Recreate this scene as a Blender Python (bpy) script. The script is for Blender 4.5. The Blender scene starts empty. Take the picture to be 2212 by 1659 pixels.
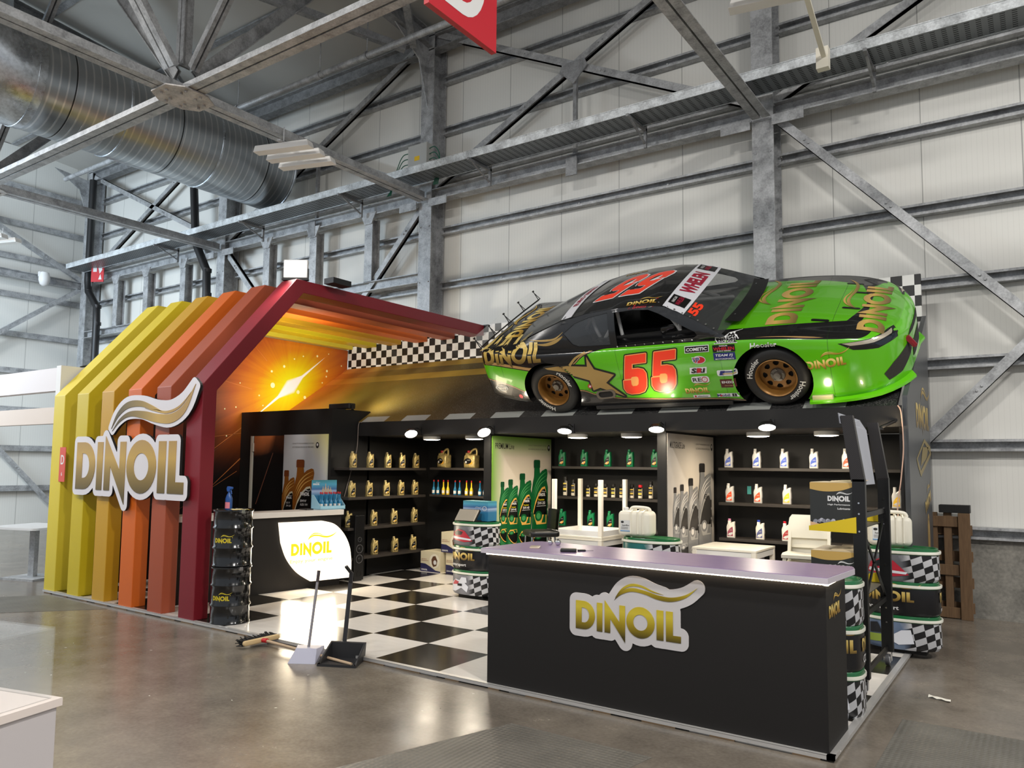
import bpy, bmesh, math, random
import numpy as np
from mathutils import Matrix, Vector
from mathutils.bvhtree import BVHTree
from mathutils.geometry import tessellate_polygon
random.seed(7)
SC = bpy.context.scene
COL = SC.collection
PI = math.pi

# ------------------------------------------------------------------ camera
cam_d = bpy.data.cameras.new('camera'); cam = bpy.data.objects.new('camera', cam_d); COL.objects.link(cam)
PITCH, ROLL, YAW = math.radians(4.616), math.radians(.617), math.radians(34.689)
_f = Vector((-math.sin(YAW)*math.cos(PITCH), math.cos(YAW)*math.cos(PITCH), math.sin(PITCH)))
_r = Vector((math.cos(YAW), math.sin(YAW), 0)); _u = _r.cross(_f)
_r2 = _r*math.cos(ROLL)+_u*math.sin(ROLL); _u2 = -_r*math.sin(ROLL)+_u*math.cos(ROLL)
_m = Matrix((_r2, _u2, -_f)).transposed().to_4x4(); _m.translation = (0, 0, 1.7)
cam.matrix_world = _m
cam_d.sensor_fit = 'HORIZONTAL'; cam_d.sensor_width = 36; cam_d.lens = 36*1660/2212
cam_d.shift_y = 40.0/2212; cam_d.clip_start = .05; cam_d.clip_end = 200
SC.camera = cam

# ------------------------------------------------------------------ view, world, lights
SC.view_settings.view_transform = 'Standard'; SC.view_settings.look = 'None'
SC.view_settings.exposure = 0.0; SC.view_settings.gamma = 1; SC.view_settings.use_curve_mapping = False
SC.cycles.use_denoising = True
SC.cycles.max_bounces = 6; SC.cycles.transparent_max_bounces = 12
SC.cycles.sample_clamp_indirect = 6
W = bpy.data.worlds.new('daylight'); SC.world = W; W.use_nodes = True
W.node_tree.nodes['Background'].inputs[0].default_value = (.86, .92, 1, 1)
W.node_tree.nodes['Background'].inputs[1].default_value = .55

def light(name, kind, loc, target, power, color=(1, 1, 1), size=.5, size_y=None, spot=None, blend=.5):
    l = bpy.data.lights.new(name, kind); l.energy = power; l.color = color
    if kind == 'AREA':
        l.size = size
        if size_y: l.shape = 'RECTANGLE'; l.size_y = size_y
    else:
        l.shadow_soft_size = size
    if kind == 'SPOT': l.spot_size = math.radians(spot); l.spot_blend = blend
    o = bpy.data.objects.new(name, l); COL.objects.link(o); o.location = loc
    d = Vector(target)-Vector(loc)
    o.rotation_euler = d.to_track_quat('-Z', 'Y').to_euler()
    return o
WARM = (1, .80, .56); NEUT = (1, .97, .93); COOL = (.70, .85, 1)
# unseen area lights added below the roof, the brightest over the right aisle
for x, y, p in ((3.5, 1.5, 700), (-3, -1.0, 500), (-9, -1, 420), (-15, 1, 420), (6.5, 5.5, 420)):
    light('hall_fill_light', 'AREA', (x, y, 8.3), (x-.4, y+1.6, 0), p, NEUT, 1.2, .5)
# daylight through the glazing of the far end of the hall
light('end_daylight', 'AREA', (-17.5, 1.0, 5.5), (-20.5, 9, 3), 1100, COOL, 5, 4)

# ------------------------------------------------------------------ helpers
def s2l(c):
    c = c/255 if c > 1 else c
    return c/12.92 if c <= .04045 else ((c+.055)/1.055)**2.4
def rgb(t): return (s2l(t[0]), s2l(t[1]), s2l(t[2]), 1)

class NT:
    """small node helper"""
    def __init__(s, name):
        s.m = bpy.data.materials.new(name); s.m.use_nodes = True
        s.t = s.m.node_tree; s.b = s.t.nodes['Principled BSDF']; s.out = s.t.nodes['Material Output']
    def n(s, kind, **kw):
        x = s.t.nodes.new(kind)
        for k, v in kw.items(): setattr(x, k, v)
        return x
    def l(s, a, b): s.t.links.new(a, b)
    def put(s, sock, v):
        if hasattr(v, 'is_output'): s.l(v, sock)
        else:
            try: sock.default_value = v
            except Exception: sock.default_value = tuple(v)+(1,)
    def math(s, op, a, b=0, c=None):
        x = s.n('ShaderNodeMath', operation=op); s.put(x.inputs[0], a); s.put(x.inputs[1], b)
        if c is not None: s.put(x.inputs[2], c)
        return x.outputs[0]
    def mix(s, f, a, b):
        x = s.n('ShaderNodeMix', data_type='RGBA'); s.put(x.inputs[0], f); s.put(x.inputs[6], a); s.put(x.inputs[7], b)
        return x.outputs[2]
    def xyz(s, which='Object'):
        c = s.n('ShaderNodeTexCoord'); p = s.n('ShaderNodeSeparateXYZ'); s.l(c.outputs[which], p.inputs[0])
        return p.outputs[0], p.outputs[1], p.outputs[2]
    def noise(s, scale, detail=3, rough=.5, vec=None, which='Object', sc=None):
        x = s.n('ShaderNodeTexNoise'); x.inputs['Scale'].default_value = scale; x.inputs['Detail'].default_value = detail; x.inputs['Roughness'].default_value = rough
        if vec is None:
            c = s.n('ShaderNodeTexCoord'); v = c.outputs[which]
            if sc:
                mp = s.n('ShaderNodeMapping'); mp.inputs['Scale'].default_value = sc; s.l(v, mp.inputs[0]); v = mp.outputs[0]
            vec = v
        s.l(vec, x.inputs['Vector']); return x.outputs[0]
    def ramp(s, f, stops, interp='LINEAR'):
        x = s.n('ShaderNodeValToRGB'); x.color_ramp.interpolation = interp; e = x.color_ramp.elements
        while len(e) > 1: e.remove(e[-1])
        e[0].position = stops[0][0]; e[0].color = stops[0][1]
        for p, c in stops[1:]:
            q = e.new(p); q.color = c
        s.put(x.inputs[0], f); return x.outputs[0]
    def curve(s, x, x0, x1, pts):
        """piecewise smooth y(x); y inside 0..1"""
        c = s.n('ShaderNodeFloatCurve'); cm = c.mapping.curves[0]
        cm.points[0].location = ((pts[0][0]-x0)/(x1-x0), pts[0][1]); cm.points[1].location = ((pts[-1][0]-x0)/(x1-x0), pts[-1][1])
        for a, b in pts[1:-1]: cm.points.new((a-x0)/(x1-x0), b)
        c.mapping.update()
        v = s.math('DIVIDE', s.math('SUBTRACT', x, x0), x1-x0); s.put(c.inputs['Value'], v); return c.outputs[0]
    def gt(s, a, b): return s.math('GREATER_THAN', a, b)
    def lt(s, a, b): return s.math('LESS_THAN', a, b)
    def bump(s, h, strength=.2, dist=.02):
        x = s.n('ShaderNodeBump'); x.inputs['Strength'].default_value = strength; x.inputs['Distance'].default_value = dist
        s.l(h, x.inputs['Height']); s.l(x.outputs[0], s.b.inputs['Normal'])
    def fin(s, col=None, rough=None, metal=None, spec=None, coat=None):
        for k, v in (('Base Color', col), ('Roughness', rough), ('Metallic', metal), ('Specular IOR Level', spec), ('Coat Weight', coat)):
            if v is not None: s.put(s.b.inputs[k], v)
        return s.m
_MC = {}
def P(name, c, rough=.5, metal=0., spec=.5, coat=0, noise=0.0, nscale=8):
    if name in _MC: return _MC[name]
    t = NT(name); col = rgb(c)
    if noise:
        f = t.noise(nscale, 4); col = t.mix(f, tuple(x*(1-noise) for x in col[:3])+(1,), tuple(min(1, x*(1+noise)) for x in col[:3])+(1,))
    _MC[name] = t.fin(col, rough, metal, spec, coat); return _MC[name]
def EM(name, c, strength, base=(1, 1, 1)):
    if name in _MC: return _MC[name]
    t = NT(name); t.fin(rgb(c), .5); t.b.inputs['Emission Color'].default_value = rgb(c); t.b.inputs['Emission Strength'].default_value = strength
    _MC[name] = t.m; return t.m
def GLASS(name, c, alpha, rough=.05):
    t = NT(name); t.fin(rgb(c), rough); t.b.inputs['Alpha'].default_value = alpha; return t.m

def FR(o, x, y):
    """frame: local x, y axes in the world (or parent), origin o"""
    x = Vector(x).normalized(); y = Vector(y); y = (y-x*y.dot(x)).normalized(); z = x.cross(y)
    m = Matrix((x, y, z)).transposed().to_4x4(); m.translation = o; return m
I4 = Matrix.Identity(4)
def crom(pts, n=6, closed=False):
    P_ = [Vector(p) for p in pts]; out = []; N = len(P_)
    rng = range(N if closed else N-1)
    for i in rng:
        if closed: a, b, c, d = P_[i-1], P_[i], P_[(i+1) % N], P_[(i+2) % N]
        else: a, b, c, d = P_[max(i-1, 0)], P_[i], P_[i+1], P_[min(i+2, N-1)]
        for k in range(n):
            t = k/n
            out.append(.5*((2*b)+(-a+c)*t+(2*a-5*b+4*c-d)*t*t+(-a+3*b-3*c+d)*t**3))
    if not closed: out.append(P_[-1])
    return out
def arc(cx, cy, rx, ry, a0, a1, n=10):
    return [(cx+rx*math.cos(math.radians(a0+(a1-a0)*i/n)), cy+ry*math.sin(math.radians(a0+(a1-a0)*i/n))) for i in range(n+1)]
def rrect(x0, y0, x1, y1, r, n=4):
    return arc(x1-r, y0+r, r, r, -90, 0, n)+arc(x1-r, y1-r, r, r, 0, 90, n)+arc(x0+r, y1-r, r, r, 90, 180, n)+arc(x0+r, y0+r, r, r, 180, 270, n)
def inset(poly, d):
    n = len(poly); out = []
    for i in range(n):
        a, b, c = Vector(poly[i-1]), Vector(poly[i]), Vector(poly[(i+1) % n])
        e1 = (b-a); e2 = (c-b)
        if e1.length < 1e-9 or e2.length < 1e-9: out.append(tuple(b)); continue
        e1.normalize(); e2.normalize(); n1 = Vector((-e1.y, e1.x)); n2 = Vector((-e2.y, e2.x))
        m = n1+n2
        if m.length < 1e-6: out.append(tuple(b)); continue
        m.normalize(); k = min(2.0, 1/max(.3, m.dot(n1)))
        out.append(tuple(b+m*d*k))
    return out
def area2(p): return sum(p[i-1][0]*p[i][1]-p[i][0]*p[i-1][1] for i in range(len(p)))

class MB:
    def __init__(s): s.v = []; s.f = []; s.m = []; s.uv = []
    def add(s, vs, fs, mi=0, M=None, uvs=None):
        b = len(s.v)
        for p in vs:
            p = Vector((p[0], p[1], p[2] if len(p) > 2 else 0)); s.v.append(tuple(M @ p) if M is not None else tuple(p))
        for k, f in enumerate(fs):
            s.f.append([i+b for i in f]); s.m.append(mi if not isinstance(mi, (list, tuple)) else mi[k])
            s.uv.append([uvs[i] for i in f] if uvs else None)
        return s
    def box(s, x0, y0, z0, x1, y1, z1, mi=0, M=None):
        v = [(x0, y0, z0), (x1, y0, z0), (x1, y1, z0), (x0, y1, z0), (x0, y0, z1), (x1, y0, z1), (x1, y1, z1), (x0, y1, z1)]
        return s.add(v, [(3, 2, 1, 0), (4, 5, 6, 7), (0, 1, 5, 4), (1, 2, 6, 5), (2, 3, 7, 6), (3, 0, 4, 7)], mi, M)
    def bar(s, p0, p1, w, h, up=(0, 0, 1), mi=0, prof=None):
        """a beam from p0 to p1; prof = closed 2D outline in (side, up)"""
        p0, p1 = Vector(p0), Vector(p1); d = (p1-p0); L = d.length; d.normalize()
        up = Vector(up); up = (up-d*up.dot(d))
        if up.length < 1e-4: up = Vector((0, 1, 0))-d*d.y
        up.normalize(); sd = d.cross(up)
        prof = prof or [(-w/2, -h/2), (w/2, -h/2), (w/2, h/2), (-w/2, h/2)]
        M = Matrix((sd, up, -d)).transposed().to_4x4(); M.translation = p1
        return s.prism(prof, 0, L, M, mi)
    def prism(s, poly, z0, z1, M=None, mi=0, mi2=None, uv=None):
        poly = [tuple(p) for p in poly]
        if area2(poly) < 0: poly = poly[::-1]
        n = len(poly); v = [(x, y, z0) for x, y in poly]+[(x, y, z1) for x, y in poly]
        fs = [tuple(range(n-1, -1, -1)), tuple(range(n, 2*n))]+[(i, (i+1) % n, n+(i+1) % n, n+i) for i in range(n)]
        ms = [mi, mi]+[mi if mi2 is None else mi2]*n
        uvs = None
        if uv: uvs = [uv(x, y) for x, y in poly]*2
        return s.add(v, fs, ms, M, uvs)
    def puff(s, poly, depth, ins, M=None, mi=0, back=True):
        """outline thickened with rounded front and back edges, centred on z=0"""
        poly = [tuple(p) for p in poly]
        if area2(poly) < 0: poly = poly[::-1]
        n = len(poly); h = depth/2; L = []
        for z, i in ((-h, ins), (-h+ins*.35, ins*.3), (-h+ins, 0), (h-ins, 0), (h-ins*.35, ins*.3), (h, ins)):
            L.append([(x, y, z) for x, y in (inset(poly, i) if i else poly)])
        v = [p for q in L for p in q]; fs = []
        for k in range(len(L)-1): fs += [(k*n+i, k*n+(i+1) % n, (k+1)*n+(i+1) % n, (k+1)*n+i) for i in range(n)]
        fs += [tuple(range(n-1, -1, -1)), tuple(range((len(L)-1)*n, len(L)*n))]
        return s.add(v, fs, mi, M)
    def flat(s, rings, z=0, M=None, mi=0, uv=None, maxe=None):
        """filled 2D outline(s): first outer, the rest holes"""
        if len(rings) == 1 and not maxe:
            v = [(x, y, z) for x, y in rings[0]]; return s.add(v, [tuple(range(len(v))) if area2(rings[0]) > 0 else tuple(range(len(v)-1, -1, -1))], mi, M, [uv(x, y) for x, y in rings[0]] if uv else None)
        R = [[Vector((x, y, 0)) for x, y in r] for r in rings]; tr = tessellate_polygon(R); pts = [p for r in R for p in r]
        v = [(p.x, p.y, z) for p in pts]; fs = []
        for a, b, c in tr:
            A = (pts[b]-pts[a]).cross(pts[c]-pts[a]).z
            fs.append((a, b, c) if A > 0 else (a, c, b))
        if maxe: v, fs = subdiv(v, fs, maxe)
        return s.add(v, fs, mi, M, [uv(p[0], p[1]) for p in v] if uv else None)
    def solid(s, rings, z0, z1, M=None, mi=0, mi2=None, uv=None):
        """outline(s) with holes given thickness"""
        s.flat(rings, z1, M, mi, uv)
        for k, r in enumerate(rings):
            r = [tuple(p) for p in r]
            if (area2(r) > 0) != (k == 0): r = r[::-1]
            n = len(r); v = [(x, y, z0) for x, y in r]+[(x, y, z1) for x, y in r]
            s.add(v, [(i, (i+1) % n, n+(i+1) % n, n+i) for i in range(n)], mi if mi2 is None else mi2, M, [uv(x, y) for x, y in r]*2 if uv else None)
        return s
    def cyl(s, p0, p1, r0, r1=None, n=16, mi=0, caps=True):
        r1 = r0 if r1 is None else r1; p0, p1 = Vector(p0), Vector(p1); d = (p1-p0).normalized()
        a = d.orthogonal().normalized(); b = d.cross(a); v = []
        for p, r in ((p0, r0), (p1, r1)): v += [tuple(p+(a*math.cos(2*PI*i/n)+b*math.sin(2*PI*i/n))*r) for i in range(n)]
        fs = [(i, (i+1) % n, n+(i+1) % n, n+i) for i in range(n)]
        if caps: fs += [tuple(range(n-1, -1, -1)), tuple(range(n, 2*n))]
        return s.add(v, fs, mi)
    def tube(s, pts, r, n=8, mi=0, caps=True):
        pts = [Vector(p) for p in pts]; v = []; a = None
        for i, p in enumerate(pts):
            d = (pts[min(i+1, len(pts)-1)]-pts[max(i-1, 0)]).normalized()
            if a is None: a = d.orthogonal().normalized()
            a = (a-d*a.dot(d)).normalized(); b = d.cross(a); rr = r[i] if isinstance(r, (list, tuple)) else r
            v += [tuple(p+(a*math.cos(2*PI*k/n)+b*math.sin(2*PI*k/n))*rr) for k in range(n)]
        fs = [(j*n+i, j*n+(i+1) % n, (j+1)*n+(i+1) % n, (j+1)*n+i) for j in range(len(pts)-1) for i in range(n)]
        if caps: fs += [tuple(range(n-1, -1, -1)), tuple(range((len(pts)-1)*n, len(pts)*n))]
        return s.add(v, fs, mi)
    def lathe(s, prof, n=32, sx=1, sy=1, M=None, mi=0, power=2.0, caps=True):
        """profile of (r, z, mi?) turned about z; sx, sy squash it; power > 2 squares it off"""
        v = []; fs = []; ms = []
        for q in prof:
            for i in range(n):
                a = 2*PI*i/n; c, d = math.cos(a), math.sin(a)
                k = 1/((abs(c)**power+abs(d)**power)**(1/power))
                v.append((q[0]*sx*c*k, q[0]*sy*d*k, q[1]))
        for j in range(len(prof)-1):
            for i in range(n):
                fs.append((j*n+i, j*n+(i+1) % n, (j+1)*n+(i+1) % n, (j+1)*n+i)); ms.append(prof[j][2] if len(prof[j]) > 2 else mi)
        if caps:
            fs += [tuple(range(n-1, -1, -1)), tuple(range((len(prof)-1)*n, len(prof)*n))]; ms += [prof[0][2] if len(prof[0]) > 2 else mi, prof[-1][2] if len(prof[-1]) > 2 else mi]
        return s.add(v, fs, ms, M)
    def grid(s, rows, mi=0, closed=False, M=None, uvs=None):
        n = len(rows[0]); v = [p for r in rows for p in r]; fs = []
        for j in range(len(rows)-1):
            for i in range(n if closed else n-1): fs.append((j*n+i, j*n+(i+1) % n, (j+1)*n+(i+1) % n, (j+1)*n+i))
        return s.add(v, fs, mi, M, uvs)
    def mesh(s, name, mats, smooth=False, ang=35):
        me = bpy.data.meshes.new(name); me.from_pydata(s.v, [], s.f)
        for m in mats: me.materials.append(m)
        me.polygons.foreach_set('material_index', s.m)
        if any(u for u in s.uv):
            ly = me.uv_layers.new(name='UVMap'); flat = []
            for f, u in zip(s.f, s.uv): flat += [c for p in (u or [(0, 0)]*len(f)) for c in p]
            ly.data.foreach_set('uv', flat)
        if smooth:
            me.polygons.foreach_set('use_smooth', [True]*len(me.polygons))
            try: me.set_sharp_from_angle(angle=math.radians(ang))
            except Exception: pass
        me.update(); return me
    def build(s, name, mats, parent=None, smooth=False, ang=35, bevel=0, seg=2, loc=None):
        if not isinstance(mats, (list, tuple)): mats = [mats]
        o = bpy.data.objects.new(name, s.mesh(name, mats, smooth, ang)); COL.objects.link(o)
        if parent: o.parent = parent
        if loc: o.location = loc
        if bevel:
            b = o.modifiers.new('edge', 'BEVEL'); b.width = bevel; b.segments = seg; b.limit_method = 'ANGLE'
        return o
def subdiv(v, fs, maxe):
    v = [tuple(p) for p in v]; fs = list(fs); cache = {}
    for _ in range(9):
        out = []; done = True
        def mid(a, b):
            k = (min(a, b), max(a, b))
            if k not in cache: cache[k] = len(v); v.append(tuple((v[a][i]+v[b][i])/2 for i in range(3)))
            return cache[k]
        for f in fs:
            L = [math.dist(v[f[i]], v[f[(i+1) % 3]]) for i in range(3)]
            sp = [l > maxe for l in L]
            if not any(sp): out.append(f); continue
            done = False; a, b, c = f
            if all(sp):
                x, y, z = mid(a, b), mid(b, c), mid(c, a); out += [(a, x, z), (x, b, y), (z, y, c), (x, y, z)]
            else:
                # split every edge that is too long, keeping neighbours in step
                k = L.index(max(L)); g = [f[k], f[(k+1) % 3], f[(k+2) % 3]]; x = mid(g[0], g[1])
                out += [(g[0], x, g[2]), (x, g[1], g[2])]
        fs = out
        if done: break
    return v, fs
def setp(o, label=None, cat=None, group=None, kind=None):
    for k, x in (('label', label), ('category', cat), ('group', group), ('kind', kind)):
        if x: o[k] = x
    return o
def thing(name, label, cat, loc=(0, 0, 0), rz=0, group=None):
    o = bpy.data.objects.new(name, None); COL.objects.link(o); o.location = loc; o.rotation_euler = (0, 0, rz); o.empty_display_size = .1
    return setp(o, label, cat, group)
def dup(root, loc, rz=None, label=None, group=None, swap=None):
    r = root.copy(); COL.objects.link(r); r.location = loc
    if rz is not None: r.rotation_euler = (0, 0, rz)
    if label: r['label'] = label
    if group: r['group'] = group
    for ch in list(root.children):
        c = ch.copy(); COL.objects.link(c); c.parent = r
        for g in list(ch.children):
            d = g.copy(); COL.objects.link(d); d.parent = c
    return r
ORD = ['first', 'second', 'third', 'fourth', 'fifth', 'sixth', 'seventh', 'eighth', 'ninth', 'tenth', 'eleventh', 'twelfth']

# ---- lettering
def text_geo(body, shear=0, bold=0, space=1.0):
    cu = bpy.data.curves.new('lettering', 'FONT'); cu.body = body; cu.size = 1; cu.resolution_u = 2; cu.shear = shear; cu.offset = bold; cu.space_character = space
    o = bpy.data.objects.new('lettering', cu); me = o.to_mesh()
    v = [tuple(p.co) for p in me.vertices]; f = [tuple(p.vertices) for p in me.polygons]
    o.to_mesh_clear(); bpy.data.objects.remove(o); bpy.data.curves.remove(cu)
    return v, f
def text(mb, body, M, h=None, w=None, mi=0, shear=0, bold=.01, align='c', z=0, maxe=None, space=1.0, uvy=False):
    v, f = text_geo(body, shear, bold, space)
    if not v: return mb
    xs = [p[0] for p in v]; ys = [p[1] for p in v]; x0, x1 = min(xs), max(xs); y0, y1 = min(ys), max(ys)
    if h is None: sx = sy = w/(x1-x0)
    elif w is None: sx = sy = h/(y1-y0)
    else: sx, sy = w/(x1-x0), h/(y1-y0)
    ox = {'c': (x0+x1)/2, 'l': x0, 'r': x1}[align]
    v = [((p[0]-ox)*sx, (p[1]-(y0+y1)/2)*sy, z) for p in v]
    uvs = [(0, (p[1]/sy/(y1-y0))+.5) for p in v] if uvy else None
    if maxe:
        t = []
        for q in f:
            for i in range(1, len(q)-1): t.append((q[0], q[i], q[i+1]))
        v, f = subdiv(v, t, maxe); uvs = [(0, p[1]/sy/(y1-y0)+.5) for p in v] if uvy else None
    return mb.add(v, f, mi, M, uvs)
# the oil maker's word mark: six capitals, cap height 1, 4.02 wide, and a double swoosh above
LOGO = {
 'D': [[(0, 0), (.33, 0)]+arc(.33, .5, .45, .5, -90, 90, 14)+[(0, 1)], [(.24, .24), (.24, .76)]+arc(.33, .5, .22, .26, 90, -90, 10)],
 'I': [[(.86, 0), (1.08, 0), (1.08, 1), (.86, 1)]],
 'N': [[(1.17, 0), (1.39, 0), (1.39, .50), (1.97, -.27), (1.97, 1), (1.75, 1), (1.75, .42), (1.17, 1.12)]],
 'O': [arc(2.55, .5, .53, .53, 0, 360, 32)[:-1], arc(2.55, .5, .27, .27, 0, 360, 24)[:-1]],
 'J': [[(3.15, 0), (3.40, 0), (3.40, 1), (3.15, 1)]],
 'L': [[(3.49, 0), (4.02, 0), (4.02, .22), (3.74, .22), (3.74, 1), (3.49, 1)]]}
def band(pts, th):
    c = crom([(a, b, 0) for a, b in pts], 5); t = crom([(x, 0, 0) for x in th], 5); up = []; dn = []
    for i, p in enumerate(c):
        d = (c[min(i+1, len(c)-1)]-c[max(i-1, 0)]).normalized(); nrm = Vector((-d.y, d.x, 0)); w = max(t[i].x, .004)
        up.append(tuple((p+nrm*w/2).to_2d())); dn.append(tuple((p-nrm*w/2).to_2d()))
    return dn+up[::-1]
SW1 = band([(1.55, 1.16), (1.8, 1.42), (2.2, 1.58), (2.7, 1.54), (3.2, 1.42), (3.7, 1.40), (4.2, 1.56), (4.6, 1.86)], [.0, .10, .13, .12, .15, .14, .09, .0])
SW2 = band([(1.58, 1.24), (1.85, 1.56), (2.2, 1.74), (2.6, 1.73), (3.0, 1.60), (3.4, 1.53)], [.0, .06, .09, .07, .05, .0])
def logo(mb, M, w, mi=0, mi_s=None, z0=0, z1=None, swoosh=True, reg=False, maxe=None):
    """word mark with lower left corner at the frame's origin; z1 gives the letters thickness"""
    k = w/4.02; mi_s = mi if mi_s is None else mi_s; m2 = 1/k
    uv = lambda x, y: (x/w, max(0, min(1, y*m2*.72+.14)))
    uvs = lambda x, y: (x/w, max(0, min(1, (y*m2-1.1)*1.0)))
    for r in LOGO.values():
        R = [[(x*k, y*k) for x, y in q] for q in r]
        if z1 is not None: mb.solid(R, z0, z1, M, mi, None, uv)
        else: mb.flat(R, z0, M, mi, uv, maxe)
    if swoosh:
        for b in (SW1, SW2):
            R = [[(x*k, y*k) for x, y in b]]
            if z1 is not None: mb.solid(R, z0, z1, M, mi_s, None, uvs)
            else: mb.flat(R, z0, M, mi_s, uvs, maxe or 9)
    return mb
def outline(polys, r, step):
    """rings at distance r around filled polygons (a cut-out backing board)"""
    A = [np.array([(p[0], p[1]) for p in q]) for q in polys]; allp = np.concatenate(A)
    x = np.arange(allp[:, 0].min()-r-3*step, allp[:, 0].max()+r+3*step, step); y = np.arange(allp[:, 1].min()-r-3*step, allp[:, 1].max()+r+3*step, step)
    X, Y = np.meshgrid(x, y); D = np.full(X.shape, 1e9); IN = np.zeros(X.shape, bool)
    for q in A:
        ins = np.zeros(X.shape, bool)
        for i in range(len(q)):
            (ax, ay), (bx, by) = q[i-1], q[i]; dx, dy = bx-ax, by-ay; L = dx*dx+dy*dy+1e-12
            t = np.clip(((X-ax)*dx+(Y-ay)*dy)/L, 0, 1); D = np.minimum(D, np.hypot(X-ax-t*dx, Y-ay-t*dy))
            if ay != by: ins ^= ((ay > Y) != (by > Y)) & (X < (bx-ax)*(Y-ay)/(by-ay)+ax)
        IN |= ins
    S = np.where(IN, -D, D)-r; seg = {}
    def pt(i, j, k, l):
        a, b = S[i, j], S[k, l]; t = a/(a-b); return (round(float(x[j]+(x[l]-x[j])*t), 6), round(float(y[i]+(y[k]-y[i])*t), 6))
    for i in range(len(y)-1):
        for j in range(len(x)-1):
            c = [(i, j), (i, j+1), (i+1, j+1), (i+1, j)]; s = [S[p] < 0 for p in c]
            if all(s) or not any(s): continue
            cr = []
            for k in range(4):
                if s[k] != s[(k+1) % 4]: cr.append((pt(*c[k], *c[(k+1) % 4]), s[k]))
            for k in range(0, len(cr)):
                if cr[k][1]: seg[cr[k][0]] = cr[(k+1) % len(cr)][0]
    rings = []
    while seg:
        a, b = seg.popitem(); ring = [a]
        while b in seg and b != a: ring.append(b); b = seg.pop(b)
        if len(ring) > 8: rings.append(ring)
    rings = [q for q in rings if abs(area2(q)) > 4*r*r or True]
    # thin out straight runs
    out = []
    for q in rings:
        z = [q[0]]
        for i in range(1, len(q)-1):
            a, b, c = z[-1], q[i], q[i+1]
            if abs((b[0]-a[0])*(c[1]-a[1])-(b[1]-a[1])*(c[0]-a[0])) > 2e-2*step*step*6 or math.dist(a, b) > 6*step: z.append(b)
        z.append(q[-1]); out.append(z)
    return sorted(out, key=lambda q: -abs(area2(q)))
# ------------------------------------------------------------------ materials
def m_galv(name, base, rough=.42, metal=.75, sc=6):
    t = NT(name); a = t.noise(sc, 5, .65); b = t.noise(sc*7, 3)
    f = t.math('ADD', t.math('MULTIPLY', a, .7), t.math('MULTIPLY', b, .3))
    c = rgb(base); lo = tuple(x*.62 for x in c[:3])+(1,); hi = tuple(min(1, x*1.35) for x in c[:3])+(1,)
    col = t.ramp(f, [(.35, lo), (.62, hi)])
    return t.fin(col, t.math('ADD', t.math('MULTIPLY', a, .3), rough-.15), metal)
STEEL = m_galv('galvanised_steel', (164, 165, 166), .5, .35)
STEEL_D = m_galv('dull_galvanised_steel', (136, 137, 138), .6, .3)
ZINC = m_galv('bright_zinc', (206, 210, 212), .4, .4)
DUCT = m_galv('duct_zinc', (190, 196, 202), .30, .92, 3)
BLK = P('black_laminate', (25, 24, 23), .55, 0, .3, noise=.08, nscale=40)
BLKM = P('black_matt', (20, 19, 18), .7)
BLKG = P('black_gloss', (10, 11, 12), .18, coat=.5)
BLKP = P('black_plastic', (22, 22, 23), .45)
BLKS = P('black_powder_coat', (12, 12, 12), .4)
WHT = P('white_plastic', (222, 218, 208), .45)
WHTP = P('white_paint', (215, 214, 212), .5)
GREYP = P('grey_plastic', (120, 120, 122), .5)
CHROME = P('chrome', (210, 210, 212), .12, 1.0)
GOLDC = P('gold_paint', (170, 140, 82), .4, .3)
RED = P('red_paint', (190, 24, 34), .5)
CREAM = P('cream_plastic', (228, 222, 205), .45)

def grad(name, stops, rough=.4, metal=.15):
    t = NT(name); c = t.n('ShaderNodeTexCoord'); p = t.n('ShaderNodeSeparateXYZ'); t.l(c.outputs['UV'], p.inputs[0])
    return t.fin(t.ramp(p.outputs[1], [(a, rgb(b)) for a, b in stops]), rough, metal)
GOLD = grad('gold_lettering', [(.1, (84, 66, 30)), (.35, (150, 122, 58)), (.62, (206, 176, 92)), (.9, (214, 190, 120))])
GOLDL = grad('gold_sign_face', [(.1, (92, 78, 44)), (.4, (150, 124, 66)), (.62, (196, 160, 84)), (.9, (176, 142, 86))])
GOLDY = grad('yellow_gold_lettering', [(.12, (66, 56, 12)), (.4, (156, 134, 20)), (.7, (206, 186, 56)), (.95, (196, 172, 40))])
GOLDB = grad('bright_gold_lettering', [(.1, (120, 90, 30)), (.4, (190, 150, 60)), (.7, (240, 215, 130)), (.95, (225, 190, 90))])

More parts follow.
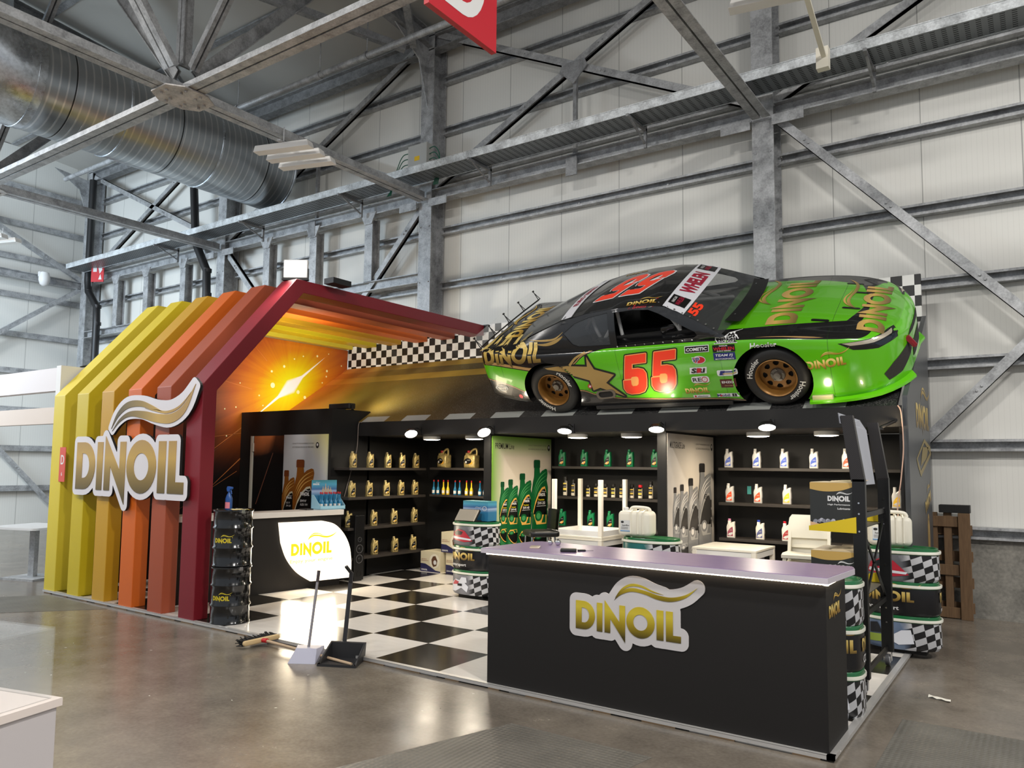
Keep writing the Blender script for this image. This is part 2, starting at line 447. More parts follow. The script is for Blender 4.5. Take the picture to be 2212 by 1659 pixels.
def m_panel():
    t = NT('sandwich_panel'); x, y, z = t.xyz(); s = t.math('ADD', x, y)
    fine = t.math('FRACT', t.math('MULTIPLY', s, 18.0)); seam = t.math('FRACT', t.math('MULTIPLY', s, .96))
    g = t.lt(t.math('ABSOLUTE', t.math('SUBTRACT', fine, .5)), .05); q = t.lt(seam, .012)
    n = t.noise(.5, 3); base = t.mix(n, rgb((212, 211, 205)), rgb((222, 220, 213)))
    col = t.mix(t.math('MULTIPLY', g, .10), base, rgb((120, 118, 112))); col = t.mix(t.math('MULTIPLY', q, .55), col, rgb((90, 90, 88)))
    return t.fin(col, .5, 0, .4)
PANEL = m_panel()
def m_floor():
    t = NT('polished_concrete'); big = t.noise(.35, 5, .6); mid = t.noise(2.2, 6, .7); fine = t.noise(40, 3)
    scr = t.noise(3, 6, .8, sc=(1, 6, 1)); scr2 = t.noise(2.5, 6, .8, sc=(7, 1.2, 1))
    f = t.math('ADD', t.math('ADD', t.math('MULTIPLY', big, .5), t.math('MULTIPLY', mid, .35)), t.math('MULTIPLY', fine, .15))
    col = t.ramp(f, [(.34, rgb((84, 78, 71))), (.5, rgb((118, 110, 100))), (.66, rgb((146, 136, 122)))])
    d = t.ramp(scr, [(.60, (0, 0, 0, 1)), (.70, (.55, .55, .55, 1))]); col = t.mix(t.math('MULTIPLY', d, .45), col, rgb((70, 67, 62)))
    d2 = t.ramp(scr2, [(.63, (0, 0, 0, 1)), (.72, (.6, .6, .6, 1))]); col = t.mix(t.math('MULTIPLY', d2, .4), col, rgb((168, 160, 148)))
    rough = t.math('ADD', t.math('MULTIPLY', mid, .30), .08)
    t.bump(t.noise(14, 4), .05, .01)
    return t.fin(col, rough, 0, .5)
FLOOR = m_floor()
def m_tiles():
    t = NT('chequered_floor'); x, y, z = t.xyz()
    a = t.math('FLOOR', t.math('DIVIDE', t.math('ADD', x, 20.355), .708)); b = t.math('FLOOR', t.math('DIVIDE', t.math('ADD', y, .085), .708))
    c = t.math('MODULO', t.math('ADD', a, b), 2.0); n = t.noise(5, 5, .7, sc=(1, 5, 1))
    w = t.mix(n, rgb((214, 208, 200)), rgb((228, 224, 218))); k = t.mix(n, rgb((24, 22, 20)), rgb((46, 43, 39)))
    return t.fin(t.mix(c, w, k), t.math('ADD', t.math('MULTIPLY', n, .12), .10), 0, .5)
TILES = m_tiles()
def m_check(name, s, dx, dz, ax='x', c0=(18, 17, 16), c1=(222, 220, 216)):
    t = NT(name); x, y, z = t.xyz(); u = x if ax == 'x' else y
    a = t.math('FLOOR', t.math('DIVIDE', t.math('ADD', u, 50+dx), s)); b = t.math('FLOOR', t.math('DIVIDE', t.math('ADD', z, 10+dz), s))
    c = t.math('MODULO', t.math('ADD', a, b), 2.0)
    return t.fin(t.mix(c, rgb(c0), rgb(c1)), .5)
def m_road():
    """asphalt race-track print: two yellow bands, a sunlit left end, white kerb dashes"""
    t = NT('race_track_print'); x, y, z = t.xyz(); T = t.math('DIVIDE', t.math('SUBTRACT', y, 8.1), .8423)
    g = t.noise(70, 2, .8); g2 = t.noise(1.3, 3)
    grain = t.ramp(g, [(.45, (.008, .008, .008, 1)), (.60, (.035, .034, .033, 1)), (.74, (.22, .21, .19, 1))])
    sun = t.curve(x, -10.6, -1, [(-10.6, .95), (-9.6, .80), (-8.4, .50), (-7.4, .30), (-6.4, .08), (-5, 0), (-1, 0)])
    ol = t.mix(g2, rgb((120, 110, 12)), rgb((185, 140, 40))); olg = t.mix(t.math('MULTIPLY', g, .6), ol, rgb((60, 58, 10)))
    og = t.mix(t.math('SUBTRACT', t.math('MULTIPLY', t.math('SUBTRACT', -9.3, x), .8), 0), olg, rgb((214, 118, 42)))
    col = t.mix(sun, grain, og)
    def rng(v, a, b): return t.math('MULTIPLY', t.gt(v, a), t.lt(v, b))
    yel = t.math('ADD', rng(T, 1.87, 2.2), rng(T, 1.42, 1.64))
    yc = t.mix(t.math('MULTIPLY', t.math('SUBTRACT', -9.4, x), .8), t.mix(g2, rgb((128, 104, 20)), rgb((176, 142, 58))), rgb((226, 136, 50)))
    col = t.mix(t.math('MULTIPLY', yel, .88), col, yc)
    d = t.math('MULTIPLY', t.math('MULTIPLY', t.lt(t.math('FRACT', t.math('DIVIDE', t.math('ADD', x, 20.18), .79)), .58), t.lt(T, .165)), t.lt(x, -1.6))
    wh = t.mix(t.math('MULTIPLY', g, .5), rgb((150, 152, 146)), rgb((110, 112, 108)))
    col = t.mix(d, col, wh)
    return t.fin(col, .55, 0, .35)
ROAD = m_road()
def m_burst():
    """sunburst mural print: white-hot streak, yellow glow, orange rays, dark lower edge"""
    t = NT('sunburst_print'); x, y, z = t.xyz()
    dy = t.math('SUBTRACT', y, 8.55); dz = t.math('SUBTRACT', z, 2.98)
    ca, sa = math.cos(math.radians(38.5)), math.sin(math.radians(38.5))
    u = t.math('ADD', t.math('MULTIPLY', dy, ca), t.math('MULTIPLY', dz, sa)); v = t.math('SUBTRACT', t.math('MULTIPLY', dz, ca), t.math('MULTIPLY', dy, sa))
    r = t.math('SQRT', t.math('ADD', t.math('MULTIPLY', dy, dy), t.math('MULTIPLY', dz, dz)))
    e = t.math('SQRT', t.math('ADD', t.math('MULTIPLY', t.math('MULTIPLY', u, u), .55), t.math('MULTIPLY', t.math('MULTIPLY', v, v), 1.3)))
    ang = t.math('ARCTAN2', dz, dy); cv = t.n('ShaderNodeCombineXYZ'); t.put(cv.inputs[0], t.math('MULTIPLY', ang, 4)); ray = t.noise(1.6, 3, .6, vec=cv.outputs[0])
    e2 = t.math('ADD', e, t.math('MULTIPLY', t.math('SUBTRACT', ray, .5), t.math('MULTIPLY', e, .55)))
    col = t.ramp(t.math('DIVIDE', e2, 1.9), [(0, rgb((244, 242, 120))), (.08, rgb((232, 226, 22))), (.20, rgb((226, 188, 10))), (.33, rgb((214, 130, 26))), (.52, rgb((178, 88, 32))), (.74, rgb((104, 48, 22))), (1, rgb((28, 16, 12)))])
    low = t.math('MULTIPLY', t.math('SUBTRACT', 2.35, z), 1.1); low = t.math('MINIMUM', t.math('MAXIMUM', low, 0), 1)
    col = t.mix(low, col, rgb((16, 12, 11)))
    # white streak: long thin needle with a bulge at its middle
    wd = t.math('ADD', t.math('MULTIPLY', t.math('MAXIMUM', t.math('SUBTRACT', 1, t.math('MULTIPLY', t.math('ABSOLUTE', u), 1.05)), 0), .03), t.math('MULTIPLY', t.math('MAXIMUM', t.math('SUBTRACT', 1, t.math('MULTIPLY', t.math('ABSOLUTE', u), 3.2)), 0), .07))
    k = t.math('DIVIDE', t.math('ABSOLUTE', v), t.math('MAXIMUM', wd, .0001)); k = t.math('SUBTRACT', 1.35, k); k = t.math('MINIMUM', t.math('MAXIMUM', t.math('MULTIPLY', k, 2), 0), 1)
    col = t.mix(k, col, rgb((250, 250, 250)))
    return t.fin(col, .45, 0, .35)
BURST = m_burst()
def m_conc():
    t = NT('cast_concrete'); f = t.noise(2.5, 6, .7); g = t.noise(30, 3)
    c = t.ramp(t.math('ADD', t.math('MULTIPLY', f, .7), t.math('MULTIPLY', g, .3)), [(.35, rgb((96, 94, 88))), (.65, rgb((146, 142, 133)))]); t.bump(g, .2, .01)
    return t.fin(c, .8)
CONC = m_conc()
def m_wood(name, a, b, sc=(1, 1, 9)):
    t = NT(name); f = t.noise(5, 5, .6, sc=sc); return t.fin(t.mix(f, rgb(a), rgb(b)), .7)
PALLET = m_wood('weathered_pallet_wood', (70, 50, 32), (132, 102, 70), (9, 9, 1))
def m_diamond():
    t = NT('chequer_plate'); x, y, z = t.xyz(); a = t.math('SINE', t.math('MULTIPLY', t.math('ADD', x, y), 90)); b = t.math('SINE', t.math('MULTIPLY', t.math('SUBTRACT', x, y), 90))
    h = t.math('MULTIPLY', a, b); t.bump(h, .5, .004); f = t.noise(3, 4)
    return t.fin(t.mix(f, rgb((92, 90, 85)), rgb((140, 136, 128))), .45, .35)
PLATE = m_diamond()
def m_roof():
    t = NT('roof_deck'); f = t.noise(.6, 3); return t.fin(t.mix(f, rgb((168, 166, 160)), rgb((186, 183, 176))), .6)
ROOFM = m_roof()

# ------------------------------------------------------------------ the hall
def struct(name, mb, m, **kw): return setp(mb.build(name, m, **kw), kind='structure')
WALL_Y = 10.50
struct('floor', MB().box(-34, -9, -.2, 12, WALL_Y+.2, 0), FLOOR)
struct('wall_back', MB().box(-21.4, WALL_Y, .92, 12, WALL_Y+.1, 9.75), PANEL)
b = MB().box(-21.4, WALL_Y-.06, 0, 12, WALL_Y+.25, .92)
for i in range(8): b.box(-1.0+i*1.35, WALL_Y-.075, .855, -.5+i*1.35, WALL_Y-.06, .90)
struct('wall_back_plinth', b, CONC)
struct('wall_left', MB().box(-21.6, -9, 0, -21.5, WALL_Y+.1, 9.75), PANEL)
# roof deck rising away from the back wall
r = MB(); r.add([(-22, WALL_Y+.4, 9.55), (12, WALL_Y+.4, 9.55), (12, -9, 11.3), (-22, -9, 11.3), (-22, WALL_Y+.4, 9.7), (12, WALL_Y+.4, 9.7), (12, -9, 11.45), (-22, -9, 11.45)],
      [(0, 1, 2, 3), (7, 6, 5, 4), (0, 4, 5, 1), (1, 5, 6, 2), (2, 6, 7, 3), (3, 7, 4, 0)])
struct('ceiling', r, ROOFM)
def cprof(w, h, t=.012):   # lipped channel lying on its side, open upwards and down
    return [(-w/2, -h/2), (w/2, -h/2), (w/2, -h/2+.03), (w/2-t, -h/2+.03), (w/2-t, -h/2+t), (-w/2+t, -h/2+t), (-w/2+t, h/2-t), (w/2-t, h/2-t), (w/2-t, h/2-.03), (w/2, h/2-.03), (w/2, h/2), (-w/2, h/2)]
def iprof(w, h, tw=.014, tf=.018):
    return [(-w/2, -h/2), (w/2, -h/2), (w/2, -h/2+tf), (tw/2, -h/2+tf), (tw/2, h/2-tf), (w/2, h/2-tf), (w/2, h/2), (-w/2, h/2), (-w/2, h/2-tf), (-tw/2, h/2-tf), (-tw/2, -h/2+tf), (-w/2, -h/2+tf)]
COLX = [-20.95, -14.92, -8.92, -2.95, 3.05, 9.05]
for x in COLX:
    b = MB(); b.prism(iprof(.285, .36), 0, 9.5, Matrix.Translation((x, 10.28, 0)))
    b.box(x-.14, 10.09, 6.335, x+.14, 10.10, 6.36)
    b.prism([(10.1, 8.1), (10.1, 9.2), (9.2, 9.3), (9.85, 8.9)], -.012, .012, Matrix(((0, 0, 1, x), (1, 0, 0, 0), (0, 1, 0, 0), (0, 0, 0, 1))))
    for k in range(7):
        for s in (-.1, .1): b.cyl((x+s, 10.085, .9+k*1.0), (x+s, 10.10, .9+k*1.0), .012, n=6)
    struct('column', b, STEEL)
GZ = [.97, 1.98, 2.96, 3.94, 4.87, 5.87, 6.85, 7.72, 8.68]
for z in GZ:
    b = MB()
    for x0, x1 in zip([-21.4]+COLX, COLX+[12]):
        if x1-x0 < .8: continue
        M = Matrix(((0, 0, -1, x1-.15), (1, 0, 0, 10.43), (0, 1, 0, z), (0, 0, 0, 1)))
        b.prism([(-p[0], p[1]) for p in cprof(.12, .14)], 0, x1-x0-.30, M)
        for xx in (x0+1.5, x0+3, x0+4.5): b.cyl((xx, 10.36, z-.03), (xx, 10.37, z-.03), .014, n=6)
    struct('wall_girt', b, STEEL)
# horizontal strut along the columns
for x0, x1 in zip(COLX[:-1], COLX[1:]):
    b = MB(); b.bar((x0+.15, 10.2, 6.46), (x1-.15, 10.2, 6.46), .2, .2, mi=0, prof=iprof(.2, .2))
    b.box(x0+.145, 10.02, 6.22, x0+.55, 10.035, 6.36); b.box(x1-.55, 10.02, 6.22, x1-.145, 10.035, 6.36)
    struct('wall_strut', b, STEEL)
def bolts(b, p0, p1, step, off=(0, -1, 0), r=.016, pair=.075):
    p0, p1 = Vector(p0), Vector(p1); L = (p1-p0).length; d = (p1-p0)/L; n = max(1, int(L/step)); o = Vector(off)
    for i in range(n):
        c = p0+d*(L*(i+.35)/n)
        for s in (-pair/2, pair/2): b.cyl(c+d*s+o*.0, c+d*s+o*.022, r, r*.7, 8)
def brace(p0, p1, w=.11, off=.055):
    b = MB(); b.bar(p0, p1, w, .10, (0, -1, 0), prof=[(-w/2, -.05), (-.008, -.05), (-.008, .04), (-w/2, .04), (-w/2, .05), (w/2, .05), (w/2, .04), (.008, .04), (.008, -.05), (w/2, -.05)])
    bolts(b, Vector(p0)+Vector((0, -.05, 0)), Vector(p1)+Vector((0, -.05, 0)), 1.35); struct('wall_brace', b, STEEL)
YB = 10.20
brace((-8.82, YB, 6.6), (-3.05, YB, 9.45)); brace((-8.75, YB+.02, 9.45), (-3.05, YB+.02, 6.62))
brace((-2.73, YB, 6.30), (2.95, YB, -.2+.35)); brace((-2.85, YB, .25), (2.95, YB, 6.3))
brace((-2.8, YB, 6.6), (2.95, YB, 10.4-.9)); brace((-9.0, YB, 9.45), (-14.8, YB, 6.6)); brace((-14.8, YB+.02, 9.3), (-9.0, YB+.02, 6.62))
brace((-9.05, YB, 6.3), (-14.7, YB, .5)); brace((-14.8, YB+.02, 6.3), (-9.1, YB+.02, .5))
brace((-20.8, YB, 9.3), (-15.0, YB, 6.6)); brace((-15.0, YB, 9.3), (-20.8, YB, 6.62))
for x, z0 in ((-5.9, 7.95), (-11.9, 7.95)):
    b = MB(); b.bar((x, YB, 6.55), (x, YB, z0), .06, .06); b.prism([(x-.25, z0), (x, z0-.25), (x+.25, z0), (x+.2, z0+.12), (x-.2, z0+.12)], -.01, .01, Matrix(((1, 0, 0, 0), (0, 0, -1, YB-.07), (0, 1, 0, 0), (0, 0, 0, 1))))
    b.prism([(x-.1, 6.2), (x+.1, 6.2), (x+.1, 6.5), (x-.1, 6.5)], -.01, .01, Matrix(((1, 0, 0, 0), (0, 0, -1, 10.08), (0, 1, 0, 0), (0, 0, 0, 1))))
    struct('wall_hanger', b, STEEL_D)
# window frames hung below the strut in the left bays
for x in (-10.32, -11.87, -13.32, -16.36, -17.92, -19.31):
    b = MB(); b.prism(iprof(.2, .2), 5.08, 6.3, Matrix.Translation((x, 10.2, 0))); b.prism([(x-.09, 6.18), (x+.09, 6.18), (x+.2, 6.4), (x-.2, 6.4)], -.012, .012, Matrix(((1, 0, 0, 0), (0, 0, -1, 10.09), (0, 1, 0, 0), (0, 0, 0, 1))))
    struct('wall_post', b, STEEL)
struct('wall_transom', MB().bar((-14.8, 10.2, 5.0), (-9.05, 10.2, 5.0), .2, .2, prof=iprof(.2, .18)).bar((-20.8, 10.2, 5.0), (-15.1, 10.2, 5.0), .2, .2, prof=iprof(.2, .18)), STEEL)
# steel on the end wall
for z in GZ: struct('end_girt', MB().bar((-21.42, -8, z), (-21.42, 10.4, z), .12, .14), STEEL)
for y in (4.2, -2): struct('end_column', MB().prism(iprof(.36, .285), 0, 9.5, Matrix.Translation((-21.25, y, 0))), STEEL)
struct('end_strut', MB().bar((-21.2, -8, 6.35), (-21.2, 10.2, 6.35), .2, .2, prof=iprof(.2, .2)), STEEL)
for p, q in (((-21.15, 4.4, 1.9), (-21.15, 10.1, 6.25)), ((-21.15, 10.1, .1), (-21.15, 4.4, 6.25)), ((-21.15, 4.4, 9.3), (-21.15, 10.1, 6.5))):
    b = MB(); b.bar(p, q, .11, .10, (1, 0, 0)); bolts(b, Vector(p)+Vector((.05, 0, 0)), Vector(q)+Vector((.05, 0, 0)), 1.35, (1, 0, 0)); struct('end_brace', b, STEEL)
# roof trusses: bottom chords run out from the columns to nodes over the aisle
def chord(p0, p1, m=STEEL, w=.24):
    b = MB(); g = .012
    b.bar(p0, p1, w, .16, prof=[(-w/2, -.08), (-g, -.08), (-g, .08), (-g-.012, .08), (-g-.012, -.068), (-w/2, -.068)])
    b.bar(p0, p1, w, .16, prof=[(g, -.08), (w/2, -.08), (w/2, -.068), (g+.012, -.068), (g+.012, .08), (g, .08)])
    return b
for x in COLX[1:4]:
    struct('truss_chord', chord((x, 10.05, 6.44), (x, -6.5, 6.44)), STEEL)
    for y0, y1 in ((9.95, 10.4), (5.35, 9.9)): pass
    struct('rafter', MB().bar((x, 10.2, 9.35), (x, -6.5, 10.85), .2, .3, prof=iprof(.2, .3)), STEEL_D)
for y in (5.4, .2): struct('purlin_chord', chord((-21.3, y, 6.44), (11, y, 6.44)), STEEL)
for x in (-14.92, -8.92, -2.95):
    y = 5.4; b = MB()
    oc = [(x+.30, y+.16), (x+.16, y+.34), (x-.16, y+.34), (x-.30, y+.16), (x-.30, y-.16), (x-.16, y-.34), (x+.16, y-.34), (x+.30, y-.16)]
    b.prism(oc, 6.335, 6.352)
    for sx in (-.22, -.12, .12, .22):
        for sy in (-.1, .1): b.cyl((x+sx, y+sy, 6.31), (x+sx, y+sy, 6.336), .02, n=6)
    for sy in (-.26, .26):
        for sx in (-.06, .06): b.cyl((x+sx, y+sy, 6.31), (x+sx, y+sy, 6.336), .02, n=6)
    struct('gusset_plate', b, m_galv('pale_galvanised_plate' , (176, 172, 168), .55, .3))
    for q, ww in (((x, 2.8, 10.0), .22), ((x, 5.4, 9.75), .16), ((x, 8.0, 9.5), .16), ((x+3, 5.4, 9.75), .12), ((x-3, 5.4, 9.75), .12)):
        p = Vector((x, y, 6.5)); d = (Vector(q)-p).normalized(); struct('truss_web', chord(p+d*.25, q, STEEL, ww), STEEL if ww > .2 else STEEL_D)
    for q in ((x+2.9, 10.0, 6.5), (x-2.9, 10.0, 6.5)): pass
for y in (8.4, 6.3, 4.2, 2.1): struct('roof_purlin', MB().bar((-21.4, y, 9.62+(10.5-y)*.09), (11, y, 9.62+(10.5-y)*.09), .12, .2, prof=cprof(.12, .2)), STEEL_D)
struct('eaves_beam', MB().bar((-21, 10.2, 9.3), (11, 10.2, 9.3), .2, .28, prof=iprof(.2, .28)), STEEL_D)
for x in COLX[1:4]:
    for s in (-1, 1): struct('knee_brace', MB().bar((x+s*.1, 9.6, 9.0), (x+s*3, 5.4, 9.85), .12, .12), STEEL_D)

# cable tray on brackets along the wall
t = thing('cable_tray', 'long perforated galvanised cable tray carried on brackets in front of the upper wall girts', 'cable tray', (-5, 9.7, 6.5))
def tm(): 
    q = NT('perforated_tray'); x, y, z = q.xyz(); h = q.lt(q.math('FRACT', q.math('MULTIPLY', x, 9)), .45); k = q.lt(q.math('FRACT', q.math('MULTIPLY', y, 22)), .4)
    return q.fin(q.mix(q.math('MULTIPLY', h, k), rgb((128, 132, 134)), rgb((24, 25, 26))), .45, .6)
L = lambda x, y, z: (x+5, y-9.7, z-6.5)
b = MB(); b.box(*L(-20.5, 9.42, 6.60), *L(9, 9.88, 6.605)); b.build('tray_floor', tm(), t)
for y in (9.42, 9.88): MB().box(*L(-20.5, y-.004, 6.59), *L(9, y+.004, 6.705)).box(*L(-20.5, y-.012, 6.70), *L(9, y+.012, 6.712)).build('side_rail', ZINC, t)
for x in (-16.4, -13.3, -10.4, -7.4, -4.6, -1.55, 1.4):
    b = MB(); b.box(*L(x-.02, 9.38, 6.55), *L(x+.02, 10.0, 6.588)); b.box(*L(x-.02, 9.96, 6.30), *L(x+.02, 10.0, 6.72)); b.bar(L(x, 9.5, 6.55), L(x, 9.97, 6.36), .03, .02); b.build('bracket', STEEL_D, t)
# spiral duct
def m_spiral():
    q = NT('spiral_duct'); x, y, z = q.xyz(); a = q.math('FRACT', q.math('MULTIPLY', y, 8.2)); h = q.lt(q.math('ABSOLUTE', q.math('SUBTRACT', a, .5)), .10); n = q.noise(2.5, 4)
    j = q.lt(q.math('FRACT', q.math('MULTIPLY', y, .56)), .012)
    c = q.mix(h, q.mix(n, rgb((150, 158, 166)), rgb((190, 196, 200))), rgb((205, 208, 210))); c = q.mix(j, c, rgb((60, 62, 64))); q.bump(h, .8, .012)
    return q.fin(c, q.math('ADD', q.math('MULTIPLY', n, .12), .26), .9)
SPIRAL = m_spiral()
d = thing('spiral_duct', 'large spiral galvanised ventilation duct with an elbow, running to the wall below the roof', 'duct', (-12.75, 7.3, 7.55))
b = MB(); b.cyl((0, 2.45, 0), (0, -2.3, 0), .75, n=56, caps=True); b.build('straight_duct', SPIRAL, d, smooth=True)
pts = [Vector((0, -2.25, 0))]+[Vector((-.0+.95*(1-math.cos(a)), -2.3-.95*math.sin(a), 0)) for a in [math.radians(k) for k in (0, 18, 36, 54, 72, 90)]]
pts = [Vector((0, -2.2, 0))]+[Vector((0, -2.3-.95*math.sin(a), .95*(1-math.cos(a)))) for a in [math.radians(k) for k in (0, 22, 45, 68, 90)]]
b = MB(); b.tube(pts, .765, 48); b.build('elbow', DUCT, d, smooth=True, ang=20)
e = pts[-1]; dv = Vector((0, 0, 1))
b = MB(); b.cyl(e-dv*.05, e+dv*.03, .775, n=48); b.build('riser', SPIRAL, d, smooth=True)
b = MB(); b.tube([e]+[e+dv*.02+Vector((-.77*(1-math.cos(a)), 0, .77*math.sin(a))) for a in [math.radians(k) for k in (0, 22, 45, 68, 90)]]+[e+Vector((-2.6, 0, .79))], .765, 48); b.build('elbow', DUCT, d, smooth=True, ang=20)
for y in (2.43, .8, -.9, -2.3): MB().lathe([(.752, -.02), (.768, -.015), (.768, .015), (.752, .02)], 48, M=FR((0, y, 0), (1, 0, 0), (0, 0, 1)), caps=False).build('joint_collar', DUCT, d, smooth=True)
# sprinkler pipe below the eaves
b = MB(); b.cyl((-20, 9.05, 8.73), (8, 9.05, 8.73), .055, n=12)
for x in (-16, -13, -10.6, -9.4, -6, -3): b.lathe([(.06, -.02), (.075, -.02), (.075, .02), (.06, .02)], 14, M=FR((x, 9.05, 8.73), (0, 1, 0), (0, 0, 1)), caps=False); b.cyl((x, 9.05, 8.75), (x, 9.05, 9.6), .01, n=6)
setp(b.build('sprinkler_pipe', STEEL, smooth=True), 'thin grey pipe hung below the eaves above the cable tray', 'pipe')
for k, (x, pts) in enumerate(((-15.6, [(-16.0, 9.0), (-15.75, 6.9), (-15.65, 6.55), (-15.25, 5.95), (-15.22, 5.4), (-15.22, .1)]), (-20.4, [(-20.5, 9.1), (-20.5, 6.4), (-20.45, 6.1), (-19.98, 5.65), (-19.95, 5.2), (-19.95, .1)]))):
    b = MB(); c = [(p, 9.985, z) for p, z in pts]; b.tube(c, .09, 16)
    for p, z in pts[1:5]: b.lathe([(.09, -.04), (.098, -.04), (.098, .04), (.09, .04)], 16, M=Matrix.Translation((p, 10.0, z)), caps=False)
    setp(b.build('drain_pipe', BLKP, smooth=True), ('black cranked drain pipe rising behind the orange ribs of the stand', 'black cranked drain pipe in the far left corner of the hall')[k], 'pipe')
# fluorescent fittings hung from the chords
def fitting(loc, rz, label, lit=0):
    t = thing('strip_light', label, 'light fitting', loc, rz, 'strip lights below the trusses')
    for k in range(3):
        b = MB(); b.prism([(-.45, 0), (.45, 0), (.42, .09), (-.42, .09)], -.075+k*.3, .075+k*.3, Matrix(((1, 0, 0, 0), (0, 0, 1, -.3), (0, 1, 0, 0), (0, 0, 0, 1)))); b.build('lamp_housing', P('white_enamel', (226, 224, 220), .4), t, bevel=.008)
    MB().cyl((0, -.3, .09), (0, -.3, .34), .008, n=6).cyl((0, .3, .09), (0, .3, .34), .008, n=6).box(-.03, -.42, .09, .03, .42, .12).build('hanger', STEEL, t)
    return t
fitting((-8.72, 7.05, 6.06), .3, 'white triple strip light hung below the truss chord beside the duct')
fitting((-17.2, 6.4, 6.06), .3, 'white triple strip light at the far left edge of the view')
fitting((-2.0, 7.25, 6.36), .2, 'white strip light at the top edge, right of the hanging red sign')
b = MB(); b.bar((-1.7, 7.0, 6.3), (-1.85, 8.7, 6.25), .05, .03); b.box(-1.93, 8.66, 6.12, -1.80, 8.76, 6.36)
setp(b.build('cable_conduit', CREAM), 'pale conduit with a junction box reaching the cable tray at upper right', 'conduit')
# junction box and green cables on the column
t = thing('junction_box', 'grey junction box with green cables on the middle column above the tray', 'junction box', (-8.95, 10.02, 7.05))
MB().box(-.22, -.13, -.2, .22, .06, .3).build('box', P('junction_grey', (172, 172, 168), .5), t, bevel=.012)
MB().flat([[(-.06, -.03), (.06, -.03), (.06, .05), (-.06, .05)]], .132, FR((0, 0, .03), (1, 0, 0), (0, 0, 1))).build('warning_sticker', P('warning_yellow', (222, 180, 30), .5), t)
b = MB()
for k in range(5): b.cyl((-.16+k*.08, -.04, -.2), (-.16+k*.08, -.04, -.25), .016, n=8)
b.build('cable_gland', BLKP, t)
GRN = P('green_cable', (28, 92, 70), .5)
for k in range(4):
    for s in (-1, 1):
        MB().tube(crom([(s*.22, -.05, .2-k*.1), (s*.38, -.08, .18-k*.1), (s*.5, -.1, -.05-k*.08), (s*(.5+.03*k), -.25, -.58)], 5), .009, 6).build('cable', GRN, t, smooth=True)
# hanging hall sign
t = thing('hanging_sign', 'red hanging board with a white letter D cut off by the top edge', 'sign', (-3.0, 3.72, 4.92))
b = MB().box(-.02, -.35, -.42, .02, .35, .42, 0); b.build('board', [P('sign_red', (186, 30, 44), .45)], t)
Mx = FR((.0205, 0, 0), (0, 1, 0), (0, 0, 1))
b = MB(); R = [[(-.20, -.33), (-.02, -.33)]+arc(-.02, -.0, .24, .33, -90, 90, 14)+[(-.20, .33)], [(-.11, -.24), (-.11, .24), (-.02, .24)]+arc(-.02, 0, .15, .24, 90, -90, 12)]
b.flat(R, .001, Mx); b.build('letter', WHTP, t)
MB().cyl((0, -.25, .42), (0, -.25, 1.7), .006, n=6).cyl((0, .25, .42), (0, .25, 1.7), .006, n=6).build('hanger', STEEL, t)
# corner camera and fire sign
t = thing('security_camera', 'white dome security camera on the beam in the far left corner', 'camera', (-20.95, 9.05, 6.4))
MB().box(-.1, -.05, -.02, .0, .05, .1).bar((-.05, 0, .06), (.12, 0, .06), .05, .05).build('bracket', WHTP, t)
MB().lathe([(.03, .12), (.1, .1), (.13, .0), (.13, -.1), (.1, -.2), (.05, -.24), (.0, -.25)], 20, M=Matrix.Translation((.15, 0, -.05))).build('dome', WHTP, t, smooth=True)
t = thing('fire_sign', 'small red fire equipment sign beside the corner drain pipe', 'sign', (-19.75, 9.85, 6.5), .5)
MB().box(-.17, -.01, -.26, .17, .01, .26).build('plate', RED, t)
Mx = FR((0, -.012, 0), (1, 0, 0), (0, 0, 1)); b = MB(); b.flat([[(-.12, 0), (-.02, 0), (-.02, .2), (-.12, .2)]], 0, Mx); b.flat([[(.02, .1), (.1, .2), (.13, .05), (.06, -.05)]], 0, Mx); b.flat([[(.03, -.2), (.12, -.2), (.08, -.06)]], 0, Mx); b.build('pictogram', WHTP, t)
# ------------------------------------------------------------------ the stand
YF, YK = 8.10, 9.85          # front of the raised track, its back edge
ZP = .035
FX = lambda x, y, z: FR((x, y, z), (1, 0, 0), (0, 0, 1))     # faces the aisle
FY = lambda x, y, z: FR((x, y, z), (0, 1, 0), (0, 0, 1))     # faces right
t = thing('stand_platform', 'low black and white chequered platform of the stand with a pale metal edging', 'platform', (0, 0, 0))
MB().box(-10.66, 4.86, .0, -1.10, 9.92, ZP).build('chequered_deck', TILES, t)
b = MB(); b.box(-10.66, 4.840, .012, -1.06, 4.862, ZP+.002).box(-10.66, 4.840, ZP, -1.06, 4.885, ZP+.003)
b.box(-1.105, 4.84, .012, -1.06, 9.92, ZP+.003)
for i in range(28): b.cyl((-10.4+i*.34, 4.838, .024), (-10.4+i*.34, 4.841, .024), .006, n=6)
for i in range(14): b.cyl((-1.059, 5.0+i*.35, .022), (-1.061, 5.0+i*.35, .022), .006, n=6)
b.build('edge_trim', P('brushed_aluminium', (205, 203, 200), .35, .5, noise=.06), t)
for i in range(22): MB().box(-10.6+i*.44+random.uniform(-.1, .1), 4.848, .0, -10.45+i*.44+random.uniform(-.05, .12), 4.859, .012).build('support_batten', P('raw_plywood', (176, 146, 112), .8), t)

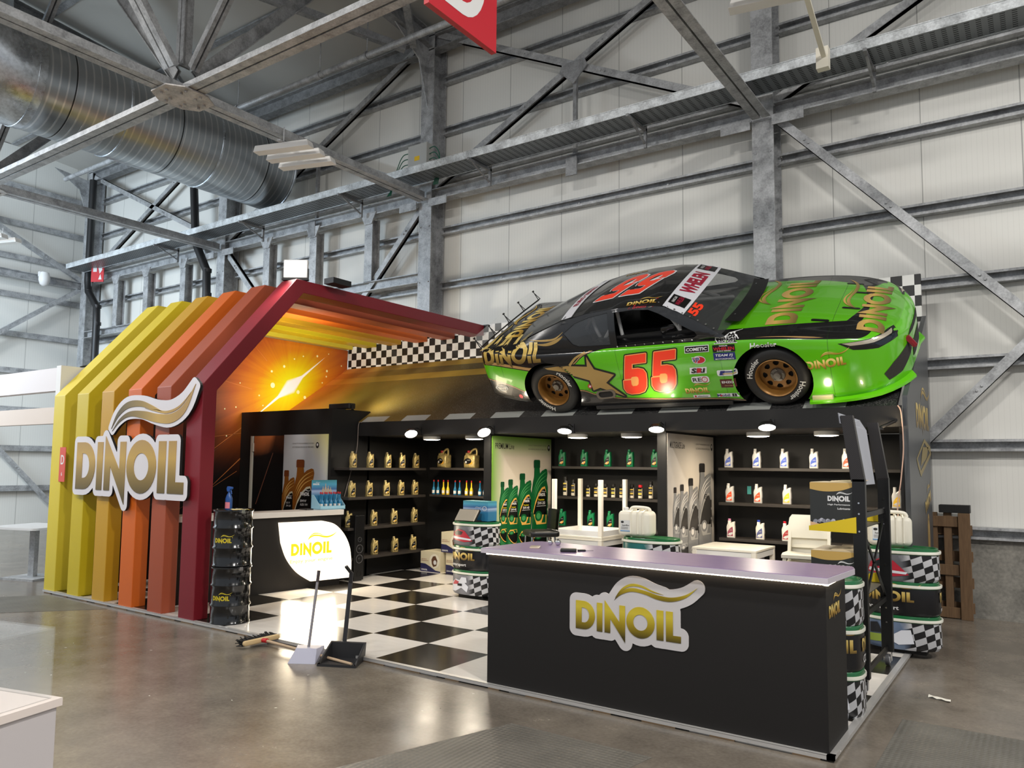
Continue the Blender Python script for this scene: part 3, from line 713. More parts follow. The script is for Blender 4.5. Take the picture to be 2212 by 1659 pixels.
# six cranked ribs
RC = [((206, 186, 52), 'bright yellow', 'first from the left'), ((196, 174, 26), 'lemon yellow', 'second from the left'), ((192, 146, 30), 'mustard yellow', 'third from the left'),
      ((206, 98, 26), 'bright orange', 'fourth from the left'), ((158, 74, 46), 'brick orange', 'fifth from the left'), ((120, 22, 34), 'dark red', 'foremost, framing the sun mural')]
for k in range(6):
    x = -10.52+.60*k; c, n, l = RC[k]
    prof = [(4.852, ZP), (4.852, 2.53), (6.05, 3.92), (9.84, 3.94), (9.84, 3.77), (6.16, 3.765), (5.02, 2.47), (5.02, ZP)]
    o = MB().prism(prof, x-.14, x+.14, Matrix(((0, 0, 1, 0), (1, 0, 0, 0), (0, 1, 0, 0), (0, 0, 0, 1)))).build('canopy_rib', P('rib_%d' % k, c, .42, noise=.03, nscale=2), bevel=.006)
    setp(o, '%s cranked canopy rib, %s' % (n, l), 'canopy rib', 'canopy ribs')
# left mural wall
poly = [(5.03, ZP), (5.03, 2.45), (6.17, 3.75), (9.83, 3.76), (9.83, ZP)]
t = thing('mural_wall', 'tall wall printed with a blazing yellow and orange sunburst behind the red rib', 'wall panel', (0, 0, 0))
MB().prism(poly, -10.55, -10.50, Matrix(((0, 0, 1, 0), (1, 0, 0, 0), (0, 1, 0, 0), (0, 0, 0, 1)))).build('printed_panel', BURST, t)
b = MB(); Mx = FR((-10.497, 0, 0), (0, 1, 0), (0, 0, 1))
for (y, z), r in zip([(8.18, 2.97), (8.71, 2.9), (8.86, 2.82), (8.4, 3.31), (8.15, 3.2), (9.11, 3.57), (9.34, 3.33), (9.33, 3.23), (8.61, 3.46), (8.8, 3.53), (9.24, 3.11), (9.37, 3.64), (9.68, 3.46), (7.92, 2.78), (7.49, 2.56), (7.29, 2.52), (7.63, 2.25), (7.34, 2.1), (8.0, 2.62), (7.55, 2.95), (6.9, 2.3)],
                     [.045, .034, .028, .024, .02, .02, .022, .016, .014, .014, .014, .012, .014, .014, .012, .012, .014, .012, .012, .01, .01]):
    b.flat([arc(y, z, r, r, 0, 360, 14)[:-1]], 0, Mx)
b.build('spark_print', P('pale_spark', (250, 246, 190), .5), t)
b = MB()
for a, c, w in (((7.26, 2.96), (7.78, 2.87), .012), ((7.81, 3.57), (8.05, 3.36), .012), ((8.49, 3.80), (8.52, 3.55), .010), ((7.12, 1.89), (7.75, 2.34), .022), ((7.12, 1.33), (7.71, 1.84), .02), ((6.9, 2.05), (7.66, 2.16), .008), ((9.55, 3.2), (9.82, 3.42), .008), ((6.6, 1.0), (7.55, 1.55), .006)):
    d = Vector((c[0]-a[0], c[1]-a[1])).normalized(); n = Vector((-d.y, d.x))*w/2
    b.flat([[(a[0]-n.x*.2, a[1]-n.y*.2), (c[0]-n.x, c[1]-n.y), (c[0]+n.x, c[1]+n.y), (a[0]+n.x*.2, a[1]+n.y*.2)]], .0, Mx)
b.build('ray_print', P('orange_ray', (214, 128, 62), .5), t)
# chequered strip along the top of the back wall
b = MB().box(-10.5, YK, 3.40, -1.10, YK+.05, 3.95)
setp(b.build('chequered_band', m_check('chequer_print', .125, -.01+.05, -.0+.05)), 'chequered flag band along the top of the stand back wall', 'wall panel')
# tilted display track with its fascia and soffit
t = thing('display_track', 'tilted race track shelf under the car, with yellow stripes and white dashes', 'display shelf', (0, 0, 0))
YZ = Matrix(((0, 0, 1, 0), (1, 0, 0, 0), (0, 1, 0, 0), (0, 0, 0, 1)))
MB().prism([(YF, 2.30), (YK-.005, 3.417), (YK-.005, 3.367), (YF, 2.25)], -8.395, -1.145, YZ).prism([(8.37, 2.473), (YK-.005, 3.417), (YK-.005, 3.367), (8.37, 2.423)], -10.495, -8.395, YZ).build('track_surface', ROAD, t)
MB().box(-8.395, YF-.002, 2.10, -1.10, YF+.022, 2.303).build('fascia', BLK, t)
MB().box(-8.395, YF+.025, 2.10, -1.14, 9.70, 2.12).build('soffit', P('dark_soffit', (44, 42, 40), .6), t)
b = MB().box(-10.5, 9.72, ZP, -1.10, 9.80, 2.095); setp(b.build('stand_back_wall', BLK), 'black back wall of the stand behind the bottle shelves', 'wall panel')
# right end wall with gold print
poly = [(8.20, ZP), (8.16, 2.40), (9.55, 3.27), (9.84, 3.45), (9.84, ZP)]
t = thing('end_wall', 'grey end wall of the stand printed with gold word marks, seen edge on at the right', 'wall panel', (0, 0, 0))
MB().prism(poly, -1.10, -1.055, Matrix(((0, 0, 1, 0), (1, 0, 0, 0), (0, 1, 0, 0), (0, 0, 0, 1)))).build('panel', P('slate_print', (70, 72, 74), .35, noise=.08, nscale=3), t)
b = MB(); logo(b, FY(-1.053, 8.72, 2.12), 1.02, 0); b.build('word_mark', GOLD, t)
b = MB(); b.solid([[(8.65, 1.80), (8.75, 1.72), (8.95, 1.62), (9.85, 1.86), (9.80, 1.95), (9.3, 2.02)], [(8.72, 1.80), (8.95, 1.68), (9.74, 1.88), (9.3, 1.98)]], -.001, .0, FR((-1.052, 0, 0), (0, 1, 0), (0, 0, 1))); b.flat([[(8.95, 1.73), (9.45, 1.82), (9.62, 1.94), (9.15, 1.93)]], 0, FR((-1.052, 0, 0), (0, 1, 0), (0, 0, 1)))
b.build('badge_print', P('dull_gold', (142, 126, 82), .45), t)
b = MB(); logo(b, FR((-1.052, 9.25, 1.22), (0, 1, .28), (0, 0, 1)), .52, 0); b.build('word_mark', GOLD, t)
b = MB(); b.solid([arc(9.45, .96, .09, .26, 0, 360, 24)[:-1], arc(9.45, .96, .06, .22, 0, 360, 24)[:-1]], -.001, 0, FR((-1.052, 0, 0), (0, 1, 0), (0, 0, 1))); b.flat([[(9.42, .75), (9.48, .75), (9.5, 1.15), (9.40, 1.15)]], 0, FR((-1.052, 0, 0), (0, 1, 0), (0, 0, 1)))
b.build('emblem_print', P('dull_gold_2', (168, 138, 84), .45), t)
setp(MB().box(-1.14, 8.20, ZP, -1.102, 9.72, 2.10).build('lining_panel', BLK), 'black lining of the right end wall beside the shelves', 'wall panel')
# dark side lining between closet and back wall
setp(MB().box(-8.42, 8.32, ZP, -8.40, 9.72, 2.25).build('lining_panel', BLK), 'black side wall carrying the left gold bottle shelves', 'wall panel')
# partitions with posters
def poster_bottle(b, M, x0, x1, y0, y1, mi):
    """flat print of a bottle; mi = body, light, label, band, cap"""
    w, h = x1-x0, y1-y0; T = lambda q: [(x0+a*w, y0+c*h) for a, c in q]
    b.flat([T([(.03, 0), (.97, 0), (1, .14), (.96, .30), (1, .46), (1, .60), (.92, .70), (.97, .80), (.93, .862), (.84, .872), (.62, .842), (.50, .80), (.47, .885), (.17, .885), (.15, .76), (.06, .63), (0, .52), (0, .30), (.04, .16)])], 0, M, mi[0])
    b.flat([T([(.13, .885), (.50, .885), (.50, .985), (.46, 1), (.17, 1), (.13, .985)])], .001, M, mi[4])
    for s in (0, .055, .11):
        c = band([(x0+(.10+s*.5)*w, y0+(.52-s)*h), (x0+(.28+s*.3)*w, y0+(.66-s)*h), (x0+(.55)*w, y0+(.765-s)*h), (x0+.92*w, y0+(.835-s*1.05)*h)], [0, .02*h, .018*h, .0]); b.flat([c], .001, M, mi[1], maxe=9)
    b.flat([T([(.08, .07), (.90, .07), (.92, .30), (.90, .52), (.80, .615), (.62, .60), (.40, .52), (.22, .40), (.10, .26)])], .0012, M, mi[3])
    b.flat([T([(.10, .22), (.92, .20), (.92, .50), (.80, .585), (.62, .565), (.42, .48), (.22, .35)])], .0018, M, mi[2]); b.flat([T([(.08, .07), (.30, .07), (.10, .24)])], .0016, M, mi[0])
    b.flat([arc(x0+.42*w, y0+.19*h, .22*w, .075*h, 0, 360, 18)[:-1]], .0019, M, mi[0]); b.flat([arc(x0+.42*w, y0+.19*h, .13*w, .045*h, 0, 360, 18)[:-1]], .0024, M, mi[1])
    b.flat([T([(.6, .09), (.86, .09), (.86, .28)])], .0018, M, mi[0])
    for k in range(3): b.flat([T([(.91, .16+k*.13), (.99, .16+k*.13), (.99, .26+k*.13), (.91, .26+k*.13)])], .0012, M, mi[4])
    return T
def posterbg(name, kind):
    q = NT(name); x, y, z = q.xyz('Generated')
    if kind == 'green':
        f = q.math('MAXIMUM', q.math('SUBTRACT', .20, y), q.math('MULTIPLY', q.math('SUBTRACT', z, .86), 1.4)); f = q.math('MULTIPLY', q.math('MINIMUM', q.math('MAXIMUM', f, 0), .2), 5)
        return q.fin(q.mix(f, rgb((214, 202, 184)), rgb((112, 160, 52))), .3, 0, .5)
    if kind == 'grey': return q.fin(q.mix(q.math('MULTIPLY', q.math('ABSOLUTE', q.math('SUBTRACT', y, .5)), 1.4), rgb((212, 202, 188)), rgb((168, 164, 160))), .3, 0, .5)
    f = q.math('MINIMUM', q.math('MAXIMUM', q.math('MULTIPLY', q.math('ADD', q.math('SUBTRACT', x, .55), q.math('SUBTRACT', z, .85)), 1.6), 0), 1)
    return q.fin(q.mix(f, rgb((186, 188, 190)), rgb((212, 204, 130))), .35, 0, .5)
INK = P('printing_ink', (34, 32, 30), .5); INKG = P('grey_ink', (112, 108, 100), .5)
def iso_mark(b, M, xl, xr, y, xc):
    text(b, 'QUALITY MANAGEMENT SYSTEM', M @ Matrix.Translation((xl, y+.026, .001)), .022, xr-xl, 1, align='l', bold=0)
    text(b, 'ACCORDING DIN EN ISO 9001:2000', M @ Matrix.Translation((xl, y-.026, .001)), .022, xr-xl, 1, align='l', bold=0)
    b.flat([arc(xc, y, .034, .045, 0, 360, 20)[:-1]], .001, M, 0); b.flat([arc(xc, y+.008, .017, .02, 0, 360, 14)[:-1]], .0015, M, 2)
def partition(x, lab, title, bgk, bottles, mats, sub, yl):
    t = thing('partition', lab[0], 'partition', (0, 0, 0)); MB().box(x-.11, YF+.02, ZP, x-.004, 9.72, 2.10).build('board', BLK, t)
    p = MB().box(x-.004, YF+.05, .06, x, YF+1.52, 2.075).build('poster', posterbg('poster_paper_'+bgk, bgk), t)
    M = FY(x+.001, YF+.05, 0); b = MB()
    text(b, title, M @ Matrix.Translation((.07, 1.945, 0)), .075, .44, 0, align='l', bold=.006); iso_mark(b, M, .86, 1.33, 1.945, 1.40); b.build('poster_lettering', [INK, INKG, WHTP], t)
    for k, (x0, x1, y0, y1, nm) in enumerate(bottles):
        b = MB(); Mz = M @ Matrix.Translation((0, 0, .001+.003*k)); T = poster_bottle(b, Mz, x0, x1, y0, y1, (0, 1, 2, 3, 4)); w, h = x1-x0, y1-y0
        q = MB(); poster_bottle(b, Mz @ Matrix(((1, 0, 0, 0), (0, -.55, 0, y0*1.55), (0, 0, 1, -.0005), (0, 0, 0, 1))), x0, x1, y0, y1, (0, 1, 2, 3, 4))
        c = Mz @ Matrix.Translation((0, 0, .003))
        if sub:
            logo(b, c @ Matrix.Translation((x0+.42*w, y0+.475*h, 0)), .40*w, 5)
            text(b, 'Premium', c @ Matrix.Translation((x0+.58*w, y0+.425*h, 0)), .03*h, .36*w, 6); text(b, nm, c @ Matrix.Translation((x0+.58*w, y0+.375*h, 0)), .045*h, .46*w, 5, bold=.02)
            b.flat([[(x0+.3*w, y0+.33*h), (x0+.86*w, y0+.33*h), (x0+.86*w, y0+.336*h), (x0+.3*w, y0+.336*h)]], .003, Mz, 5)
        else:
            b.solid([arc(x0+.55*w, y0+.565*h, .12*w, .035*h, 0, 360, 18)[:-1], arc(x0+.55*w, y0+.565*h, .09*w, .027*h, 0, 360, 18)[:-1]], .002, .003, Mz, 4); text(b, 'DINOIL', c @ Matrix.Translation((x0+.55*w, y0+.565*h, 0)), None, .15*w, 4)
        b.build('printed_bottle', mats, t)
    return t
PG = [P('print_green', (12, 92, 46), .35), P('print_light_green', (70, 150, 88), .35), P('print_black', (16, 18, 16), .35), P('print_amber', (232, 178, 84), .35), P('print_dark_green', (8, 70, 38), .35), WHTP, P('print_yellow', (232, 216, 40), .4)]
PS = [P('print_silver', (128, 128, 128), .35), P('print_pale_silver', (212, 208, 202), .35), P('print_charcoal', (58, 56, 54), .35), P('print_mid_silver', (168, 166, 162), .35), P('print_dark', (40, 38, 37), .35), WHTP, WHTP]
partition(-5.95, ['black partition carrying the green bordered poster of four green oil bottles'], 'PREMIUM Line', 'green',
          [(.17, .40, .87, 1.47, '10W-40'), (.34, .62, .85, 1.50, '5W-40'), (.60, .95, .82, 1.58, '5W-40'), (.94, 1.37, .79, 1.77, '5W-30')], PG, True, 0)
partition(-3.50, ['black partition carrying the grey poster of four silver oil bottles'], 'MULTIGRADE Line', 'grey',
          [(.14, .36, .89, 1.46, ''), (.32, .60, .83, 1.49, ''), (.57, .92, .77, 1.56, ''), (.90, 1.36, .79, 1.74, '')], PS, False, 0)
# store closet with printed door and bronze bottle poster
t = thing('store_closet', 'black store closet at the left with a printed door and a poster of bronze bottles', 'closet', (0, 0, 0))
MB().box(-10.49, 7.60, ZP, -8.40, 8.36, 2.48).build('carcass', BLK, t)
def m_door():
    q = NT('printed_door'); x, y, z = q.xyz(); n = q.noise(1.4, 3); f = q.math('MINIMUM', q.math('MAXIMUM', q.math('ADD', q.math('MULTIPLY', q.math('SUBTRACT', z, 1.84), 3.2), q.math('MULTIPLY', q.math('SUBTRACT', n, .5), 1.0)), 0), 1)
    d = q.math('MINIMUM', q.math('MAXIMUM', q.math('MULTIPLY', q.math('ADD', q.math('SUBTRACT', x, -9.72), q.math('MULTIPLY', q.math('SUBTRACT', 2.1, z), .28)), 9), 0), 1); f = q.math('MULTIPLY', f, q.math('SUBTRACT', 1, q.math('MULTIPLY', d, .8)))
    return q.fin(q.mix(f, rgb((22, 20, 19)), rgb((196, 112, 62))), .25, 0, .5)
d = MB().box(-10.13, 7.585, ZP, -9.42, 7.602, 2.10).build('door', m_door(), t)
b = MB(); b.box(-10.2, 7.57, ZP, -10.155, 7.60, 2.10); b.box(-10.155, 7.565, 1.86, -10.13, 7.59, 1.99); b.build('door_frame', P('cream_door_frame', (196, 192, 176), .5), t)
b = MB(); b.flat([[(-10.05, 1.05), (-10.03, 1.05), (-9.66, 1.84), (-9.675, 1.84)]], .0, FX(0, 7.583, 0)); b.build('ray_print', P('brown_ray', (112, 66, 48), .5), d)
p = MB().box(-9.415, 7.58, ZP+.9, -8.46, 7.602, 2.11).build('poster', posterbg('bronze_poster_paper', 'sky'), t)
PB = [P('print_bronze', (148, 88, 30), .3, .2), P('print_light_bronze', (206, 158, 84), .3), P('print_black_b', (14, 13, 13), .35), P('print_cream', (206, 200, 170), .35), P('print_brown', (110, 56, 24), .35), WHTP]
for k, (x0, x1, y0, y1, a, c_) in enumerate(((-9.42, -9.13, .78, 1.58, 'AUDI / VW', '5W-30'), (-9.17, -8.70, .74, 1.74, 'BMW', 'AUDI / VW'))):
    b = MB(); Mz = FX(0, 7.578-.004*k, 0); w, h = x1-x0, y1-y0; poster_bottle(b, Mz, x0, x1, y0, y1, (0, 1, 2, 3, 4)); c = Mz @ Matrix.Translation((0, 0, .003))
    logo(b, c @ Matrix.Translation((x0+.36*w, y0+.475*h, 0)), .42*w, 5); text(b, a, c @ Matrix.Translation((x0+.36*w, y0+.40*h, 0)), .035*h, .30*w, 5, align='l', shear=.2); text(b, c_, c @ Matrix.Translation((x0+.36*w, y0+.345*h, 0)), .035*h, .36*w, 5, align='l', shear=.2)
    b.build('printed_bottle', PB, t)
b = MB(); iso_mark(b, FX(0, 7.578, 0), -9.22, -8.75, 1.95, -8.67); b.build('poster_lettering', [INK, INKG, WHTP], t)
# flood lamp lying on the closet
f = thing('floodlight', 'black floodlight lying on top of the black closet, aimed at the mural', 'floodlight', (-8.62, 7.95, 2.48))
MB().box(-.22, -.03, .02, .22, .10, .10).build('housing', BLKP, f, bevel=.01); MB().box(-.2, .1, .03, .2, .106, .09).build('lens', EM('flood_lens', (255, 246, 222), 8), f); MB().bar((-.23, .03, .0), (-.23, .03, .07), .01, .04).bar((.23, .03, .0), (.23, .03, .07), .01, .04).box(-.235, .0, 0, .235, .06, .006).build('bracket', BLKP, f)
light('closet_flood_light', 'SPOT', (-8.9, 7.75, 2.62), (-10.5, 8.6, 3.1), 105, (1, .95, .80), .12, spot=130, blend=.9)
light('track_flood_light', 'SPOT', (-8.4, 8.0, 2.75), (-7.8, 9.6, 3.1), 70, (1, .95, .80), .1, spot=120, blend=.9)
# floodlight on the red rib
f = thing('floodlight', 'lit white floodlight standing on the knee of the dark red rib', 'floodlight', (-7.50, 6.12, 3.93), math.radians(34))
MB().box(-.15, .0, .03, .15, .05, .26).build('housing', WHTP, f, bevel=.01); MB().box(-.13, -.006, .05, .13, .0, .24).build('lens', EM('flood_lens_bright', (255, 252, 240), 12), f); MB().box(-.16, -.02, 0, .16, .05, .02).bar((-.155, .02, 0), (-.155, .02, .15), .01, .03).bar((.155, .02, 0), (.155, .02, .15), .01, .03).build('bracket', BLKP, f)
light('rib_flood_light', 'SPOT', (-7.42, 6.0, 4.12), (-5.5, 2.5, .8), 110, (1, .96, .88), .1, spot=120, blend=.8)
light('under_canopy_light', 'AREA', (-8.6, 7.1, 3.2), (-8.9, 7.4, 4), 16, (1, .95, .75), .5)
setp(MB().box(-7.35, 6.45, 3.93, -7.18, 6.75, 4.0).build('lamp_driver', BLKP), 'small black driver box behind the floodlight on the red rib', 'driver box')
# LED discs in the soffit and clamp spots on the fascia
for k, (x, y) in enumerate(((-7.39, 8.62), (-6.59, 8.6), (-4.92, 8.6), (-4.16, 8.6), (-2.68, 8.82), (-1.94, 8.82))):
    l = ['gold bottle corner, left', 'gold bottle corner, right', 'green bottle bay, left', 'green bottle bay, right', 'silver bottle bay, left', 'silver bottle bay, right'][k]
    t = thing('ceiling_light', 'round white lit ceiling disc above the '+l, 'ceiling light', (x, y, 2.055), 0, 'round lights under the track')
    MB().lathe([(.125, .045), (.13, .04), (.13, 0), (.12, -.004)], 32, caps=False).build('rim', WHTP, t, smooth=True); MB().lathe([(.122, -.004), (.08, -.012), (.0, -.014)], 32, caps=False).build('diffuser', EM('lamp_diffuser', (255, 244, 224), 14), t, smooth=True)
    light('disc_light', 'AREA', (x, y, 2.03), (x, y, 0), 16, (1, .86, .66), .24)
for k, (x, tw) in enumerate(((-7.15, .5), (-5.90, .6), (-4.70, 0), (-3.52, 0), (-2.31, 0))):
    l = ['over the gold bottle corner', 'at the edge of the green poster', 'over the green bottle bay', 'at the edge of the grey poster', 'over the silver bottle bay'][k]
    t = thing('clamp_spotlight', 'lit clamp spotlight on the black fascia '+l, 'spotlight', (x, YF, 2.14), 0, 'clamp spotlights on the fascia')
    h = Matrix.Translation((0, -.20, -.03)) @ Matrix.Rotation(math.radians(-8-tw*48), 4, 'Y') @ Matrix.Rotation(math.radians(-20), 4, 'X')
    MB().lathe([(.03, .05), (.07, .035), (.088, .0), (.085, -.012)], 24, M=h, caps=False).build('shade', BLKS, t, smooth=True); MB().lathe([(.083, -.006), (.05, -.012), (.0, -.014)], 24, M=h, caps=False).build('lamp_face', EM('spot_face', (255, 247, 232), 26), t, smooth=True)
    MB().tube(crom([(0, .0, .02), (0, -.08, .05), (.03, -.16, .04), (0, -.2, .01)], 5), .007, 8).box(-.02, -.01, -.05, .02, .03, .06).build('arm', BLKS, t)
    light('clamp_light', 'SPOT', (x, YF-.22, 2.07), (x, YF+.9, .9), 26, (1, .88, .68), .06, spot=125, blend=.7)
for x, p in ((-5.95, 5), (-3.52, 4), (-1.22, 7)):   # wash thrown up the fascia by the arm lamps' open backs
    light('fascia_wash', 'SPOT', (x, YF-.20, 2.06), (x, YF+.06, 2.35), p, (1, .80, .52), .03, spot=110, blend=.9)
t = thing('clamp_spotlight', 'unlit looking black arm spotlight at the right end of the fascia by the rack', 'spotlight', (-1.20, YF, 2.09), 0, 'clamp spotlights on the fascia')
MB().cyl((.04, -.02, .06), (-.08, -.22, -.02), .016, n=10).build('arm', BLKS, t); MB().lathe([(.02, .04), (.07, .02), (.08, 0)], 20, M=Matrix.Translation((-.1, -.24, -.03)), caps=True).build('shade', BLKS, t, smooth=True)
setp(MB().tube(crom([(-1.13, YF-.01, 2.30), (-1.10, YF-.03, 2.22), (-1.09, YF-.03, 1.9), (-1.12, YF-.02, 1.6), (-1.16, YF, 1.3), (-1.12, YF, 1.0), (-1.2, YF-.0, .6)], 6), .006, 6).build('lamp_cable', P('pale_cable', (196, 160, 140), .5), smooth=True), 'thin pale cable hanging down the right end of the stand', 'cable')
setp(MB().tube(crom([(-8.30, YF-.01, 2.30), (-8.36, YF-.02, 2.26), (-8.37, YF-.03, 1.9), (-8.38, YF-.15, 1.5), (-8.38, YF-.28, 1.1)], 6), .006, 6).build('lamp_cable', P('brown_cable', (120, 108, 100), .5), smooth=True), 'thin cable hanging from the left end of the fascia beside the closet', 'cable')
# car wash lights at the foot of the track
for x, p in ((-5.55, 5), (-3.55, 9), (-1.75, 3.5)): light('track_foot_light', 'SPOT', (x, YF-.24, 2.28), (x, YF+.0, 3.0), p, (1, .86, .62), .05, spot=120, blend=.9)
# shelves
def shelf(x0, y0, x1, y1, z, lab): setp(MB().box(x0, y0, z-.035, x1, y1, z).build('shelf', P('dark_shelf', (46, 41, 37), .5, noise=.1, nscale=20), bevel=.002), lab, 'shelf', 'bottle shelves')
ZA = [1.63, 1.21, .78, .36]; ZB = [1.64, 1.22]; ZG = [1.685, 1.262, .845]; ZS = [1.69, 1.26, .825]
for z, n in zip(ZA, ('top', 'second', 'third', 'lowest')): shelf(-8.40, 7.66, -8.08, 9.30, z, 'dark %s shelf of gold bottles on the left side wall' % n)
for z, n in zip(ZB, ('two gold jugs', 'ten small blue and yellow bottles')): shelf(-8.03, 9.33, -6.07, 9.72, z, 'dark corner shelf holding '+n)
for z, n in zip(ZG, ('row of five green bottles', 'row of black spray cans', 'lowest green bottles')): shelf(-5.80, 9.40, -3.62, 9.72, z, 'dark shelf holding the '+n)
for z, n in zip(ZS, ('silver bottles with blue labels', 'silver bottles with red and yellow labels', 'white bottles with coloured caps')): shelf(-3.36, 9.40, -1.15, 9.72, z, 'dark shelf at the right holding '+n)

# ------------------------------------------------------------------ big word-mark sign on the ribs
def sign_letters(): return [[(x, y) for x, y in q[0]] for q in LOGO.values()]
t = thing('fascia_sign', 'large white backed gold word mark sign with a swoosh, fixed to the ribs', 'sign', (0, 0, 0))
S = 2.30/4.02; M = FX(-9.88, 4.80, 1.345)
sc = lambda q, k: [(x*k, y*k) for x, y in q]
lt = [sc(q, S) for q in sign_letters()]
ring = outline(lt, .072, .016)[0]
MB().solid([ring], -.03, 0, M, 0, 1).build('letter_backing', [P('sign_white', (216, 212, 216), .4), BLKM], t)
SWB = [sc(band([(1.36, 1.26), (1.58, 1.50), (1.95, 1.68), (2.5, 1.68), (3.0, 1.57), (3.5, 1.53), (3.95, 1.70), (4.27, 2.06)], [.1, .22, .30, .30, .32, .36, .32, .14]), S)]
ring = outline(SWB, .05, .016)[0]
MB().solid([ring], -.03, 0, M, 0, 1).build('swoosh_backing', [P('sign_white', (216, 212, 216), .4), BLKM], t)
b = MB(); logo(b, M, 2.30, 0, z0=0, z1=.006, swoosh=False); b.build('letters', GOLDL, t)
b = MB()
for pts, th in (([(1.36, 1.27), (1.6, 1.56), (1.95, 1.74), (2.4, 1.76), (2.8, 1.68), (3.2, 1.58)], [0, .09, .13, .12, .08, 0]), ([(1.40, 1.22), (1.68, 1.44), (2.05, 1.56), (2.55, 1.53), (3.05, 1.45), (3.55, 1.44), (3.95, 1.62), (4.28, 2.06)], [0, .06, .10, .15, .17, .18, .14, .0]), ([(2.6, 1.66), (3.0, 1.60), (3.4, 1.56), (3.8, 1.66), (4.15, 1.92)], [0, .04, .05, .04, 0])):
    q = sc(band(pts, th), S); b.solid([q], 0, .006, M, 0, None, lambda x, y: (x/2.3, max(0, min(1, (x/2.3-.35)*1.5))))
b.build('swoosh', GOLDL, t)
MB().box(-9.6, 4.81, 1.6, -9.5, 4.853, 1.7).box(-8.75, 4.81, 1.6, -8.65, 4.853, 1.7).box(-8.15, 4.81, 1.6, -8.05, 4.853, 1.7).build('stand_off', BLKM, t)
setp(MB().box(-10.42, 4.845, 1.42, -10.27, 4.851, 1.86).build('aisle_marker', P('marker_red', (206, 78, 64), .4)), 'small red aisle marker with a white letter D on the first yellow rib', 'sign')
b = MB(); Mx = FX(-10.345, 4.844, 1.70); b.flat([[(-.04, -.06), (.0, -.06)]+arc(0, 0, .045, .06, -90, 90, 10)+[(-.04, .06)], [(-.02, -.04), (-.02, .04), (0, .04)]+arc(0, 0, .025, .04, 90, -90, 8)], 0, Mx)
text(b, '6', FX(-10.345, 4.844, 1.52), .05); o = b.build('marker_lettering', WHTP); o.parent = bpy.data.objects['aisle_marker']

# ------------------------------------------------------------------ front bar counter
t = thing('bar_counter', 'long black bar counter in front with a lilac top and gold sign', 'counter', (0, 0, 0))
MB().box(-3.575, 4.868, ZP, -1.095, 5.40, 1.02).build('body', P('dark_counter', (30, 28, 27), .6, 0, .3, noise=.05, nscale=60), t, bevel=.002)
def m_top():
    q = NT('lilac_top'); n = q.noise(6, 5, .6, sc=(1, 3, 1)); return q.fin(q.mix(n, rgb((136, 116, 150)), rgb((160, 138, 168))), .28, 0, .6)
MB().prism([(-3.59, 4.80), (-1.07, 4.80), (-1.03, 5.36), (-1.06, 5.46), (-3.50, 5.52), (-3.56, 5.46)], 1.056, 1.060, mi=0).build('worktop', m_top(), t)
MB().prism([(-3.595, 4.795), (-1.065, 4.795), (-1.025, 5.36), (-1.055, 5.465), (-3.50, 5.525), (-3.565, 5.465)], 1.022, 1.056).build('top_slab', P('counter_edge', (196, 188, 196), .4), t)
LED = EM('led_strip', (255, 240, 214), 5)
b = MB()
for i in range(124): b.box(-3.57+i*.02, 4.845, 1.008, -3.557+i*.02, 4.867, 1.021)
for i in range(26): b.box(-1.094, 4.87+i*.02, 1.008, -1.075, 4.883+i*.02, 1.021)
b.box(-3.578, 4.842, 1.006, -3.560, 4.867, 1.022); b.box(-1.10, 4.842, 1.006, -1.075, 4.867, 1.022)
o = b.build('led_strip', LED, t); o['kind'] = 'stuff'
light('counter_led', 'AREA', (-2.33, 4.852, 1.012), (-2.33, 4.86, 0), 2.6, (1, .84, .62), 2.48, .015)
light('counter_led_side', 'AREA', (-1.085, 5.13, 1.012), (-1.085, 5.13, 0), .5, (1, .84, .62), .015, .5)
S = .79/4.02; M = FX(-2.79, 4.862, .545); k = S
lt = [sc(q[0], k) for q in LOGO.values()]+[sc(SW1, k), sc(SW2, k), sc([(1.9, 1.0), (3.6, 1.0), (3.6, 1.45), (1.9, 1.5)], k)]
ring = outline(lt, .052, .008)[0]
s = MB().solid([ring], -.012, 0, M).build('sign_backing', P('sign_white_2', (196, 192, 192), .4), t)
b = MB(); logo(b, M, .79, 0, z0=.001, z1=.003); b.build('sign_word_mark', GOLDY, s)
b = MB(); logo(b, FY(-1.092, 4.93, .80), .30, 0); b.build('side_word_mark', GOLDB, t)

# ------------------------------------------------------------------ reception counter at the left
RZ = -math.radians(7.1)
t = thing('reception_counter', 'black reception counter at the left with a white top and a glowing leaf shaped sign', 'counter', (-8.226, 6.113, 0), RZ)
MB().box(-.33, -.85, ZP, 0, 1.40, .985).build('body', P('dark_counter_2', (27, 24, 22), .55, 0, .3, noise=.05, nscale=60), t)
MB().box(-.33, -.88, .985, .035, 1.42, 1.055).build('worktop', P('white_worktop', (220, 214, 206), .35), t, bevel=.004)
leaf = [(.45, .92)]+[(p.x, p.y) for p in crom([(1.10, .915, 0), (1.30, .86, 0), (1.46, .72, 0), (1.56, .54, 0), (1.595, .34, 0)], 6)]+[(1.60, .115)]+[(p.x, p.y) for p in crom([(.95, .125, 0), (.74, .26, 0), (.58, .45, 0), (.49, .66, 0)], 6)]
leaf = [(x-.03, y) for x, y in leaf]
M = FY(0.002, 0, 0)
s = MB().solid([leaf], 0, .035, M, 1, 1).build('light_box', [P('box_side', (230, 224, 214), .5), EM('glowing_sign', (255, 240, 216), 1.5)], t)
b = MB(); logo(b, M @ Matrix.Translation((.60, .48, .037)), .63, 0); text(b, 'Enjoy your engine', M @ Matrix.Translation((.92, .40, .037)), .06, .66, 1, bold=.02)
b.build('sign_lettering', [EM('lit_gold', (214, 190, 20), .85), EM('lit_pale_gold', (226, 196, 110), .9)], s)
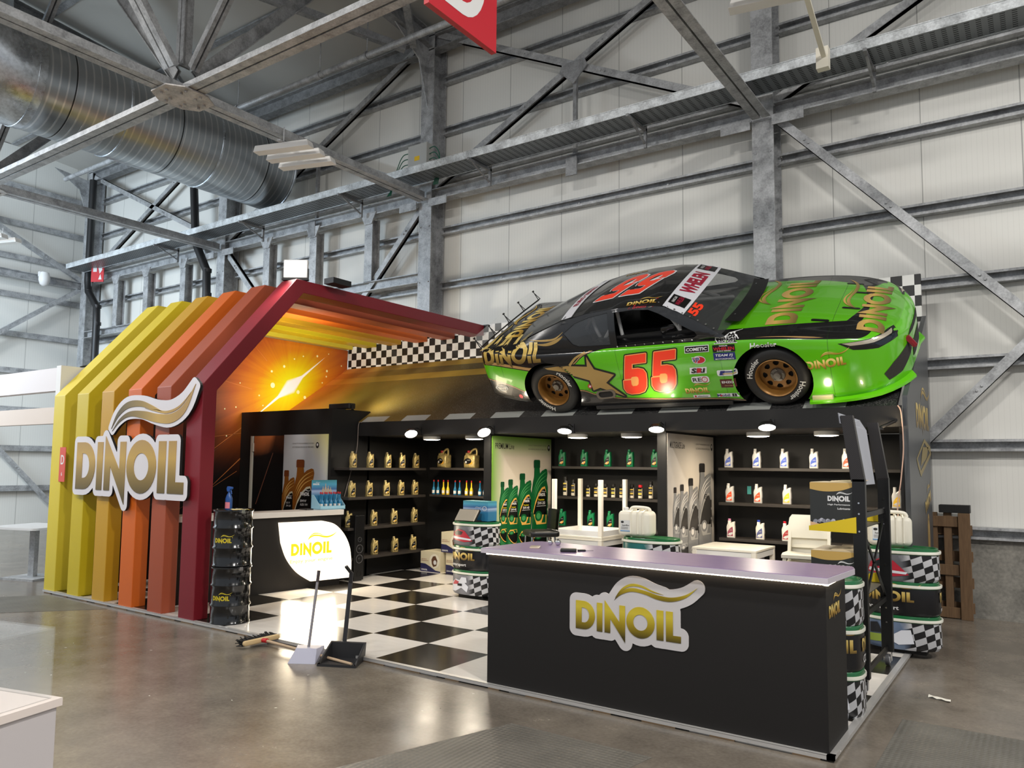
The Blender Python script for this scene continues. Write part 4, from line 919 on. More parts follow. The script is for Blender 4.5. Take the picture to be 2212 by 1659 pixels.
light('sign_glow', 'AREA', (-8.05, 7.0, .5), (-6, 7.0-.3, .2), 22, (1, .84, .60), .8, .6)
# ------------------------------------------------------------------ goods on the shelves
BO = [(.006, 0), (.096, 0), (.100, .008), (.098, .060), (.102, .080), (.100, .135), (.096, .165), (.098, .196), (.094, .203), (.074, .198), (.056, .184), (.050, .178), (.047, .212), (.018, .212), (.016, .178), (.007, .160), (.0, .135), (.002, .085), (.005, .06), (.001, .010)]
def oil_bottle(label, body, capm, accent, loc, rz=0, cat='bottle', grp=None, dark=True, name='oil_bottle'):
    t = thing(name, label, cat, loc, rz, grp)
    sh = Matrix.Translation((-.05, 0, 0)) @ Matrix(((1, 0, 0, 0), (0, 0, -1, 0), (0, 1, 0, 0), (0, 0, 0, 1)))
    MB().puff(BO, .062, .010, sh).build('bottle_body', body, t, smooth=True, ang=40)
    MB().lathe([(.0165, .208), (.0175, .212), (.0175, .232), (.015, .235)], 16, M=Matrix.Translation((-.0175, 0, 0))).build('cap', capm, t, smooth=True)
    M = FX(-.05, -.0325, 0); b = MB()
    b.flat([[(.012, .025), (.082, .025), (.082, .105), (.078, .140), (.060, .130), (.036, .108), (.018, .078)]], 0, M, 0)
    b.flat([[(.016, .040), (.05, .03), (.078, .05), (.078, .075), (.04, .062)]], .0006, M, 1)
    text(b, 'DINOIL', M @ Matrix.Translation((.058, .098, .0008)), None, .032, 2, bold=.02)
    b.flat([[(.03, .046), (.045, .046), (.05, .058), (.034, .060)]], .001, M, 2)
    b.build('label', [P('label_black', (16, 15, 14), .4) if dark else accent, accent if dark else P('label_silver', (206, 206, 204), .4), P('label_white', (226, 222, 214), .4)], t)
    return t
BG = m_galv('gold_plastic', (190, 168, 108), .38, .4, 20); CAPG = P('gold_cap', (186, 168, 120), .4, .2)
GREEN = P('green_plastic', (14, 118, 70), .35); SILV = P('silver_plastic', (206, 204, 200), .38, .15)
def row(src, items, grp):
    for k, (loc, rz, lab) in enumerate(items):
        if k == 0: src.location = loc; src.rotation_euler = (0, 0, rz); src['label'] = lab; src['group'] = grp
        else: dup(src, loc, rz, lab, grp)
it = []
for z, ys, n in ((ZA[0], [7.80, 8.14, 8.51, 8.82, 9.14], 'top'), (ZA[1], [7.79, 8.13, 8.49, 8.81, 9.13], 'second'), (ZA[2], [8.24, 8.67, 9.13], 'third'), (ZA[3], [8.27, 8.70, 9.11], 'lowest')):
    for k, y in enumerate(ys): it.append(((-8.16, y, z), PI/2-.35+.12*((k*7+len(n)) % 4)-.1*k*.3, '%s gold oil bottle from the left on the %s side wall shelf' % (ORD[k], n)))
b0 = oil_bottle('gold oil bottle', BG, CAPG, P('label_gold', (200, 160, 70), .4), (0, 0, 0)); row(b0, it, 'gold oil bottles')
it = [((x, 9.47, ZG[0]), .12-.05*k, '%s green oil bottle from the left on the top shelf of the middle bay' % ORD[k]) for k, x in enumerate((-5.67, -5.31, -4.94, -4.60, -4.24))]
it += [((x, 9.47, ZG[2]), .1, '%s green oil bottle from the left behind the stacked white tables' % ORD[k]) for k, x in enumerate((-5.66, -5.20, -4.90))]
b1 = oil_bottle('green oil bottle', GREEN, P('green_cap', (40, 140, 92), .4), P('label_orange', (232, 170, 80), .4), (0, 0, 0)); row(b1, it, 'green oil bottles')
ORG = P('label_orange_red', (232, 84, 44), .4)
for acc, nm, ks in ((P('label_blue', (70, 96, 190), .4), 'blue', [(ZS[0], x, '%s silver bottle with a blue label from the left, beside the grey poster shelf top' % ORD[k]) for k, x in enumerate((-3.25, -2.90, -2.57, -2.23))]),
                    (ORG, 'red', [(ZS[1], -3.24, 'silver bottle with a red label, left end of the middle shelf at the right'), (ZS[1], -2.89, 'silver bottle with a red label, between a red and a yellow labelled one'), (ZS[0], -1.87, 'silver bottle with an orange label beside the tall rack')]),
                    (P('label_yellow', (238, 190, 50), .4), 'yellow', [(ZS[1], -2.545, 'silver bottle with a yellow label above the white chairs'), (ZS[1], -1.36, 'bottle with a yellow label seen between the rack posts')])):
    s = oil_bottle('silver bottle', SILV, P('silver_cap', (210, 208, 204), .4), acc, (0, 0, 0), dark=False)
    row(s, [((x, 9.47, z), .05, l) for z, x, l in ks], 'silver oil bottles')
WPL = P('milky_plastic', (226, 220, 210), .4)
for x, c, n, l in ((-3.23, (206, 132, 168), 'pink', (150, 70, 90)), (-2.87, (44, 70, 170), 'blue', (86, 92, 140)), (-2.56, (206, 30, 48), 'red', (170, 60, 60))):
    oil_bottle('white bottle with a %s cap on the lowest shelf at the right' % n, WPL, P('cap_'+n, c, .4), P('label_w_'+n, l, .4), (x, 9.47, ZS[2]), .05, dark=False, grp='white bottles')
# a bottle lying behind the reception counter end
oil_bottle('gold oil bottle half hidden behind the far end of the white topped counter', BG, CAPG, P('label_gold', (200, 160, 70), .4), (-8.2, 7.78, ZA[2]), PI/2-.6, grp='gold oil bottles')
# gold five litre jugs
def jug(label, loc, rz):
    t = thing('oil_jug', label, 'jug', loc, rz, 'gold jugs')
    sh = Matrix.Translation((-.115, 0, 0)) @ Matrix(((1, 0, 0, 0), (0, 0, -1, 0), (0, 1, 0, 0), (0, 0, 0, 1)))
    MB().puff([(.01, 0), (.22, 0), (.228, .012), (.224, .10), (.228, .19), (.20, .215), (.13, .20), (.105, .205), (.085, .235), (.035, .235), (.03, .205), (.008, .185), (.0, .11), (.004, .012)], .13, .02, sh).build('jug_body', BG, t, smooth=True, ang=40)
    c = [(-.03, 0, .222), (.0, 0, .262), (.06, 0, .292), (.095, 0, .286), (.105, 0, .24), (.098, 0, .19)]
    MB().tube(crom(c, 5), .016, 10).build('handle', BG, t, smooth=True); MB().lathe([(.026, .23), (.028, .235), (.028, .265), (.024, .27)], 18, M=Matrix.Translation((-.055, 0, 0))).build('cap', P('red_cap', (180, 40, 44), .4), t, smooth=True)
    M = FX(-.115, -.066, 0); b = MB(); b.flat([arc(.09, .105, .075, .045, 20, 380, 22)[:-1]], 0, M, 0); text(b, 'DINOIL', M @ Matrix.Translation((.11, .12, .001)), None, .06, 1, bold=.02); b.flat([arc(.055, .09, .018, .018, 0, 360, 12)[:-1]], .001, M, 1); b.flat([[(.10, .05), (.18, .06), (.19, .10), (.14, .09)]], -.0005, M, 2); b.build('label', [P('label_black', (16, 15, 14), .4), P('label_white', (226, 222, 214), .4), P('label_amber', (236, 170, 50), .4)], t)
jug('gold jug with a red cap, left one of the pair on the corner shelf', (-7.86, 9.48, ZB[0]), -.25); jug('gold jug with a red cap, nearer the green poster', (-7.31, 9.48, ZB[0]), -.05)
# small additive bottles
def additive(body, label, loc, grp, h=1):
    t = thing('additive_bottle', label, 'bottle', loc, 0, grp)
    MB().lathe([(.024, 0), (.027, .005), (.027, .075), (.02, .10), (.011, .125), (.009, .19), (.009, .20)], 18).build('bottle_body', body, t, smooth=True)
    MB().lathe([(.011, .198), (.0115, .2), (.011, .222), (.008, .225)], 14).build('cap', P('red_cap', (180, 40, 44), .4), t, smooth=True)
    b = MB(); b.solid([arc(0, 0, .0275, .0275, 200, 340, 10)+arc(0, 0, .0270, .0270, 340, 200, 10)], .02, .066); b.build('label', P('label_white', (226, 222, 214), .4), t); return t
BLU = P('blue_bottle', (20, 110, 150), .3); YEL = P('yellow_bottle', (232, 196, 24), .35)
xs = [-8.0, -7.91, -7.80, -7.71, -7.565, -7.475, -7.34, -7.245, -7.08, -6.99]
ab = additive(BLU, 'x', (0, 0, 0), 'additive bottles'); ay = additive(YEL, 'x', (0, 0, 0), 'additive bottles')
row(ab, [((xs[i], 9.40, ZB[1]), 0, '%s blue additive bottle from the left on the corner shelf' % ORD[k]) for k, i in enumerate((0, 1, 4, 5, 8, 9))], 'additive bottles')
row(ay, [((xs[i], 9.40, ZB[1]), 0, '%s yellow additive bottle from the left on the corner shelf' % ORD[k]) for k, i in enumerate((2, 3, 6, 7))], 'additive bottles')
# spray cans
def can(label, loc, h, r, capc, acc):
    t = thing('spray_can', label, 'spray can', loc, 0, 'spray cans')
    MB().lathe([(r*.94, 0), (r, .006), (r, h*.80), (r*.9, h*.82)], 20).build('can_body', P('can_black', (20, 19, 18), .3, .3), t, smooth=True)
    MB().lathe([(r*.88, h*.815), (r*.88, h*.97), (r*.7, h)], 18).build('cap', capc, t, smooth=True)
    b = MB()
    for z0, z1, a0, a1, m in ((.05, .22, 205, 320, 1), (.30, .42, 215, 330, 0), (.46, .52, 215, 320, 2), (.60, .67, 215, 330, 0), (.04, .76, 325, 345, 1)):
        b.solid([arc(0, 0, r*1.015, r*1.015, a0, a1, 8)+arc(0, 0, r*.99, r*.99, a1, a0, 8)], z0*h, z1*h, None, m)
    b.build('label', [acc, P('label_cream', (214, 204, 186), .4), P('label_grey', (120, 116, 110), .4)], t)
for k, (x, h) in enumerate(zip((-5.61, -5.48, -5.365, -5.24, -5.115, -4.97, -4.85, -4.725, -4.57, -4.448, -4.296), (.28, .24, .22, .17, .195, .19, .19, .195, .19, .185, .235))):
    can('%s spray can from the left on the middle shelf, %s' % (ORD[k], 'black with a red cap' if k == 9 else ('tall black and gold' if k in (0, 1, 10) else 'short black and cream')), (x, 9.46, ZG[1]), h, .031 if k != 0 else .034, P('red_cap2', (190, 30, 40), .4) if k == 9 else P('can_cap', (26, 24, 22), .45), P('can_gold', (206, 176, 84), .4) if k % 3 else P('can_yellow', (226, 200, 90), .4))
setp(MB().box(-3.1, 9.715, 1.36, -3.05, 9.719, 1.46).build('sticky_note', P('teal_note', (64, 150, 146), .6)), 'small teal sticky note on the black wall beside a red labelled bottle', 'note')

# ------------------------------------------------------------------ giant oil tins (oval display drums)
def tin_wrap(kind):
    """printed sleeve: u runs round the tin (generated from angle), z up"""
    q = NT('tin_sleeve_'+kind); x, y, z = q.xyz(); a = q.math('ARCTAN2', q.math('MULTIPLY', y, 1.6), x); u = q.math('MULTIPLY', a, .26)
    if kind == 'black': return q.fin(rgb((20, 20, 23)), .28, 0, .5)
    w = q.math('ADD', z, q.math('MULTIPLY', q.math('SINE', q.math('MULTIPLY', a, 3)), .03)); n = q.noise(5, 3)
    i = q.math('FLOOR', q.math('DIVIDE', q.math('ADD', q.math('ADD', u, q.math('MULTIPLY', w, .12)), 9), .075)); j = q.math('FLOOR', q.math('DIVIDE', q.math('ADD', w, q.math('ADD', q.math('MULTIPLY', u, -.18), 9)), .058))
    c = q.math('MODULO', q.math('ADD', i, j), 2.0)
    col = q.mix(c, rgb((26, 26, 28)), rgb((188, 188, 190)))
    tint = {'car': (126, 128, 134), 'bike': (150, 150, 156), 'water': (120, 140, 170), 'teal': (40, 120, 118)}[kind]
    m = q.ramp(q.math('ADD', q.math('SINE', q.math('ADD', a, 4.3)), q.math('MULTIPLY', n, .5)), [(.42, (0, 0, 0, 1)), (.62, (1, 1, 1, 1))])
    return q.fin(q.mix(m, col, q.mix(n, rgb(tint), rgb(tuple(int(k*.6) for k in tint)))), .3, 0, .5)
TW = {k: tin_wrap(k) for k in ('black', 'car', 'bike', 'water', 'teal')}
TGREEN = P('tin_green', (22, 96, 52), .3, coat=.3); TRIM = P('tin_rim', (222, 220, 206), .35)
def wrapdecal(polys, a, rx, ry, z0, out=.004, pw=2.6):
    """bend flat outlines (x metres round the tin from angle a, y up) on to the oval sleeve"""
    v, fs = polys; res = []
    for p in v:
        th = a+p[0]/((rx+ry)/2); c, s = math.cos(th), math.sin(th); k = 1/((abs(c)**pw+abs(s)**pw)**(1/pw))
        res.append(((rx+out+(p[2] if len(p) > 2 else 0))*c*k, (ry+out+(p[2] if len(p) > 2 else 0))*s*k, z0+p[1]))
    return res, fs
def tin(label, loc, kind, lid=True, rx=.315, ry=.20, rz=0, copies=1, h=.30):
    t = thing('oil_tin', label, 'tin', loc, rz, 'giant oil tins')
    MB().lathe([(.93, .0), (.96, .012), (1.0, .03), (.985, h-.055)], 56, rx, ry, power=2.6).build('sleeve', TW[kind], t, smooth=True)
    MB().lathe([(.985, h-.058), (1.0, h-.05), (1.0, h-.03), (.97, h-.026), (.965, h-.004), (.95, h), (.90, h), (.88, h-.012), (.5, h-.014)], 56, rx, ry, power=2.6).build('lid', TGREEN, t, smooth=True)
    MB().lathe([(1.0, h-.052), (1.035, h-.048), (1.04, h-.03), (1.03, h-.024), (.99, h-.026)], 56, rx*1.0, ry*1.0, power=2.6, caps=False).build('rim', TRIM, t, smooth=True)
    if kind == 'black':
        for q in range(2):
            a = -PI/2+.02+(q*2.3 if q else 0)-.35
            b = MB(); g = MB(); logo(g, None, .36, 0, maxe=.03, reg=True); v, f = wrapdecal((g.v, g.f), a-.18/.26, rx, ry, .125); b.add(v, f, 0, None, None); b.uv = g.uv
            tx, tf = text_geo('motorsport' if 'CORSE' not in label else 'CORSE', .2 if 'CORSE' in label else 0, .02); x1 = max(p[0] for p in tx); k = .24/x1; tx = [(p[0]*k, p[1]*k) for p in tx]
            v, f = wrapdecal((tx, tf), a-.16/.26, rx, ry, .05); b.add(v, f, 1); b.build('sleeve_lettering', [GOLD, WHTP], t)
    else:
        # the printed racing picture, in plain shapes
        S_ = {'car': [([(-.14, .06), (-.10, .15), (-.02, .19), (.06, .17), (.12, .10), (.16, .05), (.06, .03)], 0), ([(-.09, .14), (-.03, .175), (.04, .155), (.02, .12), (-.06, .11)], 1), ([(-.12, .07), (.14, .055), (.15, .075), (-.11, .10)], 2)],
              'bike': [([(-.13, .02), (-.12, .12), (-.05, .17), (.05, .15), (.12, .09), (.10, .02), (.03, .07), (-.05, .02)], 2), ([(.0, .15), (.03, .20), (.09, .20), (.10, .14), (.04, .12)], 2), ([(-.10, .10), (-.06, .16), (.0, .14), (-.02, .11)], 0), ([(-.02, .09), (.04, .09), (.04, .12), (-.02, .12)], 1)],
              'water': [([(-.15, .03), (-.15, .10), (.02, .11), (.16, .14), (.10, .10), (-.02, .04)], 3), ([(-.12, .11), (-.12, .20), (-.06, .21), (-.02, .12)], 1), ([(.0, .08), (.10, .16), (.16, .17), (.18, .05), (.08, .03)], 2)],
              'teal': [([(-.15, .06), (-.05, .10), (.05, .10), (.16, .06), (.14, .03), (-.14, .03)], 2), ([(-.08, .06), (.0, .09), (.08, .06), (.06, .04), (-.06, .04)], 1), ([(-.12, .115), (.1, .135), (.1, .145), (-.12, .13)], 2)]}[kind]
        b = MB()
        for n, (pl, m) in enumerate(S_):
            g = MB(); g.flat([pl], .0012*n, None, 0, maxe=.03); v, f = wrapdecal((g.v, g.f), -PI/2-.35, rx, ry, .015); b.add(v, f, m)
        b.build('sleeve_picture', [P('pict_red', (176, 40, 58), .35), P('pict_dark', (24, 26, 32), .35), P('pict_pale', (214, 216, 222), .35), P('pict_lime', (140, 160, 60), .35)], t)
    return t
# left stack beside the bar
def plinth(x, y, lab): setp(MB().box(x-.18, y-.12, ZP, x+.2, y+.12, .075).build('tin_plinth', BLKM), lab, 'plinth')
for (x, y), ks, nm, rz in (((-5.98, 7.88), (('bike', 'with a motorcycle racer'), ('black', 'with gold lettering'), ('car', 'with a red racing car')), 'left of the bar counter', 0),
                        ((-1.13, 8.02), (('water', 'with a speedboat'), ('black', 'with gold lettering'), ('car', 'with a dark racing car')), 'at the right behind the rack', .0)):
    plinth(x, y, 'low black plinth under the giant tin stack '+nm)
    for k, (kd, tx) in enumerate(ks): tin('%s oval oil tin %s, stack %s' % (('lowest', 'middle', 'topmost')[k], tx, nm), (x, y, .075+.302*k), kd, rz=rz)
for k, (kd, tx) in enumerate((('water', 'with a go-kart print'), ('black', 'with CORSE lettering'), ('car', 'with a red and white car'))):
    tin('%s oil tin %s, half hidden behind the right end of the bar' % (('lowest', 'middle', 'topmost')[k], tx), (-1.245, 5.78, ZP+.302*k), kd, rx=.185, ry=.185)
for k, kd in enumerate(('bike', 'black', 'teal')):
    tin('%s giant oval oil tin under the white canister behind the bar' % ('lowest', 'middle', 'topmost')[k], (-3.50, 7.72, ZP+.302*k), kd)
# white canisters
def canister(label, loc, rz):
    t = thing('canister', label, 'canister', loc, rz, 'white canisters')
    MB().puff(rrect(-.185, 0, .185, .27, .05, 5), .22, .035, Matrix(((1, 0, 0, 0), (0, 0, -1, 0), (0, 1, 0, 0), (0, 0, 0, 1)))).build('body', CREAM, t, smooth=True, ang=50)
    b = MB()
    for x in (-.03, .05, .11): b.tube([(x, -.112, .03), (x, -.113, .26), (x, -.06, .279), (x, .05, .279)], .008, 8)
    b.build('rib', CREAM, t, smooth=True)
    MB().tube(crom([(-.08, 0, .262), (-.05, 0, .302), (.05, 0, .306), (.13, 0, .296), (.15, 0, .262)], 5), .018, 10).build('handle', CREAM, t, smooth=True)
    MB().lathe([(.028, 0), (.03, .005), (.03, .035), (.026, .04)], 18, M=Matrix.Translation((-.13, 0, .262))).build('cap', WHTP, t, smooth=True)
    M = FX(0, -.1125, 0); b = MB(); b.flat([[(-.15, .05), (-.03, .05), (-.03, .17), (-.15, .17)]], 0, M, 0); b.flat([[(-.15, .05), (-.03, .05), (-.03, .062), (-.15, .062)]], .001, M, 1); b.flat([arc(-.125, .15, .018, .012, 0, 360, 14)[:-1]], .001, M, 2); text(b, 'SuperBlue', M @ Matrix.Translation((-.09, .115, .001)), .02, .085, 2, shear=.2, bold=.02)
    for k in range(3): b.flat([[(-.14, .075+k*.01), (-.06, .075+k*.01), (-.06, .078+k*.01), (-.14, .078+k*.01)]], .001, M, 2)
    b.build('label', [P('label_pale', (206, 206, 204), .4), P('label_sky', (110, 150, 190), .4), INK], t)
canister('white plastic canister standing on the tin stack behind the bar', (-3.66, 7.70, .945), .05)
canister('white plastic canister on the right hand tin stack behind the rack', (-1.22, 7.98, .99), .25)
# ------------------------------------------------------------------ oil drums
def drum(label, loc):
    t = thing('oil_drum', label, 'drum', loc, 0, 'black oil drums'); R_ = .195
    pr = [(R_-.01, 0), (R_+.006, .004), (R_+.006, .014), (R_, .02), (R_, .17), (R_+.012, .185), (R_+.012, .195), (R_, .21), (R_, .375), (R_+.012, .39), (R_+.012, .40), (R_, .415), (R_, .555), (R_+.008, .562), (R_+.008, .578), (R_-.006, .58), (R_-.012, .565), (.03, .565), (0, .565)]
    MB().lathe(pr, 48).build('shell', BLKG, t, smooth=True, ang=50); MB().lathe([(R_+.003, .562), (R_+.012, .565), (R_+.012, .579), (R_-.005, .583)], 48, caps=False).build('clamp_ring', BLKG, t, smooth=True)
    b = MB(); b.box(-.015, -.02, .55, .035, .02, .585, 0, Matrix.Translation((R_*math.cos(-.25)+.01, R_*math.sin(-.25), 0))); b.build('latch', CHROME, t)
    b = MB(); g = MB(); logo(g, None, .185, 0, maxe=.02); g.flat([arc(.192, .055, .004, .004, 0, 360, 8)[:-1]], 0, None, 0); v, f = wrapdecal((g.v, g.f), -1.15-.09/R_, R_, R_, .245, .003, 2.0); b.add(v, f, 0); b.build('drum_lettering', P('drum_yellow', (196, 176, 40), .4), t)
drum('lower black oil drum with yellow lettering beside the dark red rib', (-7.06, 5.06, ZP)); drum('upper black oil drum with yellow lettering, carrying a spray bottle', (-7.06, 5.06, ZP+.585))
t = thing('spray_bottle', 'blue trigger spray bottle standing on the upper oil drum', 'bottle', (-7.12, 5.04, ZP+.585+.567))
MB().lathe([(.040, 0), (.045, .006), (.045, .12), (.03, .16), (.015, .18), (.014, .195)], 24, 1, .7).build('bottle_body', P('spray_blue', (24, 70, 130), .35), t, smooth=True)
MB().prism([(-.02, 0), (.02, 0), (.025, .02), (.05, .03), (.05, .05), (-.02, .055), (-.03, .03)], -.014, .014, Matrix(((1, 0, 0, 0), (0, 0, -1, 0), (0, 1, 0, .195), (0, 0, 0, 1)))).bar((.03, 0, .215), (.045, 0, .17), .01, .008).build('trigger_head', P('spray_blue_head', (30, 80, 150), .4), t, bevel=.003)
MB().solid([arc(0, 0, .0458, .0322, 210, 330, 12)+arc(0, 0, .0448, .0312, 330, 210, 12)], .02, .085).build('label', P('pink_label', (206, 120, 130), .4), t)
setp(MB().grid([[(-7.06+.05*i+.01*math.sin(j), 4.98+.03*j, ZP+.585+.572+.014*abs(math.sin(i*1.3+j*.8))) for i in range(5)] for j in range(6)]).build('cloth', P('cream_cloth', (200, 184, 130), .8), smooth=True), 'crumpled cream cloth lying on the upper oil drum', 'cloth')
# ------------------------------------------------------------------ on the reception counter
c = bpy.data.objects['reception_counter'].matrix_basis
def onc(x, y, z): return tuple(bpy.data.objects['reception_counter'].matrix_basis @ Vector((x, y, z)))
t = thing('counter_display', 'pale blue card display on the white counter holding blue additive bottles', 'display stand', onc(-.17, 1.30, 1.055), RZ+PI/2-.05)
LB = P('pale_blue_card', (150, 196, 214), .5)
b = MB(); b.box(-.20, -.12, 0, .20, .12, .012); b.box(-.20, -.12, 0, .20, -.115, .05); b.prism([(-.12, 0), (.12, 0), (.12, .20), (.06, .20), (-.12, .05)], -.20, -.195, Matrix(((0, 0, 1, 0), (1, 0, 0, 0), (0, 1, 0, 0), (0, 0, 0, 1)))); b.prism([(-.12, 0), (.12, 0), (.12, .20), (.06, .20), (-.12, .05)], .195, .20, Matrix(((0, 0, 1, 0), (1, 0, 0, 0), (0, 1, 0, 0), (0, 0, 0, 1)))); b.build('tray', LB, t)
def m_sky():
    q = NT('sea_sky_print'); x, y, z = q.xyz('Generated'); return q.fin(q.ramp(z, [(.45, rgb((40, 110, 150))), (.62, rgb((150, 170, 200))), (.68, rgb((60, 100, 150))), (.85, rgb((70, 150, 180))), (1, rgb((60, 130, 140)))]), .4)
MB().box(-.20, .112, 0, .20, .12, .40).build('back_card', m_sky(), t)
M = FX(0, .111, 0); b = MB(); logo(b, M @ Matrix.Translation((-.18, .33, 0)), .10, 0)
for k, (x, h) in enumerate(((-.02, .09), (.02, .13), (.06, .10), (.10, .08))): b.flat([[(x-.018, .22), (x+.018, .22), (x+.018, .22+h*.5), (x+.006, .22+h*.7), (x+.005, .22+h), (x-.005, .22+h), (x-.006, .22+h*.7), (x-.018, .22+h*.5)]], 0, M, 1)
b.build('card_print', [WHTP, P('print_tan', (176, 160, 140), .4)], t)
Mc = t.matrix_basis.copy()
k = 0
for j in range(2):
    for i in range(5):
        p = Mc @ Vector((-.14+i*.07+(.02 if j else 0), -.07+j*.08, .013)); dup(ab, tuple(p), 0, '%s blue additive bottle in the %s row of the counter display' % (ORD[i], ('front', 'back')[j]), 'display bottles')
setp(MB().box(-.08, -.06, 0, .08, .06, .016).build('card_terminal', BLKP, bevel=.004, loc=onc(-.22, .98, 1.055)), 'small flat black device lying on the white counter before the poster', 'device')
# floor speaker
t = thing('floor_speaker', 'slim black tower loudspeaker with three round drivers beside the white topped counter', 'loudspeaker', (-8.16, 7.86, ZP), PI/2-.05)
MB().box(-.085, -.12, .012, .085, .12, .92).build('cabinet', P('speaker_black', (16, 16, 17), .35), t, bevel=.005)
for z, r in ((.58, .035), (.45, .062), (.31, .062)):
    M = FX(0, -.121, z); b = MB().solid([arc(0, 0, r, r, 0, 360, 28)[:-1], arc(0, 0, r*.88, r*.88, 0, 360, 28)[:-1]], 0, .004, M); b.build('driver_ring', P('driver_chrome', (150, 150, 152), .3, .8), t)
    MB().lathe([(r*.86, .001), (r*.5, -.004), (r*.32, -.004), (r*.2, .006), (0, .009)], 24, M=M, caps=False).build('driver_cone', BLKP, t, smooth=True)
M = FX(0, -.121, .10); MB().solid([arc(0, 0, .045, .045, 0, 360, 24)[:-1], arc(0, 0, .036, .036, 0, 360, 24)[:-1]], 0, .003, M).build('bass_port', BLKS, t); MB().box(-.07, -.1, 0, .07, .1, .012).build('foot', BLKP, t)
# cartons in the corner
def carton(label, loc, rz):
    t = thing('carton', label, 'box', loc, rz, 'part cartons'); MB().box(-.2, -.19, 0, .2, .19, .31).build('box', P('cream_carton', (206, 196, 166), .6), t)
    M = FX(0, -.191, 0); b = MB(); b.flat([[(-.2, 0), (.2, 0), (.2, .02), (.1, .03), (0, .08), (-.1, .12), (-.2, .125)]], 0, M, 0); text(b, 'DINOIL', M @ Matrix.Translation((-.12, .03, .001)), .024, .12, 1, bold=.03); text(b, 'High Quality', M @ Matrix.Translation((-.13, .19, .001)), .015, .11, 2); b.flat([[(-.19, .165), (-.04, .165), (-.04, .17), (-.19, .17)]], .001, M, 2)
    b.flat([arc(.08, .17, .10, .11, 0, 360, 24)[:-1]], .0005, M, 3); b.flat([[(.03, .12), (.06, .08), (.12, .10), (.14, .18), (.10, .25), (.05, .24), (.02, .19)]], .001, M, 4); b.flat([arc(.09, .15, .03, .035, 0, 360, 14)[:-1]], .0015, M, 1); b.build('carton_print', [P('navy_print', (40, 40, 80), .5), WHTP, P('maroon_print', (130, 40, 36), .5), P('pale_disc', (222, 216, 196), .5), P('brown_part', (96, 66, 48), .4)], t)
    M = FY(.201, 0, 0); b = MB(); b.flat([arc(0, .16, .06, .07, 0, 360, 20)[:-1]], 0, M); b.build('side_print', P('grey_print', (80, 76, 66), .5), t)
carton('cream parts carton on the chequered floor in the shelf corner', (-7.86, 9.38, ZP), 0)
MB_ = None
carton('cream parts carton on a second one, just behind the giant tins', (-7.50, 9.44, ZP+.31), 0); carton('cream parts carton under the upper carton, mostly hidden by the giant tins', (-7.42, 9.46, ZP), 0)
# filter display on top of the left tin stack
t = thing('filter_box', 'blue printed box with a corrugated filter before it, on the left giant tins', 'display box', (-5.93, 7.88, .981))
MB().box(-.26, -.02, 0, .14, .17, .25).build('box', m_sky(), t, bevel=.003)
M = FX(0, -.021, 0); b = MB(); b.flat([SW1 and sc(SW1, .035)], 0, M @ Matrix.Translation((-.12, .12, 0))); b.solid([arc(.085, .16, .035, .028, 0, 360, 18)[:-1], arc(.085, .16, .028, .022, 0, 360, 18)[:-1]], 0, .001, M); b.build('box_print', WHTP, t)
b = MB(); n = 16
for i in range(n): b.prism([(-.25+i*.018, 0), (-.25+i*.018+.009, .012), (-.25+(i+1)*.018, 0)], 0, .17, FR((0, -.15, .005), (1, 0, .0), (.0, .55, .8)))
b.prism([(-.25, -.012), (.04, -.012), (.04, 0), (-.25, 0)], 0, .17, FR((0, -.15, .005), (1, 0, .0), (.0, .55, .8)))
f = MB()
M = FR((-.1, -.13, .07), (1, 0, .0), (0, .62, .78)); f.box(-.16, -.08, -.015, .16, .09, .012, 0, M)
for i in range(13): f.prism([(-.155+i*.0238, .012), (-.155+i*.0238+.012, .026), (-.155+(i+1)*.0238, .012)], -.08, .09, M @ Matrix(((1, 0, 0, 0), (0, 0, -1, 0), (0, 1, 0, 0), (0, 0, 0, 1))), 1)
f.box(-.17, -.17, -.063, .08, -.03, -.05, 0, Matrix.Translation((-.03, 0, .063)))
f.build('filter_element', [BLKP, P('filter_metal', (150, 142, 128), .35, .6)], t)
# ------------------------------------------------------------------ white tables, chairs, stool
def table(label, loc, rz, flip=False, w=.37):
    t = thing('white_table', label, 'table', loc, rz, 'white square tables'); e = bpy.data.objects.new('', None); bpy.data.objects.remove(e)
    T = (lambda z: .74-z) if flip else (lambda z: z)
    def bx(b, x0, y0, z0, x1, y1, z1): a, c = sorted((T(z0), T(z1))); b.box(x0, y0, a, x1, y1, c); return b
    bx(MB(), -w, -w, .715, w, w, .74).build('tabletop', P('white_lacquer', (226, 220, 206), .35), t, bevel=.003)
    b = MB()
    for s in (-1, 1): bx(b, -w+.05, s*(w-.02)-.012, .645, w-.05, s*(w-.02)+.012, .715); bx(b, s*(w-.02)-.012, -w+.05, .645, s*(w-.02)+.012, w-.05, .715)
    b.build('apron', WHTP, t)
    for sx in (-1, 1):
        for sy in (-1, 1): bx(MB(), sx*(w-.028)-.026, sy*(w-.028)-.026, 0, sx*(w-.028)+.026, sy*(w-.028)+.026, .715).build('leg', P('white_leg', (222, 216, 204), .4), t, bevel=.003)
table('white square table standing upright under an overturned one', (-4.97, 9.02, ZP), 0); table('white square table turned upside down on another, legs pointing up', (-4.97, 9.02, ZP+.742), 0, True)
table('white square table at the right, in front of the silver poster', (-3.03, 8.98, ZP), 0)
